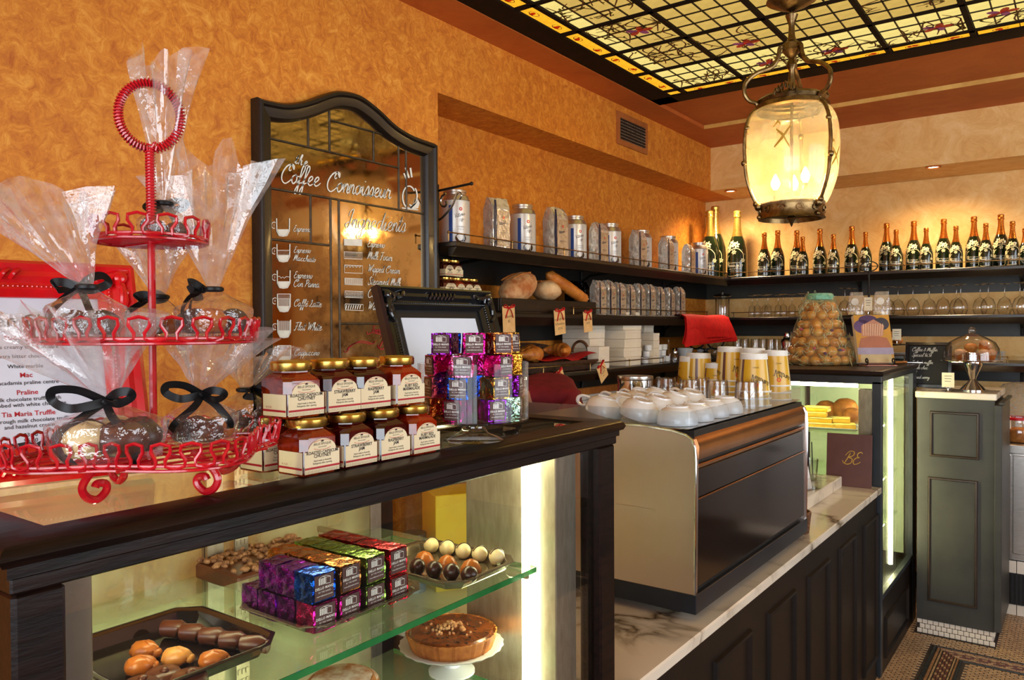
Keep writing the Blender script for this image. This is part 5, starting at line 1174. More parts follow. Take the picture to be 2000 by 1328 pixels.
for k in range(3): jar(('strawberry', 'raspberry', 'marmalade')[k], (jx-.066, jy[k+1]-.012, TZ), 'gold lidded jar of %s in the back row of the lower jars' % nm[('strawberry', 'raspberry', 'marmalade')[k]], gj)

# ------------------------------------------------------------------ glass cake stand full of brownies
cc = at(920, 863, Z=TZ); CX, CY_ = cc.x-.004, cc.y+.012
gs = thing('glass_cake_stand', 'clear glass pedestal stand with a glass gallery full of wrapped brownies', 'cake stand', (CX, CY_, TZ))
pz = .036; GR = .0915
mb = MB(); mb.lathe([(.001, .0005), (.047, .0005), (.050, .002), (.044, .006), (.024, .014), (.0195, .022), (.0195, .030), (.024, pz-.002), (.001, pz-.001)], 40); mb.build('pedestal', M_THINGLASS, gs, smooth=60)
mb = MB(); mb.lathe([(.001, pz), (GR, pz), (GR+.001, pz+.003), (.001, pz+.004)], 56); mb.build('plate', M_THINGLASS, gs)
mb = MB(); mb.lathe([(GR, pz+.003), (GR+.0006, pz+.095), (GR-.002, pz+.0955), (GR-.0025, pz+.004)], 56, cap=False); mb.build('gallery', clear('gallery_glass', (.97, .97, .97), 1.45, boost=.35), gs)
rr = random.Random(21); allc = ['purple', 'magenta', 'pink', 'blue', 'copper', 'green', 'red', 'gold', 'mint']
layers = [['magenta', 'purple', 'mint', 'gold', 'red', 'pink', 'copper'], ['blue', 'gold', 'purple', 'blue', 'copper', 'pink', 'pink'], ['pink', 'magenta', 'gold', 'mint', 'copper', 'blue', 'magenta']]
va_ = atan2(-CY_, -CX)
gg = 'foil brownies in the glass cake stand'
for L_, cs in enumerate(layers):
    for k, c in enumerate(cs):
        a = va_-.42+k*2*pi/7+.10*L_; r = .0625
        brownie(c, (CX+r*cos(a), CY_+r*sin(a), TZ+pz+.0046+L_*(BRN+.0018)), a+rr.uniform(-.18, .18), '%s foil brownie in the %s layer of the glass cake stand' % (c, ('bottom', 'middle', 'upper')[L_]), gg)
    brownie(rr.choice(allc), (CX, CY_, TZ+pz+.0046+L_*(BRN+.0018)), rr.uniform(0, 1), 'foil brownie in the hidden middle of the %s layer of the glass cake stand' % ('bottom', 'middle', 'upper')[L_], gg)
for k, (c, a, r, dz) in enumerate((('purple', -.85, .060, 0), ('magenta', .0, .052, 0), ('copper', .78, .058, 0), ('gold', 1.75, .056, 0), ('blue', -1.9, .045, 0))):
    a += va_; brownie(c, (CX+r*cos(a), CY_+r*sin(a), TZ+pz+.0046+3*(BRN+.0018)), va_+(-.35, .1, .45, .9, -1.2)[k], '%s foil brownie on top of the pile in the glass cake stand' % c, gg)

# ------------------------------------------------------------------ espresso machine
MY0, MY1, MX, MTZ = 1.85, 2.83, -.79, 1.391
em = thing('espresso_machine', 'large stainless steel espresso machine seen from behind on the marble counter', 'coffee machine', (-1.05, MY0, .9))
sp = [(-1.345, .972), (-.792, .972), (-.789, 1.31), (-.791, 1.345), (-.798, 1.364), (-.815, 1.376), (-.855, 1.385), (-.93, 1.391), (-1.345, 1.391)]
M_MACH = pm('brushed_warm_steel', S(222, 202, 190), S(212, 192, 178), scale=3, rough=.28, metal=1)
M_COPPER = pm('copper_toned_steel', S(190, 140, 98), S(160, 110, 70), scale=5, rough=.24, metal=1)
M_MGLASS = pm('smoked_dark_panel', S(34, 21, 14), S(24, 15, 10), scale=3, rough=.12, coat=.2, spec=.35)
for y0, y1 in ((MY0, MY0+.022), (MY1-.022, MY1)):
    mb = MB(); mb.prism(sp, y0, y1, lambda u, v, w: (u, w, v)); bld(mb, 'side_panel', M_MACH, em, smooth=25)
    mb = MB(); mb.tube([(u+(.0015 if u > -1 else 0), y0 if y0 == MY0 else y1, v+(.0 if u < -.8 else 0)) for u, v in sp[1:]], .0035, 6); bld(mb, 'panel_edge', M_CHROME, em)
mb = MB(); mb.prism([(-1.30, MY0), (-.99, MY0), (-.90, MY0-.002), (-.99, MY0-.004), (-1.30, MY0-.010)], 1.166, 1.176, lambda u, v, w: (u, v, w)); bld(mb, 'pressed_ridge', M_MACH, em)
mb = MB(); mb.box(-1.335, -.800, MY0+.022, MY1-.022, .972, 1.385); bld(mb, 'chassis', M_BLACK, em, smooth=0)
bull = [(-.83, 1.312), (-.789, 1.312), (-.787, 1.345), (-.795, 1.366), (-.812, 1.379), (-.845, 1.388), (-.87, 1.389), (-.87, 1.38)]
mb = MB(); mb.prism(bull, MY0+.023, MY1-.023, lambda u, v, w: (u, w, v)); bld(mb, 'top_fascia', M_COPPER, em, smooth=40)
mb = MB(); mb.box(-.80, -.790, MY0+.024, MY1-.024, 1.288, 1.299, .003); bld(mb, 'trim_strip', M_COPPER, em)
mb = MB(); mb.box(-.80, -.792, MY0+.024, MY1-.024, 1.214, 1.287, .002); bld(mb, 'upper_panel', M_MGLASS, em)
mb = MB(); mb.tube([(-.791, MY0+.024, 1.211), (-.791, MY1-.024, 1.211)], .0025, 6); bld(mb, 'trim_strip', M_COPPER, em)
mb = MB(); mb.box(-.80, -.792, MY0+.024, MY1-.024, .985, 1.209, .002); bld(mb, 'lower_panel', M_MGLASS, em)
mb = MB(); mb.box(-1.34, -.786, MY0-.002, MY1+.002, .922, .972, .002); bld(mb, 'base', pm('blue_black_base', S(28, 34, 40), S(22, 26, 32), scale=8, rough=.3), em)
for x in (-.86, -1.28):
    for y in (MY0+.07, MY1-.07):
        mb = MB(); mb.lathe([(.001, .9), (.018, .9), (.022, .908), (.018, .922), (.001, .922)], 14, (x, y, 0)); bld(mb, 'foot', M_BLACK, em)
mb = MB(); mb.box(-1.335, -.81, MY0+.005, MY1-.005, 1.3895, 1.3915); bld(mb, 'cup_deck', M_STEEL, em, smooth=0)
M_ACRYLIC = clear('grey_acrylic', (.90, .93, .95), 1.49, haze=.05, hazecol=(.8, .9, 1), bscale=2)
mb = MB(); mb.box(-.808, -.804, MY0+.012, MY1-.02, 1.3915, 1.434); bld(mb, 'cup_guard', M_ACRYLIC, em, smooth=0)
mb = MB(); mb.box(-1.33, -.812, MY0+.010, MY0+.014, 1.3915, 1.434); bld(mb, 'cup_guard', M_ACRYLIC, em, smooth=0)
mb = MB()
for k in range(3):
    y = MY0+.22+.27*k; mb.tube([(-1.345, y, 1.2), (-1.42, y, 1.2)], .03, 16); mb.tube([(-1.42, y, 1.15), (-1.42, y, 1.21)], .036, 18)
bld(mb, 'group_head', M_CHROME, em)

# ------------------------------------------------------------------ cups upside down on the machine
def cup_mesh(mb):
    mb.lathe([(.0445, .0005), (.0462, .001), (.0468, .006), (.0462, .020), (.0425, .038), (.035, .051), (.028, .056), (.0255, .0575), (.0245, .0625), (.0225, .0625), (.0215, .059), (.001, .0585)], 36)
mb = MB(); cup_mesh(mb); me_cup = mb.mesh('bowl', M_PORCELAIN, 40)
mb = MB(); mb.tube(cr([(.044, 0, .014), (.056, 0, .010), (.067, 0, .018), (.068, 0, .034), (.058, 0, .044), (.040, 0, .044)], 6), .0048, 8); me_ch = mb.mesh('handle', M_PORCELAIN)
mb = MB(); MQ = lambda u, v, w: (u, v, .0632)
ribbon(mb, [(.0165*cos(t), .0165*sin(t)) for t in [2*pi*k/24 for k in range(25)]], .0016, MQ, False); put_hand(mb, 'Vittoria', .0042, MQ, 0, -.002, align='C', wd=.22)
me_cp = mb.mesh('foot_print', pm('grey_print', S(120, 116, 110), None, 30, rough=.5), 0)
gc = 'white cups on the espresso machine'
def cup(p, rz, label, tilt=0, td=0):
    t = thing('coffee_cup', label, 'cup', p, rz, gc, rot=(0, tilt, rz) if tilt else None); t.scale = (1.16, 1.16, .80); link('bowl', me_cup, t); link('handle', me_ch, t); link('foot_print', me_cp, t); return t
cz = 1.392
for j in range(4):
    for i in range(3):
        where = ('along the steel fascia side' if i == 0 else 'along the near acrylic guard' if j == 0 else 'in the middle of the cup deck')
        cup((-.870-.113*i, 1.924+.113*j, cz+(.0 if i == 0 else .014)), (pi*1.02 if i else pi*.75)+.35*sin(3.7*i+2.3*j), 'white cup upside down on the machine %s' % where, 0 if i == 0 else -.26)
# tumblers, shakers and a lid behind the cups
def glass_obj(name, label, group, prof, p, cat='glass', mat=None, n=28, rz=0):
    mb = MB(); mb.lathe(prof, n, cap=False); return tag(mb.build(name, mat or M_THINGLASS, loc=p, smooth=50, rz=rz), label, cat, group)
tum = [(.036, .0), (.0375, .001), (.0335, .082), (.031, .088), (.001, .0885), (.001, .085), (.030, .084), (.035, .002)]
for k, (x, y) in enumerate(((-.862, 2.425), (-.955, 2.42), (-1.05, 2.42), (-.862, 2.505), (-1.05, 2.505), (-1.145, 2.44))):
    glass_obj('tumbler', 'short clear tumbler upside down on the coffee machine', 'tumblers on the coffee machine', tum, (x, y, cz+.0))
ld_ = thing('steel_canister', 'low round polished steel canister on the coffee machine', 'canister', (-1.24, 2.40, cz))
mb = MB(); mb.lathe([(.001, 0), (.058, 0), (.060, .004), (.060, .078), (.057, .078), (.057, .006), (.001, .006)], 36); mb.build('body', M_CHROME, ld_)
mb = MB(); mb.lathe([(.001, .079), (.061, .079), (.062, .082), (.061, .092), (.001, .094)], 36); mb.build('lid', M_STEEL, ld_)
for k, (px_, py_, X) in enumerate(((1346, 745, -1.2),)):
    p = at(px_, py_, X=X); sh_ = thing('sugar_shaker', 'glass sugar shaker with steel cap on the coffee machine', 'shaker', (X, p.y-.1, cz)); hz_ = p.z-cz
    mb = MB(); mb.lathe([(.001, 0), (.026, 0), (.028, .01), (.026, hz_*.6), (.019, hz_*.72), (.019, hz_*.76)], 24); mb.build('jar', M_THINGLASS, sh_)
    mb = MB(); mb.lathe([(.021, hz_*.74), (.022, hz_*.78), (.022, hz_*.95), (.017, hz_), (.001, hz_)], 24); mb.build('cap', M_CHROME, sh_)
    mb = MB(); mb.lathe([(.001, .003), (.024, .003), (.0245, hz_*.4), (.001, hz_*.42)], 20); mb.build('sugar', M_WHITE, sh_)
p = at(1326, 752, X=-1.22); pb = thing('coffee_brush', 'black bristled brush standing behind the steel canister', 'brush', (-1.27, p.y-.06, cz))
mb = MB(); mb.tube([(0, 0, 0), (.005, .01, p.z-cz-.02)], .008, 10); mb.build('stick', M_BLACKWOOD, pb); mb = MB(); mb.ball((.008, .018, p.z-cz-.01), (.010, .03, .018), 12, 8); mb.build('bristles', M_BLACK, pb)

# ------------------------------------------------------------------ takeaway cups, stacked bottom up
M_GOLDCUP = None
def cupstripe():
    m, nt, b, out = nodes('gold_striped_paper'); N = nt.nodes.new; L = nt.links.new
    tc = N('ShaderNodeTexCoord'); sx = N('ShaderNodeSeparateXYZ'); L(tc.outputs['Object'], sx.inputs[0])
    a = N('ShaderNodeMath'); a.operation = 'ARCTAN2'; L(sx.outputs[1], a.inputs[0]); L(sx.outputs[0], a.inputs[1])
    mu = N('ShaderNodeMath'); mu.operation = 'MULTIPLY_ADD'; mu.inputs[1].default_value = 3/(2*pi); mu.inputs[2].default_value = 3.0; L(a.outputs[0], mu.inputs[0])
    fr = N('ShaderNodeMath'); fr.operation = 'FRACT'; L(mu.outputs[0], fr.inputs[0])
    r = N('ShaderNodeValToRGB'); r.color_ramp.interpolation = 'CONSTANT'; e = r.color_ramp.elements; gold = S(214, 166, 36)
    e[0].position = 0; e[0].color = (*gold, 1); e[1].position = .62; e[1].color = (*S(236, 214, 150), 1)
    k = e.new(.72); k.color = (*S(96, 56, 50), 1); k = e.new(.82); k.color = (*gold, 1)
    L(fr.outputs[0], r.inputs[0]); L(r.outputs[0], b.inputs['Base Color']); b.inputs['Roughness'].default_value = .35; b.inputs['Coat Weight'].default_value = .2
    return m
M_GOLDCUP = cupstripe()
TH = .106
mb = MB(); mb.lathe([(.0465, .004), (.0375, TH-.016)], 40, cap=False); me_tc1 = mb.mesh('paper_wall', M_GOLDCUP)
mb = MB(); mb.lathe([(.0445, .001), (.0475, 0), (.0485, .002), (.0475, .0045), (.046, .0045)], 40, cap=False); me_tc2 = mb.mesh('rolled_rim', M_WHITE)
mb = MB(); mb.lathe([(.0376, TH-.016), (.0378, TH-.015), (.0366, TH), (.0345, TH), (.034, TH-.006), (.001, TH-.006)], 40, cap=False); me_tc3 = mb.mesh('base_band', M_WHITE)
mb = MB(); RC = lambda z: .0465-(.009)*(z/TH)+.0006
for a0 in (.45, 2.55, 4.65):
    MC = lambda u, v, w, a0=a0: (RC(v)*cos(a0-u/.042), RC(v)*sin(a0-u/.042), v)
    put_hand(mb, 'Vittoria', .0098, MC, .012, .052, rot=pi+.45, wd=.14); put_text(mb, 'COFFEE', .005, MC, 0, .070, rot=pi)
me_tc4 = mb.mesh('cup_lettering', M_INK, 0)
mb = MB()
for a0 in (.45, 2.55, 4.65):
    MC = lambda u, v, w, a0=a0: (RC(v)*cos(a0-u/.042), RC(v)*sin(a0-u/.042), v)
    ribbon(mb, [(.0045*cos(t), .020+.0045*sin(t)) for t in [2*pi*k/16 for k in range(17)]], .0030, MC, False)
me_tc5 = mb.mesh('red_mark', pm('orange_red_print', S(226, 70, 24), None, 30, rough=.4), 0)
names_ = ('in the tall stack', 'in the front stack nearest the cups', 'in the stack beside the tumblers', 'in the stack at the far end of the machine', 'in the stack behind the front stack', 'in the short stack behind the sugar shaker', 'in the hidden back stack')
for k, (px_, py_, X, rz) in enumerate(((1441, 676, -1.05, .9), (1472, 690, -.875, .5), (1400, 706, -1.10, .35), (1527, 683, -.885, .6), (1496, 678, -.965, .55), (1388, 693, -1.20, 1.4), (1416, 686, -1.17, 1.2))):
    p = at(px_, py_, X=X); y = p.y; zt = p.z
    K = 1.18; n = max(1, int(round((zt-TH*K-cz)/.021))+1); n = min(n, 9)
    y = min(y, MY1-.05)
    step = (zt-TH*K-cz)/(n-1) if n > 1 else 0
    for q in range(n):
        lab = 'gold paper takeaway cup, %s %s' % (('topmost' if q == n-1 else 'nested lower'), names_[k])
        t = thing('takeaway_cup', lab, 'paper cup', (X, y, cz+step*q), rz+.02*q, 'takeaway cups stacked bottom up on the coffee machine')
        t.scale = (K,)*3; link('paper_wall', me_tc1, t); link('rolled_rim', me_tc2, t); link('base_band', me_tc3, t)
        if q == n-1: tag(link('cup_lettering', me_tc4, t), kind='stuff'); tag(link('red_mark', me_tc5, t), kind='stuff')

# ------------------------------------------------------------------ things on the marble
mt = thing('menu_card', 'tall brown menu card with gold BE monogram leaning on the far glass case', 'menu', (-.885, 3.862, .9), rot=(-.10, 0, .05))
mb = MB(); mb.box(-.10, .098, -.004, .004, 0, .245, .001); mb.build('cover', pm('brown_cover_board', S(96, 58, 50), S(86, 50, 42), scale=12, rough=.55), mt)
mb = MB(); put_hand(mb, 'BE', .030, lambda u, v, w: (u, -.0048, v), -.025, .105, slant=.3, wd=.13); mb.build('monogram', pm('gold_foil_print', S(206, 166, 74), S(180, 140, 54), scale=20, rough=.35, metal=.6), mt, smooth=0)
ch = thing('card_holder', 'clear acrylic holder of leaflets on the marble ledge', 'leaflet holder', (-.955, 3.44, .952), rz=-.35)
M_CLR = clear('clear_acrylic', (.95, .95, .95), 1.49, boost=1.5)
mb = MB(); mb.box(-.03, .03, -.055, .055, 0, .003); mb.box(.028, .031, -.055, .055, 0, .055); mb.box(-.031, -.028, -.055, .055, 0, .10); mb.box(-.03, .03, -.056, -.053, 0, .05); mb.box(-.03, .03, .053, .056, 0, .05); mb.build('acrylic_box', M_CLR, ch, smooth=0)
for k, (c, a) in enumerate(((S(236, 232, 224), .30), (S(196, 100, 34), .26), (S(232, 226, 214), .22), (S(120, 62, 26), .16), (S(240, 236, 230), .1))):
    mb = MB(); mb.box(-.001, .001, -.048+.016*k, .006+.010*k, 0, .095, 0); o = mb.build('leaflet', pm('leaflet_%d' % k, c, None, 20, rough=.4), ch, smooth=0); o.location = (.018-.011*k, 0, .004); o.rotation_euler = (0, -.22, 0)
sg_ = thing('straw_glass', 'clear glass of black straws on the marble ledge', 'glass', (-1.005, 3.66, .952))
mb = MB(); mb.lathe([(.001, .001), (.029, .001), (.030, .004), (.036, .095), (.0345, .095), (.028, .006), (.001, .006)], 28); mb.build('tumbler', M_THINGLASS, sg_)
rr = random.Random(6)
for k in range(14):
    a, r = rr.uniform(0, 6.3), rr.uniform(0, .016); mb = MB(); mb.tube([(r*cos(a), r*sin(a), .008), (r*cos(a)*1.5-.012, r*sin(a)*1.5, .165+rr.uniform(-.01, .01))], .0024, 6); mb.build('straw', M_BLACK, sg_)
po_ = thing('card_terminal', 'black card terminal on a steel tray on the marble ledge', 'card terminal', (-1.07, 3.30, .952), rz=.3)
mb = MB(); mb.box(-.10, .10, -.12, .12, 0, .012, .003); mb.build('tray', M_STEEL, po_); mb = MB(); mb.box(-.06, .06, -.08, .08, .012, .07, .018); mb.build('housing', M_BLACK, po_); mb = MB(); mb.tube([(-.05, -.03, .10), (.05, -.03, .10)], .034, 20); mb.build('printer_roll', M_BLACK, po_)
bk = thing('wicker_basket', 'small wicker basket tucked beside the coffee machine on the marble', 'basket', (-.845, 2.895, .9))
M_WICKER = pm('brown_wicker', S(120, 78, 46), S(80, 48, 26), scale=40, rough=.6)
def wicker(t, r0, r1, h, n=22, rows=9, mat=M_WICKER, ry=1.0):
    mb = MB(); mb.lathe([(.001, .001), (r0*.97, .001), (r1*.97, h), (r1*.94, h), (r0*.93, .006), (.001, .006)], 30, ry=ry); mb.build('basket_lining', mat, t)
    mb = MB()
    for j in range(rows):
        z = h*(j+.5)/rows; r = r0+(r1-r0)*z/h
        mb.tube([((r+.0022*(1 if (k+j) % 2 else -1))*cos(2*pi*k/(2*n)), ry*(r+.0022*(1 if (k+j) % 2 else -1))*sin(2*pi*k/(2*n)), z) for k in range(2*n)], h/rows*.55, 5, True)
    mb.tube([(r1*1.02*cos(2*pi*k/30), ry*r1*1.02*sin(2*pi*k/30), h) for k in range(30)], .005, 6, True)
    tag(mb.build('weave', mat, t), kind='stuff')
wicker(bk, .040, .048, .075)
# cartons on the counter behind the machine, seen through the case
yc_ = thing('yellow_carton', 'yellow carton with a silver window seen through the display case glass', 'carton', (-1.475, 1.78, .9), rz=-.55)
mb = MB(); mb.box(-.07, .07, -.12, .12, 0, .275, .002); mb.build('box', pm('yellow_card', S(240, 206, 30), S(230, 190, 20), scale=8, rough=.4), yc_)
mb = MB(); mb.box(.0702, .0712, -.02, .08, .05, .16); mb.build('window', M_STEEL, yc_, smooth=0)
mb = MB(); mb.tube([(.072, .03+.008*cos(t), .115+.008*sin(t)) for t in [.5*k for k in range(13)]], .0025, 5, True); mb.build('red_emblem', M_REDINK, yc_)
for k in range(3):
    bl = thing('blue_canister', 'blue printed canister beside the yellow carton behind the display case', 'canister', (-1.545, 1.475+.075*k, .9), group='blue canisters behind the display case')
    mb = MB(); mb.lathe([(.001, 0), (.034, 0), (.034, .15), (.001, .15)], 24); mb.build('body', pm('blue_print', S(64, 84, 140), S(190, 200, 214), scale=12, rough=.35, lo=.5, hi=.62), bl); mb = MB(); mb.lathe([(.035, .15), (.035, .165), (.001, .167)], 24); mb.build('lid', M_DARKCHOC, bl)

# ------------------------------------------------------------------ far display case
FY0, FY1, FZ, FXB = 3.932, 4.63, 1.44, -1.36
fc = thing('display_case', 'grey framed glass display case with a bright upright tube at the end of the counter', 'display case', (XC, FY0, 0))
FY2 = 4.88
M_FCWOOD = pm('blue_black_frame_paint', S(34, 38, 42), S(44, 48, 52), scale=8, rough=.35, bump=.03)
mb = MB(); mb.sweep([(0, -.024), (-.006, -.016), (-.004, -.004), (.002, 0), (.05, 0), (.05, -.024)], [(XC, FY0), (XC, FY2), (FXB, FY2), (FXB, FY0)], True, lambda u, v, w: (u, v, FZ+w)); bld(mb, 'top_frame', M_CASEWOOD, fc)
fr_ = lambda *a, **k: rect(*a, root=fc, **k)
fr_(FXB+.05, XC-.05, FY0+.05, FY2-.05, FZ-.010, FZ-.001, 'top_panel', M_CASEWOOD)
fr_(FXB, XC-.004, FY0+.003, FY0+.045, FZ-.062, FZ-.024, 'top_rail', M_FCWOOD); fr_(XC-.045, XC-.004, FY0+.045, FY2-.003, FZ-.05, FZ-.024, 'top_rail', M_FCWOOD)
for x0, x1, y0, y1 in ((XC-.045, XC-.004, FY0+.003, FY0+.045), (XC-.045, XC-.004, FY2-.11, FY2-.003), (FXB, FXB+.045, FY0+.003, FY0+.045), (FXB, FXB+.045, FY2-.045, FY2-.003)): fr_(x0, x1, y0, y1, .0, FZ-.05, 'corner_post', M_FCWOOD)
fr_(FXB+.002, XC-.006, FY0+.005, FY2-.005, 0, .36, 'base_cabinet', M_PANELWOOD); 
panel(fc, XC-.006, FY0+.10, 4.62, .06, .26)
fr_(XC-.03, XC-.002, FY0+.04, FY2-.11, .36, .385, 'sill', M_FCWOOD)
fr_(XC-.02, XC-.016, FY0+.045, FY2-.11, .385, FZ-.05, 'front_pane', M_CASEGLASS, b=0); fr_(FXB+.045, XC-.045, FY0+.018, FY0+.022, .385, FZ-.06, 'side_pane', M_CASEGLASS, b=0)
fr_(FXB+.01, FXB+.014, FY0+.045, FY2-.045, .385, FZ-.05, 'back_panel', pm('pale_green_interior', S(196, 206, 176), S(180, 190, 160), scale=6, rough=.35), b=0)
fr_(FXB+.05, XC-.05, 4.772, 4.776, .385, FZ-.05, 'end_reflector', _M['pale_green_interior'], b=0)  # pale sheet added to catch the tube light and brighten the interior
fr_(XC-.115, XC-.05, FY0+.05, FY0+.10, .39, FZ-.09, 'lamp_housing', M_ALU)
mb = MB(); mb.tube([(XC-.06, 4.46, .40), (XC-.06, 4.46, FZ-.06)], .011, 12); bld(mb, 'tube_lamp', glow('fluorescent_tube_far', (1.0, .96, .52), 60), fc)
mb = MB(); mb.tube([(FXB+.06, FY0+.06, FZ-.075), (XC-.12, FY0+.06, FZ-.075)], .009, 12); bld(mb, 'tube_lamp', glow('fluorescent_tube_far', (1, 1, 1), 1), fc)
zsh = (at(1600, 838, X=-1.05).z-.006, .86, .62)
for z in zsh:
    s_ = fr_(FXB+.02, XC-.08, FY0+.03, FY2-.05, z-.008, z, 'glass_shelf', M_SHELFGLASS, b=0)
# lemon slices on a plate and buns behind
Z1 = zsh[0]+.0005
pl_ = at(1612, 826, Z=Z1); pxy = (-1.03, 4.10)
pt = thing('oblong_plate', 'white oblong plate under the yellow slices inside the far glass case', 'plate', (*pxy, Z1), rz=.1)
mb = MB(); mb.sweep([(0, .012), (.004, .013), (.022, .004), (.024, .0), (.018, .0), (0, .012)], [(-.15, -.10), (.15, -.10), (.15, .10), (-.15, .10)], True); mb.box(-.13, .13, -.08, .08, 0, .003); mb.build('rim', M_PORCELAIN, pt)
M_LEMON = pm('lemon_slice', S(244, 206, 60), S(226, 170, 30), scale=14, rough=.45)
k = 0
for i, (x, y, z, rz) in enumerate(((-1.06, 4.07, .0, .1), (-.97, 4.10, .0, .3), (-1.07, 4.08, .026, .05), (-1.00, 4.12, .026, .2), (-1.10, 4.08, .052, .15), (-1.09, 4.09, .078, .0))):
    sl = thing('lemon_slice', 'yellow lemon cake slice, %s of the pile on the oblong plate' % ('bottom layer' if z == 0 else 'second layer' if z < .03 else 'third layer' if z < .06 else 'topmost'), 'cake slice', (x, y, Z1+.0045+z), rz, 'yellow slices in the far case')
    mb = MB(); mb.box(-.06, .06, -.035, .035, 0, .016, .002); mb.build('cake', M_LEMON, sl); mb = MB(); mb.box(-.06, .06, -.035, .035, .016, .025, .003); mb.build('icing', pm('yellow_icing', S(250, 224, 120), S(240, 206, 90), scale=10, rough=.3), sl)
for i, (px_, X, r) in enumerate(((1628, -1.15, .06), (1656, -1.05, .07), (1664, -.98, .05))):
    y = at(px_, 800, X=X).y; mb = MB(); mb.ball((0, 0, r*.8), (r, r, r*.9), 20, 12, lambda d: 1+.08*noise.noise(d*3)+.03*noise.noise(d*9), -.85)
    tag(mb.build('muffin', M_BAKED, loc=(X, min(y, 4.5), Z1)), 'large brown muffin, %s, behind the yellow slices' % ('the smallest' if i == 2 else 'the biggest' if i == 1 else 'partly hidden'), 'muffin', 'muffins in the far case')
rr = random.Random(31)
for L_, z in enumerate(zsh[1:]):
    for k in range(5):
        mb = MB(); r = rr.uniform(.035, .055); mb.ball((0, 0, r*.75), (r*1.2, r*1.1, r*.85), 14, 9, lambda d: 1+.08*noise.noise(d*3), -.88)
        nm_ = ['golden bun', 'lemon tart', 'brown pastry', 'pale bun', 'caramel bun'][k]
        tag(mb.build('pastry', [M_BAKED, M_LEMON, M_CARAMEL, M_FLOURED, M_LEMON][k], loc=(-.94-.04*(k % 2), 4.06+.13*k, z+.0008)), '%s on the %s glass shelf of the far case' % (nm_, ('middle', 'lower')[L_]), 'pastry', 'pastries in the far case')
mb = MB(); mb.lathe([(.001, 0), (.01, .002), (.034, .03), (.036, .045), (.022, .07), (.008, .082), (.001, .084)], 20); tag(mb.build('lemon', M_LEMON, loc=(-.86, 4.04, .361)), 'whole yellow lemon on the floor of the far glass case', 'lemon')

# ------------------------------------------------------------------ croquembouche
cb = at(1612, 712, Z=FZ); ct_ = at(1612, 572, Y=cb.y); Hc = ct_.z-FZ; CRX, CRY = cb.x-.045, cb.y+.055
cq = thing('croquembouche', 'tall cone of caramel choux puffs wrapped in mint green tulle', 'croquembouche', (CRX, CRY, FZ))
rb_, rt_ = .192, .058
M_CHOUX = pm('caramel_choux', S(232, 162, 70), S(196, 116, 40), scale=9, rough=.28, coat=.4, bump=.12)
mb = MB(); mb.ball((0, 0, 0), (.031, .031, .027), 14, 9, lambda d: 1+.07*noise.noise(d*2.5)); me_cx = mb.mesh('choux_puff', M_CHOUX)
rr = random.Random(12); z = .026; row = 0
while z < Hc-.03:
    R = rb_+(rt_-rb_)*(z/Hc)-.026; n = max(3, int(2*pi*R/.056))
    for k in range(n):
        a = 2*pi*k/n+row*.4+rr.uniform(-.05, .05); s = rr.uniform(.86, 1.06)
        o = link('choux_puff', me_cx, cq, (R*cos(a), R*sin(a), z+rr.uniform(-.004, .004)), rz=rr.uniform(0, 6)); o.scale = (s,)*3
    z += .049; row += 1
mb = MB(); mb.lathe([(.001, 0), (rb_-.05, 0), (rt_-.015, Hc-.06), (.001, Hc-.05)], 24); mb.build('core', M_CHOUX, cq)
mb = MB(); mb.sheet(lambda u, v: ((rb_+(rt_-rb_)*v+.010)*(1+.05*noise.noise(Vector((3*cos(2*pi*u), 3*sin(2*pi*u), 8*v))))*cos(2*pi*u), (rb_+(rt_-rb_)*v+.010)*(1+.05*noise.noise(Vector((3*cos(2*pi*u), 3*sin(2*pi*u), 8*v))))*sin(2*pi*u), .004+(Hc-.004)*v), 48, 20, True)
mb.build('tulle_wrap', clear('mint_tulle', (.98, 1.0, .99), 1.3, rough=.3, haze=.14, hazecol=S(150, 205, 175), bump=.2, bscale=35), cq)
mb = MB()
for k in range(150):
    a = rr.uniform(0, 2*pi); v = rr.uniform(.02, .98); r = rb_+(rt_-rb_)*v+.012; pts = []
    for q in range(4): pts.append((r*cos(a+.12*q*rr.uniform(-1, 1)), r*sin(a+.12*q*rr.uniform(-1, 1)), Hc*v+rr.uniform(-.03, .03)))
    mb.tube(cr(pts, 3), .0011, 4)
tag(mb.build('spun_sugar', pm('spun_sugar', S(190, 214, 178), S(214, 190, 130), scale=30, rough=.3), cq), kind='stuff')
mb = MB(); mb.lathe([(rt_+.006, Hc-.035), (rt_+.012, Hc-.012), (rt_, Hc), (.001, Hc+.002)], 24, wob=lambda a, z: 1+.05*sin(7*a)); mb.build('tulle_crown', pm('mint_tulle_bunch', S(150, 208, 180), S(120, 186, 156), scale=50, rough=.8), cq)
for k in range(7):
    a = rr.uniform(-2.6, .2); v = rr.uniform(.05, .6); r = rb_+(rt_-rb_)*v+.006; mb = MB(); mb.ball((0, 0, 0), (.010, .010, .008), 10, 6); mb.build('sugared_almond', pm('pink_almond' if k % 2 else 'plum_almond', S(206, 96, 110) if k % 2 else S(110, 66, 96), None, 20, rough=.4), cq, loc=(r*cos(a), r*sin(a), Hc*v))

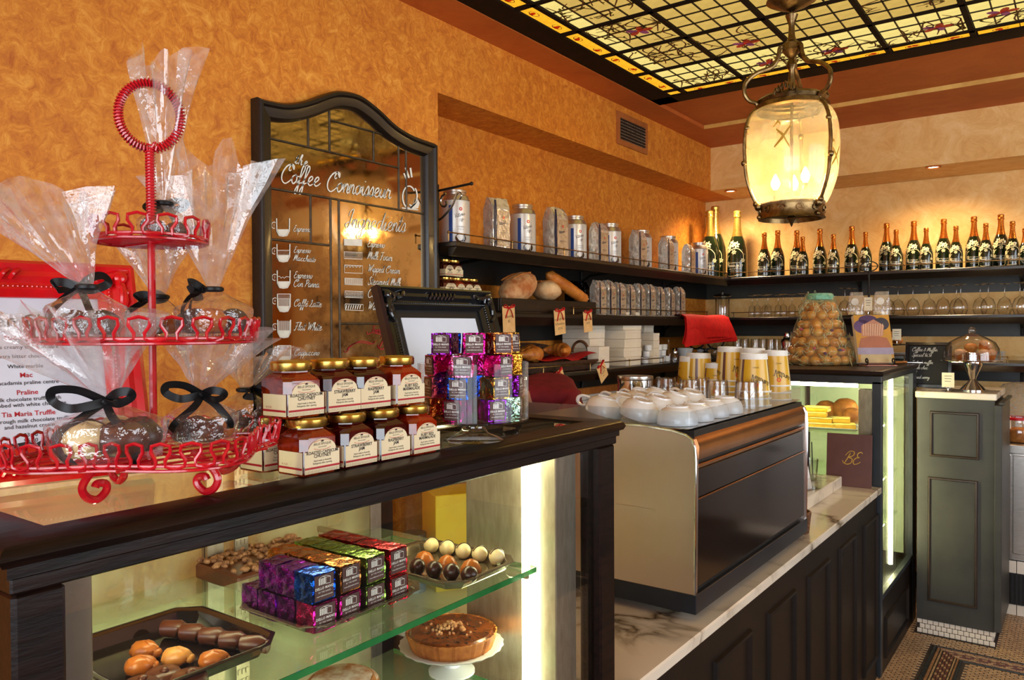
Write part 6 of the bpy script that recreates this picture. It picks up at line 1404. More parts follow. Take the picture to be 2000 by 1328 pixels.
# ------------------------------------------------------------------ book on a scrolled easel
bx_ = at(1700, 712, Z=FZ); bkx, bky = -.895, 4.50
be = thing('book_easel', 'black scrolled iron easel holding the cake book on the far case', 'easel', (bkx, bky, FZ), rz=-.95)
for s in (-.07, .07):
    mb = MB(); mb.tube([(.045+(.020-.0016*t)*cos(.7*t-1.2), s, .026+(.020-.0016*t)*sin(.7*t-1.2)) for t in range(11)], .0035, 6); mb.tube([(.05, s, .006), (-.06, s, .006), (-.085, s, .18)], .0035, 6); mb.build('scroll', M_IRON, be)
mb = MB(); mb.tube([(-.05, -.08, .006), (-.05, .08, .006)], .0035, 6); mb.build('crossbar', M_IRON, be)
bo = thing('cake_book', 'cake recipe book with iced cakes on the cover standing on an iron easel', 'book', (bkx, bky, FZ+.0125), rot=(0, -.28, -.95))
mb = MB(); mb.box(-.018, .012, -.095, .095, 0, .265, .001); mb.build('pages', M_PAPER, bo)
MBk = lambda u, v, w: (.0127+w*.0004, u, v)
def flatp(nm, c, pts, l=0, root=bo): mb = MB(); mb.poly([MBk(u, v, l) for u, v in pts]); return mb.build(nm, pm('cover_'+nm+str(round(c[0], 2)), c, None, 14, rough=.35), root, smooth=0)
ell = lambda cu, cv, a, b, n=24: [(cu+a*cos(2*pi*k/n), cv+b*sin(2*pi*k/n)) for k in range(n)]
flatp('cover_photo', S(206, 150, 60), [(-.095, 0), (.095, 0), (.095, .265), (-.095, .265)], 0)
flatp('plum_cake', S(104, 78, 118), ell(-.055, .20, .045, .038), 1); flatp('plum_cake', S(86, 64, 100), ell(-.02, .238, .05, .026), 1); flatp('dark_cake', S(70, 66, 74), ell(.05, .215, .04, .035), 1)
flatp('iced_cake', S(176, 112, 84), [(-.09, .08), (-.07, .135), (0, .15), (.07, .135), (.09, .08)], 2); flatp('fluted_case', S(196, 138, 110), [(-.065, .145), (.05, .145), (.062, .205), (.01, .24), (-.06, .205)], 3)
for k in range(9): flatp('case_pleat', S(228, 200, 164), [(-.055+.012*k, .15), (-.052+.012*k, .15), (-.046+.013*k, .215), (-.05+.013*k, .215)], 4)
flatp('title_band', S(168, 156, 176), [(-.095, .045), (.095, .045), (.095, .082), (-.095, .082)], 4); flatp('cream_cake', S(200, 178, 130), [(-.09, 0), (.09, 0), (.08, .045), (-.08, .045)], 2)
# stack of pale books under the easel's far side
mb = MB(); mb.box(-.05, .05, -.08, .08, 0, .004, .0005); mb.build('cover_board', pm('pink_cover', S(214, 150, 140), None, 20, rough=.5), be, loc=(.02, 0, .0005))

# ------------------------------------------------------------------ tall black tier stand with bags of nougat, pastry plate
def pxz(px_, py_, Y): return at(px_, py_, Y=Y)
ty_ = 4.74; tcx = at(1697, 617, Y=ty_)
ts = thing('tier_stand', 'tall black iron stand with a wide plate and ring handle on the far case', 'tiered stand', (tcx.x, ty_, FZ))
hp = tcx.z-FZ; Rr = abs(at(1755, 617, Y=ty_).x-tcx.x)
mb = MB(); mb.lathe([(.001, hp-.003), (Rr*.85, hp-.003), (Rr, hp+.003), (Rr-.003, hp+.005), (Rr*.85, hp), (.001, hp)], 40); mb.build('plate', M_IRON, ts)
mb = MB(); zr = at(1697, 530, Y=ty_).z-FZ; mb.tube([(0, 0, .006), (0, 0, zr)], .006, 8); mb.build('post', M_IRON, ts)
mb = MB(); mb.lathe([(.001, 0), (.075, 0), (.07, .006), (.01, .010), (.001, .010)], 30); mb.build('foot', M_IRON, ts)
mb = MB(); mb.tube([(.045*cos(t), .0, zr+.028+.028*sin(t)) for t in [2*pi*k/24 for k in range(24)]], .0032, 6, True); mb.tube([(.014*cos(t)*(1-.06*k), 0, zr+.03+.014*sin(t)*(1-.06*k)) for k, t in enumerate([.6*i for i in range(14)])], .003, 6); mb.build('ring_handle', M_IRON, ts)
for k, (dx, lb) in enumerate(((-.062, 'clear bag of white nougat with a round label on the black tier plate'), (.070, 'clear bag of nougat pieces beside the price card on the black tier plate'))):
    b_ = thing('nougat_bag', lb, 'gift bag', (tcx.x+dx, ty_-.02, FZ+hp+.0055), group='nougat bags on the tier plate')
    mb = MB(); mb.sheet(lambda u, v: ((.045*(1-.25*v**3)+.006*noise.noise(Vector((5*u, 5*v, k))))*cos(2*pi*u), .030*(1-.75*v**2)*sin(2*pi*u), .13*v), 28, 10, True); mb.build('clear_wrap', M_CELLO, b_)
    for q in range(7): mb = MB(); mb.box(-.012, .012, -.009, .009, 0, .014, .002); mb.build('nougat_piece', M_WHITECHOC, b_, loc=(-.028+.014*(q % 4)+.003*(q//4), -.010+.018*(q//4), .001+.0), rz=.3*q)
    mb = MB(); mb.lathe([(.001, 0), (.020, 0), (.020, .0008), (.001, .0008)], 24); o = mb.build('round_label', M_WHITE, b_, loc=(0, -.0335, .075)); o.rotation_euler = (pi/2, 0, 0)
def price(p, w, h, label, rz=0, lines=3):
    t = thing('price_card', label, 'price card', p, rz)
    mb = MB(); mb.lathe([(.001, 0), (.016, 0), (.015, .003), (.003, .005), (.003, .016)], 16); mb.tube([(.014*cos(a), 0, .028+.012*sin(a)) for a in [-2.9+.26*i for i in range(11)]], .0016, 6); mb.build('ring_holder', M_CHROME, t)
    mb = MB(); mb.box(-w/2, w/2, .0, .0012, .022, .022+h); c = mb.build('card', M_PAPER, t, smooth=0)
    mb = MB()
    for q in range(lines): mb.poly([(-w*.3+.02*w*q, -.0004, .022+h*(.75-.18*q)), (w*.3-.03*w*q, -.0004, .022+h*(.75-.18*q)), (w*.3-.03*w*q, -.0004, .022+h*(.78-.18*q)), (-w*.3+.02*w*q, -.0004, .022+h*(.78-.18*q))])
    tag(mb.build('card_print', M_INK, c, smooth=0), kind='stuff'); return t
price((tcx.x+.015, ty_-.09, FZ+hp+.0055), .042, .075, 'white price card in a wire ring on the black tier plate')
pq = at(1738, 672, Y=4.80); hq = pq.z-FZ
pp_ = thing('pastry_stand', 'small round stand of chocolate topped pastries on the far case', 'cake stand', (pq.x, 4.80, FZ))
mb = MB(); mb.lathe([(.001, 0), (.045, 0), (.012, .012), (.010, hq-.01), (.085, hq-.004), (.088, hq+.001), (.001, hq)], 30); mb.build('stand', M_IRON, pp_)
for k in range(7):
    a = k*.95; r = 0 if k == 6 else .045; t = thing('cream_pastry', 'small golden pastry with chocolate strips on the round stand', 'pastry', (pq.x+r*cos(a), 4.80+r*sin(a), FZ+hq+.0015+(.034 if k == 6 else 0)), a, 'pastries on the round stand')
    mb = MB(); mb.ball((0, 0, .018), (.024, .022, .020), 12, 8, lambda d: 1+.06*noise.noise(d*3), -.88); mb.build('choux', M_BAKED, t); mb = MB(); mb.tube(cr([(-.02, 0, .034), (0, .006, .040), (.022, -.004, .046)], 4), .005, 6); mb.build('chocolate_strip', M_DARKCHOC, t)
price((pq.x+.045, 4.745, FZ+hq+.0015), .045, .062, 'white price card in a wire ring by the round pastry stand')

# ------------------------------------------------------------------ on the tall cabinet
CT = 1.3022
cbd = thing('chalkboard', 'black chalkboard with handwritten coffee and muffin special leaning on the far case', 'chalkboard', (at(1812, 745, Y=4.93).x, 4.93, CT), rot=(-.12, 0, .02))
wq, hq2 = .232, at(1800, 668, Y=4.96).z-CT
mb = MB(); mb.box(-wq/2, wq/2, -.002, .006, 0, hq2); mb.build('slate', pm('chalkboard_slate', S(28, 27, 26), S(40, 38, 36), scale=10, rough=.7), cbd, smooth=0)
mb = MB(); mb.sweep([(0, 0), (0, .010), (.016, .012), (.020, .002)], [(-wq/2, 0), (wq/2, 0), (wq/2, hq2), (-wq/2, hq2)], True, lambda u, v, w: (u, -w, v)); mb.build('frame', M_BLACKWOOD, cbd)
MH = lambda u, v, w: (u, -.0026, v)
for s, sz, v in (('Coffee & Muffin', .0082, .80), ('Special $6.50', .0082, .68), ("Today's muffin", .0076, .52), ('Triple choc', .0076, .40), ('and', .0066, .30), ('Mixed berry', .0076, .19)):
    mb = MB(); put_hand(mb, s, sz*1.35, MH, -wq*.36, hq2*v, wd=.16, sp=.95); mb.build('chalk_writing', M_WHITE, cbd, smooth=0)
pc2 = at(1846, 765, Z=CT); pcd = price((at(1851, 770, Y=4.675).x, 4.685, CT), .058, .078, 'white price card in a chrome ring holder on the marble slab')
kc = at(1900, 765, Y=4.80); kx = at(1900, 765, Y=4.82).x
zpl = at(1900, 703, Y=4.82).z-CT; rp = abs(at(1966, 703, Y=4.82).x-at(1838, 703, Y=4.82).x)/2
sd_ = thing('steel_cake_stand', 'polished steel pedestal cake stand on the marble slab of the tall cabinet', 'cake stand', (kx, 4.82, CT))
mb = MB(); mb.lathe([(.001, 0), (.062, 0), (.062, .006), (.050, .020), (.028, .042), (.015, .062), (.018, .074), (.044, zpl-.028), (.047, zpl-.010), (.046, zpl-.006)], 40); mb.build('pedestal', M_CHROME, sd_)
mb = MB(); mb.lathe([(.001, zpl-.006), (rp, zpl-.006), (rp+.002, zpl-.002), (rp, zpl), (.001, zpl-.001)], 48); mb.build('plate', M_CHROME, sd_)
dz_ = at(1893, 655, Y=4.82).z-CT-zpl; rd = abs(at(1957, 690, Y=4.82).x-at(1845, 690, Y=4.82).x)/2
dm = thing('glass_dome', 'clear glass dome with round knob over the muffins on the steel stand', 'dome', (kx-.005, 4.82, CT+zpl+.0005))
mb = MB(); mb.lathe([(rd, 0), (rd, .03), (rd*.96, .06), (rd*.82, dz_*.72), (rd*.5, dz_*.92), (rd*.28, dz_), (rd*.27, dz_+.004), (.012, dz_+.008)], 44, cap=False); mb.build('bell', M_THINGLASS, dm, smooth=80)
mb = MB(); mb.ball((0, 0, dz_+.026), .019, 14, 10); mb.build('knob', M_THINGLASS, dm)
for k, (dx, dy, z, lb) in enumerate(((-.055, -.03, 0, 'sugar dusted muffin under the dome beside the steel tin'), (.055, -.045, 0, 'sugar dusted muffin at the outer side under the dome'), (-.015, .05, .03, 'plain muffin at the back under the dome'), (.04, .02, .048, 'muffin lying tilted on the others under the dome'), (.075, .03, 0, 'muffin half hidden at the back of the dome'))):
    mf = thing('muffin', lb, 'muffin', (kx+dx, 4.82+dy, CT+zpl+.0012+z), group='muffins under the glass dome', rot=(0, .5, .3) if k == 3 else None)
    mb = MB(); mb.lathe([(.001, 0), (.022, 0), (.031, .032), (.001, .032)], 24, wob=lambda a, z: 1+.02*cos(16*a)); mb.build('crust', M_CARAMEL, mf)
    mb = MB(); mb.ball((0, 0, .036), (.034, .034, .022), 16, 9, lambda d: 1+.06*noise.noise(d*3)); mb.build('top', pm('sugar_dusted_top', S(214, 176, 140), S(150, 86, 44), scale=24, rough=.8, bump=.3) if k != 2 else M_BAKED, mf)
mb = MB(); mb.lathe([(.001, 0), (.030, 0), (.031, .04), (.028, .042), (.001, .043)], 28); tag(mb.build('steel_tin', M_CHROME, loc=(kx, 4.755, CT+zpl+.001)), 'small polished steel tin under the glass dome', 'tin')
kn = thing('cake_knife', 'cake knife with wooden handle lying across the top corner of the far case', 'knife', (XC-.06, 4.80, FZ+.0065), rz=.5)
mb = MB(); mb.tube([(-.06, 0, 0), (.02, 0, .002)], .006, 8); mb.build('handle', M_BAKED, kn); mb = MB(); mb.box(.02, .10, -.008, .008, .000, .0015); mb.build('blade', M_CHROME, kn, smooth=0)

# ------------------------------------------------------------------ on the steel bench at the right
zt_b = zt if False else at(1965, 868, Y=5.2).z+.0005
pj_ = thing('pasta_jar', 'squat glass jar of golden cereal with red lid ring on the steel bench', 'jar', (at(1990, 850, Y=5.36).x, 5.36, zt_b))
mb = MB(); mb.lathe([(.001, 0), (.07, 0), (.085, .03), (.085, .08), (.07, .11), (.07, .13)], 30); mb.build('glass', M_THINGLASS, pj_); mb = MB(); mb.lathe([(.001, .004), (.066, .004), (.081, .03), (.081, .075), (.001, .085)], 26); mb.build('cereal', M_BAKED, pj_)
mb = MB(); mb.lathe([(.070, .128), (.076, .13), (.076, .142), (.070, .144), (.066, .135)], 30, cap=False); mb.build('lid_ring', M_REDRIBBON, pj_)
pk = thing('food_packet', 'white printed food packet standing on the steel bench beside the tall cabinet', 'packet', (at(1962, 850, Y=5.33).x, 5.33, zt_b), rz=.2)
mb = MB(); mb.box(-.03, .03, -.02, .02, 0, .15, .006); mb.build('pouch', pm('printed_packet', S(226, 222, 206), S(206, 110, 50), scale=16, rough=.5, lo=.5, hi=.62), pk)
cvd = at(1985, 780, Y=5.5); cv = thing('plate_cover', 'clear plastic dome cover resting against the back wall above the steel bench', 'cover', (cvd.x, 5.55, zt_b))
mb = MB(); zz = at(1985, 745, Y=5.55).z-zt_b; mb.lathe([(.16, 0), (.16, zz*.4), (.13, zz*.75), (.07, zz*.95), (.001, zz)], 36); mb.build('dome', clear('milky_plastic', (.95, .95, .95), 1.45, haze=.2), cv)

# ------------------------------------------------------------------ coffee tins on the top shelf
Z1s, Z2s, Z3s = SH[1]+.0003, SH[2]+.0003, SH[3]+.0003
M_TIN = pm('satin_tinplate', S(214, 208, 198), S(196, 188, 176), scale=8, rough=.3, metal=.9)
M_TINPRINT = pm('silver_white_tin_print', S(214, 210, 202), S(204, 198, 190), scale=6, rough=.32, metal=.25)
M_BLUE = pm('blue_stripe', S(34, 72, 150), S(28, 60, 130), scale=10, rough=.35); M_NAVY = pm('navy_stripe', S(24, 30, 62), S(18, 22, 48), scale=10, rough=.35)
TR, THT = .064, .245
mb = MB(); mb.lathe([(.001, 0), (TR, 0), (TR+.001, .002), (TR+.001, .196)], 40, cap=False); me_t1 = mb.mesh('printed_body', M_TINPRINT)
mb = MB(); mb.lathe([(TR+.001, .196), (TR+.002, .198), (TR, .204), (TR*.9, .218), (TR*.74, .224), (TR*.74, .232), (TR*.78, .234), (TR*.78, .243), (TR*.72, THT), (.001, THT)], 40, cap=False); me_t2 = mb.mesh('shoulder_and_lid', M_TIN)
RT = TR+.0018
def MTin(a0): return lambda u, v, w: (RT*cos(a0+u/RT), RT*sin(a0+u/RT), v)
mb = MB(); mb.sheet(lambda u, v: MTin(-1.02)((u-.5)*.016, .004+.17*v, 0), 3, 6); me_t3 = mb.mesh('blue_stripe', M_BLUE, 0)
mb = MB(); put_hand(mb, 'Vittoria', .0088, MTin(-.35), -.027, .118, rot=.32, wd=.13); put_hand(mb, 'Coffee', .005, MTin(-.35), -.006, .105, rot=.32, wd=.13); put_text(mb, 'CINQUE', .0082, MTin(-.35), 0, .080, space=1.3); put_text(mb, 'STELLE', .0082, MTin(-.35), 0, .069, space=1.3)
me_t4 = mb.mesh('tin_lettering', pm('dark_blue_print', S(44, 46, 70), None, 30, rough=.4), 0)
mb = MB(); ribbon(mb, [(.0055*cos(t), .158+.0055*sin(t)) for t in [2*pi*k/18 for k in range(19)]], .0045, MTin(-.35), False); me_t5 = mb.mesh('red_mark', _M['orange_red_print'], 0)
mb = MB(); mb.poly([MTin(-.35)(.026*cos(t), .034+.020*sin(t), 0) for t in [2*pi*k/26 for k in range(26)]]); me_t6 = mb.mesh('dark_oval', pm('gloss_espresso_print', S(40, 26, 18), S(58, 38, 24), scale=20, rough=.12, coat=.5), 0)
wh = ['beside the mirror bracket', 'second along from the bracket', 'third along from the bracket', 'fourth along from the bracket', 'fifth along from the bracket', 'sixth along from the bracket', 'beside the big champagne bottles']
for k, (px_, py_) in enumerate(((888, 353), (1020, 384), (1122, 411), (1191, 429), (1252, 443), (1305, 454), (1364, 466))):
    y = at(px_, py_, X=-2.20).y; t = thing('coffee_tin', 'tall silver coffee tin on the top shelf, %s' % wh[k], 'tin', (-2.20, max(y, 2.488), Z1s), -.12-.03*k, 'coffee tins on the top shelf')
    for n, me in (('printed_body', me_t1), ('shoulder_and_lid', me_t2), ('blue_stripe', me_t3), ('tin_lettering', me_t4), ('red_mark', me_t5), ('dark_oval', me_t6)): link(n, me, t)

# ------------------------------------------------------------------ foil coffee bags
M_SILVERFOIL = pm('silver_foil', S(244, 238, 228), S(212, 200, 182), scale=34, rough=.26, metal=.7, bump=1.0, bscale=30, detail=2, distort=1)
M_PRINTFOIL = pm('printed_foil', S(206, 188, 160), S(176, 152, 120), scale=46, rough=.35, metal=.45, bump=.7, bscale=40, detail=2)
M_BLACKFOIL = foil('black_foil', S(44, 42, 40), S(18, 17, 16), .25, 40)
def bagmesh(seed, mat, w=.088, d=.062, h=.20):
    mb = MB(); o = Vector((seed*7, seed*3, 1))
    def fn(u, v):
        a = 2*pi*u; cx, sx = cos(a), sin(a); k = max(abs(cx), abs(sx))**.92
        t = max(0, (v-.80)/.20); x, y = d/2*cx/k*(1-.72*t), w/2*sx/k*(1+.03*t); z = h*v
        n = noise.noise(Vector((x*45, y*45, z*28))+o)*.004*(1+1.6*t)+noise.noise(Vector((x*120, y*120, z*90))+o)*.0016
        return (x*(1+n*12), y*(1+n*10), max(z+(noise.noise(Vector((y*60, x*60, 3))+o)*.006 if v > .85 else 0), 0))
    mb.sheet(fn, 32, 26, True); mb.poly([fn(i/32, 1) for i in range(32)]); mb.poly([fn(i/32, 0) for i in range(32)][::-1]); return mb.mesh('foil_pouch', mat, 60)
bm = [bagmesh(k, M_SILVERFOIL) for k in range(3)]; bb = bagmesh(9, M_BLACKFOIL)
mb = MB(); mb.sheet(lambda u, v: (.0335-.010*max(0, v-.8)*5*.35, -.038+.011*u+.0012*sin(9*v), .004+.185*v), 2, 10); me_bs = mb.mesh('navy_stripe', M_NAVY)
mb = MB(); mb.sheet(lambda u, v: (.0336, -.024+.062*u, .01+.14*v), 4, 6); me_bp = mb.mesh('printed_panel', M_PRINTFOIL)
mb = MB(); MBg = lambda u, v, w: (.0345, u, v); put_hand(mb, 'Vittoria', .0062, MBg, -.016, .09, rot=.25, wd=.16); put_text(mb, 'CINQUE STELLE', .0052, MBg, .006, .060); me_bt = mb.mesh('bag_lettering', _M['dark_blue_print'], 0)
mb = MB(); ribbon(mb, [(.008+.004*cos(t), .122+.004*sin(t)) for t in [2*pi*k/16 for k in range(17)]], .003, MBg, False); me_br = mb.mesh('red_mark', _M['orange_red_print'], 0)
def coffee_bag(k, p, rz, label, group, black=False, s=1.0):
    t = thing('coffee_bag', label, 'coffee bag', p, rz, group); t.scale = (s,)*3; link('foil_pouch', bb if black else bm[k % 3], t)
    if not black:
        for n, me in (('navy_stripe', me_bs), ('printed_panel', me_bp), ('bag_lettering', me_bt), ('red_mark', me_br)): link(n, me, t)
for k, (px_, py_, wq_) in enumerate(((970, 388, 'alone between the first two tins'), (1085, 404, 'left of the third tin'), (1169, 436, 'left of the fourth tin'), (1246, 451, 'hiding the fifth tin'), (1301, 464, 'hiding the sixth tin'), (1344, 478, 'beside the last tin'))):
    p = at(px_, py_, X=-2.105); coffee_bag(k, (-2.105, p.y, Z1s), -.25+.06*k, 'silver foil coffee bag on the top shelf, %s' % wq_, 'foil bags on the top shelf', s=max(.75, min(1.2, (p.z-Z1s)/.2)))
g2 = 'foil bags on the middle shelf'
for k in range(9):
    px_ = 1168+19.6*k; p = at(px_, 545, X=-2.10); coffee_bag(k, (-2.10, p.y, Z2s), .05*sin(k*2.1), 'silver foil coffee bag in the tight row on the middle shelf', g2, s=.92+.03*sin(k*1.7))
for k in range(2): p = at(1122+20*k, 560, X=-2.19); coffee_bag(k, (-2.20, p.y, Z2s), .2*k, 'black foil coffee bag behind the baguette on the middle shelf', g2, True, .9)

# ------------------------------------------------------------------ jam jars, bread crate and loaves on the middle shelf
g3 = 'small jam jars stacked on the middle shelf'; rows = ((0, [861, 877, 893, 909, 925]), (1, [867, 884, 901, 917, 932]), (2, [864, 879, 896]))
for r, pxs in rows:
    for q, px_ in enumerate(pxs):
        y = at(px_, 560, X=-2.12).y; jar(('strawberry', 'raspberry', 'chutney')[q % 3] if r < 2 else 'raspberry', (-2.15, max(y, 2.452), Z2s+r*(JH+.0003)), 'small cream labelled jam jar in the %s tier on the middle shelf' % ('bottom', 'second', 'top')[r], g3)
ya_, yb_ = at(982, 600, X=-2.05).y, at(1168, 600, X=-2.05).y; zb2 = at(1080, 586, X=-2.05).z
cr_t = thing('bread_crate', 'dark wooden bread crate holding loaves on the middle shelf', 'crate', (-2.211, (ya_+yb_)/2, Z2s))
hw_, dd_ = (yb_-ya_)/2, zb2-Z2s
mb = MB(); mb.box(-.155, .148, -hw_, hw_, 0, .008); mb.build('base', M_BLACKWOOD, cr_t, smooth=0)
for nm_, b_ in (('front_board', (.138, .150, -hw_, hw_)), ('back_board', (-.157, -.145, -hw_, hw_)), ('end_board', (-.145, .138, -hw_, -hw_+.012)), ('end_board', (-.145, .138, hw_-.012, hw_))):
    mb = MB(); mb.box(*b_, .008, dd_, .002); mb.build(nm_, M_BLACKWOOD, cr_t)
zl_ = Z2s+.009
def loaf(p, size, rz, label, seed, mat, tilt=0):
    mb = MB(); o = Vector((seed, 0, 0))
    mb.ball((0, 0, 0), size, 26, 16, lambda d: 1+.05*noise.noise(d*2+o)+.02*noise.noise(d*7+o)); t = thing('bread_loaf', label, 'bread', p, group='loaves in the bread crate', rot=(tilt, 0, rz)); mb.build('crust', mat, t)
    mb = MB()
    for k in (-1, 0, 1): mb.tube(cr([(size[0]*.35*k-.02, -size[1]*.45, size[2]*.86), (size[0]*.35*k, 0, size[2]*1.0-.002), (size[0]*.35*k+.02, size[1]*.45, size[2]*.84)], 4), .004, 6)
    mb.build('score_mark', M_BAKED, t); return t
q1, q2 = at(1012, 562, X=-2.16), at(1067, 568, X=-2.19)
loaf((q1.x, q1.y, q1.z), (.075, .135, .066), .1, 'large round flour dusted loaf in the bread crate', 1, M_FLOURED, .35); loaf((q2.x, q2.y, q2.z), (.075, .085, .052), .3, 'smaller rough brown loaf beside the big loaf in the crate', 5, pm('rustic_crust', S(190, 122, 54), S(228, 196, 150), scale=10, rough=.8, bump=.4))
b0, b1 = at(1068, 534, X=-2.19), at(1146, 588, X=-2.12)
bg_ = thing('baguette', 'long golden baguette sticking up out of the bread crate', 'bread', tuple((b0+b1)/2), group='loaves in the bread crate'); c0 = (b0+b1)/2
mb = MB(); P_ = [(b0-c0).lerp(b1-c0, k/14) for k in range(15)]; mb.tube(P_, [.008]+[.026+.006*sin(pi*k/14)+.0015*(k % 2) for k in range(1, 14)]+[.008], 14); mb.build('crust', pm('golden_crust', S(206, 130, 50), S(166, 88, 26), scale=20, rough=.45, bump=.2), bg_)
mb = MB()
for k in range(2, 13, 3): d = (b1-b0).normalized(); mb.tube(cr([P_[k]+Vector((.012, -.008, .022)), P_[k]+Vector((.020, 0, .014))+d*.02, P_[k]+Vector((.026, .008, -.004))+d*.04], 4), .004, 6)
tag(mb.build('score_mark', M_FLOURED, bg_), kind='stuff')

# ------------------------------------------------------------------ price tags with red bows on the shelf rails
def price_tag(px_, py_, X, z0, w, h, label, tilt, lines):
    p = at(px_, py_, X=X); t = thing('price_tag', label, 'price tag', (X, p.y, z0), group='buff price tags with red ribbons', rot=(tilt, 0, 0))
    mb = MB(); mb.box(-.0006, .0006, -w/2, w/2, -h, 0); c = mb.build('card', M_TAG, t, smooth=0)
    mb = MB()
    for q, s in enumerate(lines): put_text(mb, s, h*.135, lambda u, v, w_: (.0009, u, v), 0, -h*(.42+.19*q))
    mb.build('card_print', M_INK, c, smooth=0)
    mb = MB()
    for sd in (-1, 1):
        mb.tube(cr([(.003, 0, -.008), (.006, sd*w*.3, .008), (.004, sd*w*.42, -.002), (.003, 0, -.008)], 5), .0042, 6, flat=.3); mb.tube(cr([(.003, 0, -.008), (.005, sd*w*.14, -.02), (.004, sd*w*.30, -h*.45)], 4), .0032, 6, flat=.3)
    mb.build('ribbon_bow', M_REDRIBBON, t)
XTg = XF+.004
price_tag(993, 608, XTg, Z2s+.028, .09, .115, 'buff price tag with red bow half behind the black picture frame', .05, ('Baguette', '$5'))
price_tag(1092, 602, XTg, Z2s+.020, .095, .120, 'buff price tag with red bow below the round loaves', .10, ('Sourdough Bread', '& Panettone', '$7.50'))
price_tag(1147, 603, XTg, Z2s+.016, .085, .105, 'buff price tag with red bow below the baguette tip', .10, ('French Baguette', '$4.50'))
price_tag(1090, 722, XTg, Z3s+.012, .075, .070, 'buff price tag with red bow below the croissant basket', .45, ('Croissant', '$4.50'))
price_tag(1172, 716, XTg, Z3s+.028, .085, .095, 'buff price tag with red bow below the white boxes', .55, ('Pain au', 'Chocolat', '$5'))

# ------------------------------------------------------------------ red napkins folded over the corner of the middle shelf
n0, n1 = at(1337, 610, X=-2.0).y, at(1420, 612, X=-2.0).y
nk = thing('red_napkins', 'bright red folded cloths hanging over the corner of the middle shelf', 'cloth', (-2.0, n0, Z2s))
for L_ in range(4):
    mb = MB()
    def drape(u, v, L_=L_):
        y = n0+(n1-n0)*u+(.06*(v-.4) if u > .5 else -.05*(v-.4))*max(0, v-.4)*2.4*(abs(u-.5)*2); off = .004*L_
        if v < .4: return (-2.16+.155*v/.4*1.0-.0, y-.0, Z2s+.004+off*.8+.003*sin(9*u))
        k = (v-.4)/.6; return (-2.005+.022*sin(min(k*2.4, 1.57))+off+.012*k*sin(7*u+L_), y+.10*k*(u-.35), Z2s+.004-(.175+.012*L_*sin(3*u+L_))*k+off*.3)
    mb.sheet(lambda u, v: tuple(Vector(drape(u, v))-nk.location), 16, 14); mb.build('folded_cloth', pm('red_napkin_cloth', S(214, 16, 18), S(190, 8, 12), scale=30, rough=.7), nk, smooth=80)

# ------------------------------------------------------------------ lidded glass jar in the corner
gjp = at(1411, 600, Y=5.56); gj_ = thing('glass_jar', 'clear storage jar with domed lid in the corner of the middle shelf', 'jar', (gjp.x, 5.56, Z2s)); hj = at(1411, 572, Y=5.56).z-Z2s
mb = MB(); mb.lathe([(.001, .001), (.05, .001), (.052, .008), (.052, hj*.78), (.046, hj*.84), (.044, hj*.83), (.049, hj*.76), (.049, .01), (.001, .008)], 30); mb.build('jar', M_THINGLASS, gj_)
mb = MB(); mb.lathe([(.060, hj*.85), (.066, hj*.87), (.060, hj*.92), (.02, hj*.97), (.008, hj*.98), (.012, hj*1.03), (.001, hj*1.07)], 30); mb.build('lid', M_STEEL, gj_)

# ------------------------------------------------------------------ bottom shelf: croissant basket, boxes, cups, oddments
k0, k1 = at(1005, 710, X=-2.14).y, at(1150, 710, X=-2.14).y; bc = (k0+k1)/2
cbk = thing('croissant_basket', 'oblong dark wicker basket lined with red cloth on the bottom shelf', 'basket', (-2.19, bc, Z3s))
M_DWICK = pm('dark_wicker', S(84, 52, 32), S(52, 30, 18), scale=50, rough=.6); L2 = (k1-k0)/2
mb = MB(); mb.sheet(lambda u, v: ((.10+.045*v)*max(-1, min(1, 1.35*cos(2*pi*u))), (L2*.8+.2*L2*v)*max(-1, min(1, 1.2*sin(2*pi*u))), .004+(.048+.09*max(0, -cos(2*pi*u)))*v), 44, 6, True); mb.box(-.09, .09, -L2*.75, L2*.75, 0, .006); mb.build('lining', M_DWICK, cbk)
mb = MB()
for j in range(9):
    v = (j+.6)/9.2; mb.tube([((.1025+.045*v)*max(-1, min(1, 1.35*cos(a)))+.002*(-1)**(k+j)*cos(a), (L2*.8+.2*L2*v)*max(-1, min(1, 1.2*sin(a)))+.002*(-1)**(k+j)*sin(a), .004+(.048+.09*max(0, -cos(a)))*v) for k, a in enumerate([2*pi*k/56 for k in range(56)])], .0058, 5, True)
tag(mb.build('weave', M_DWICK, cbk), kind='stuff')
mb = MB(); mb.tube([(.02, L2*.98+.004*sin(t), .085+.055*sin(t)) if False else (.0+.05*cos(t), L2*.99, .085+.060*sin(t)) for t in [pi*k/14 for k in range(15)]], .008, 8); mb.build('handle', M_WICKER, cbk)
rc = tag((lambda m: (m.sheet(lambda u, v: (-.05+.20*v+.012*sin(6*u), (u-.5)*1.55*L2, .055+.05*abs(u-.5)*(1 if u > .5 else .6)+.008*sin(11*u+4*v)+.030*v*(1-v)), 22, 8), m)[1])(MB()).build('red_cloth', _M['red_napkin_cloth'], loc=(-2.19, bc, Z3s), smooth=80), 'red cloth lining the croissant basket', 'cloth')
def croissant(p, rz, label, s=1.0):
    mb = MB(); n = 25; pts = []; rad = []
    for k in range(n):
        a = -1.5+3.0*k/(n-1); pts.append((.06*s*sin(a), .055*s*(1-cos(a)), .024*s)); e = 1-abs(a/1.5)**1.6; rad.append(s*(.006+.024*e+.003*(k % 5 == 0)+.002*(k % 5 == 1)))
    mb.tube(pts, rad, 14); return tag(mb.build('croissant', pm('croissant_crust', S(206, 132, 54), S(158, 84, 28), scale=26, rough=.4, bump=.25), loc=p, rz=rz, smooth=60), label, 'croissant', 'croissants in the basket')
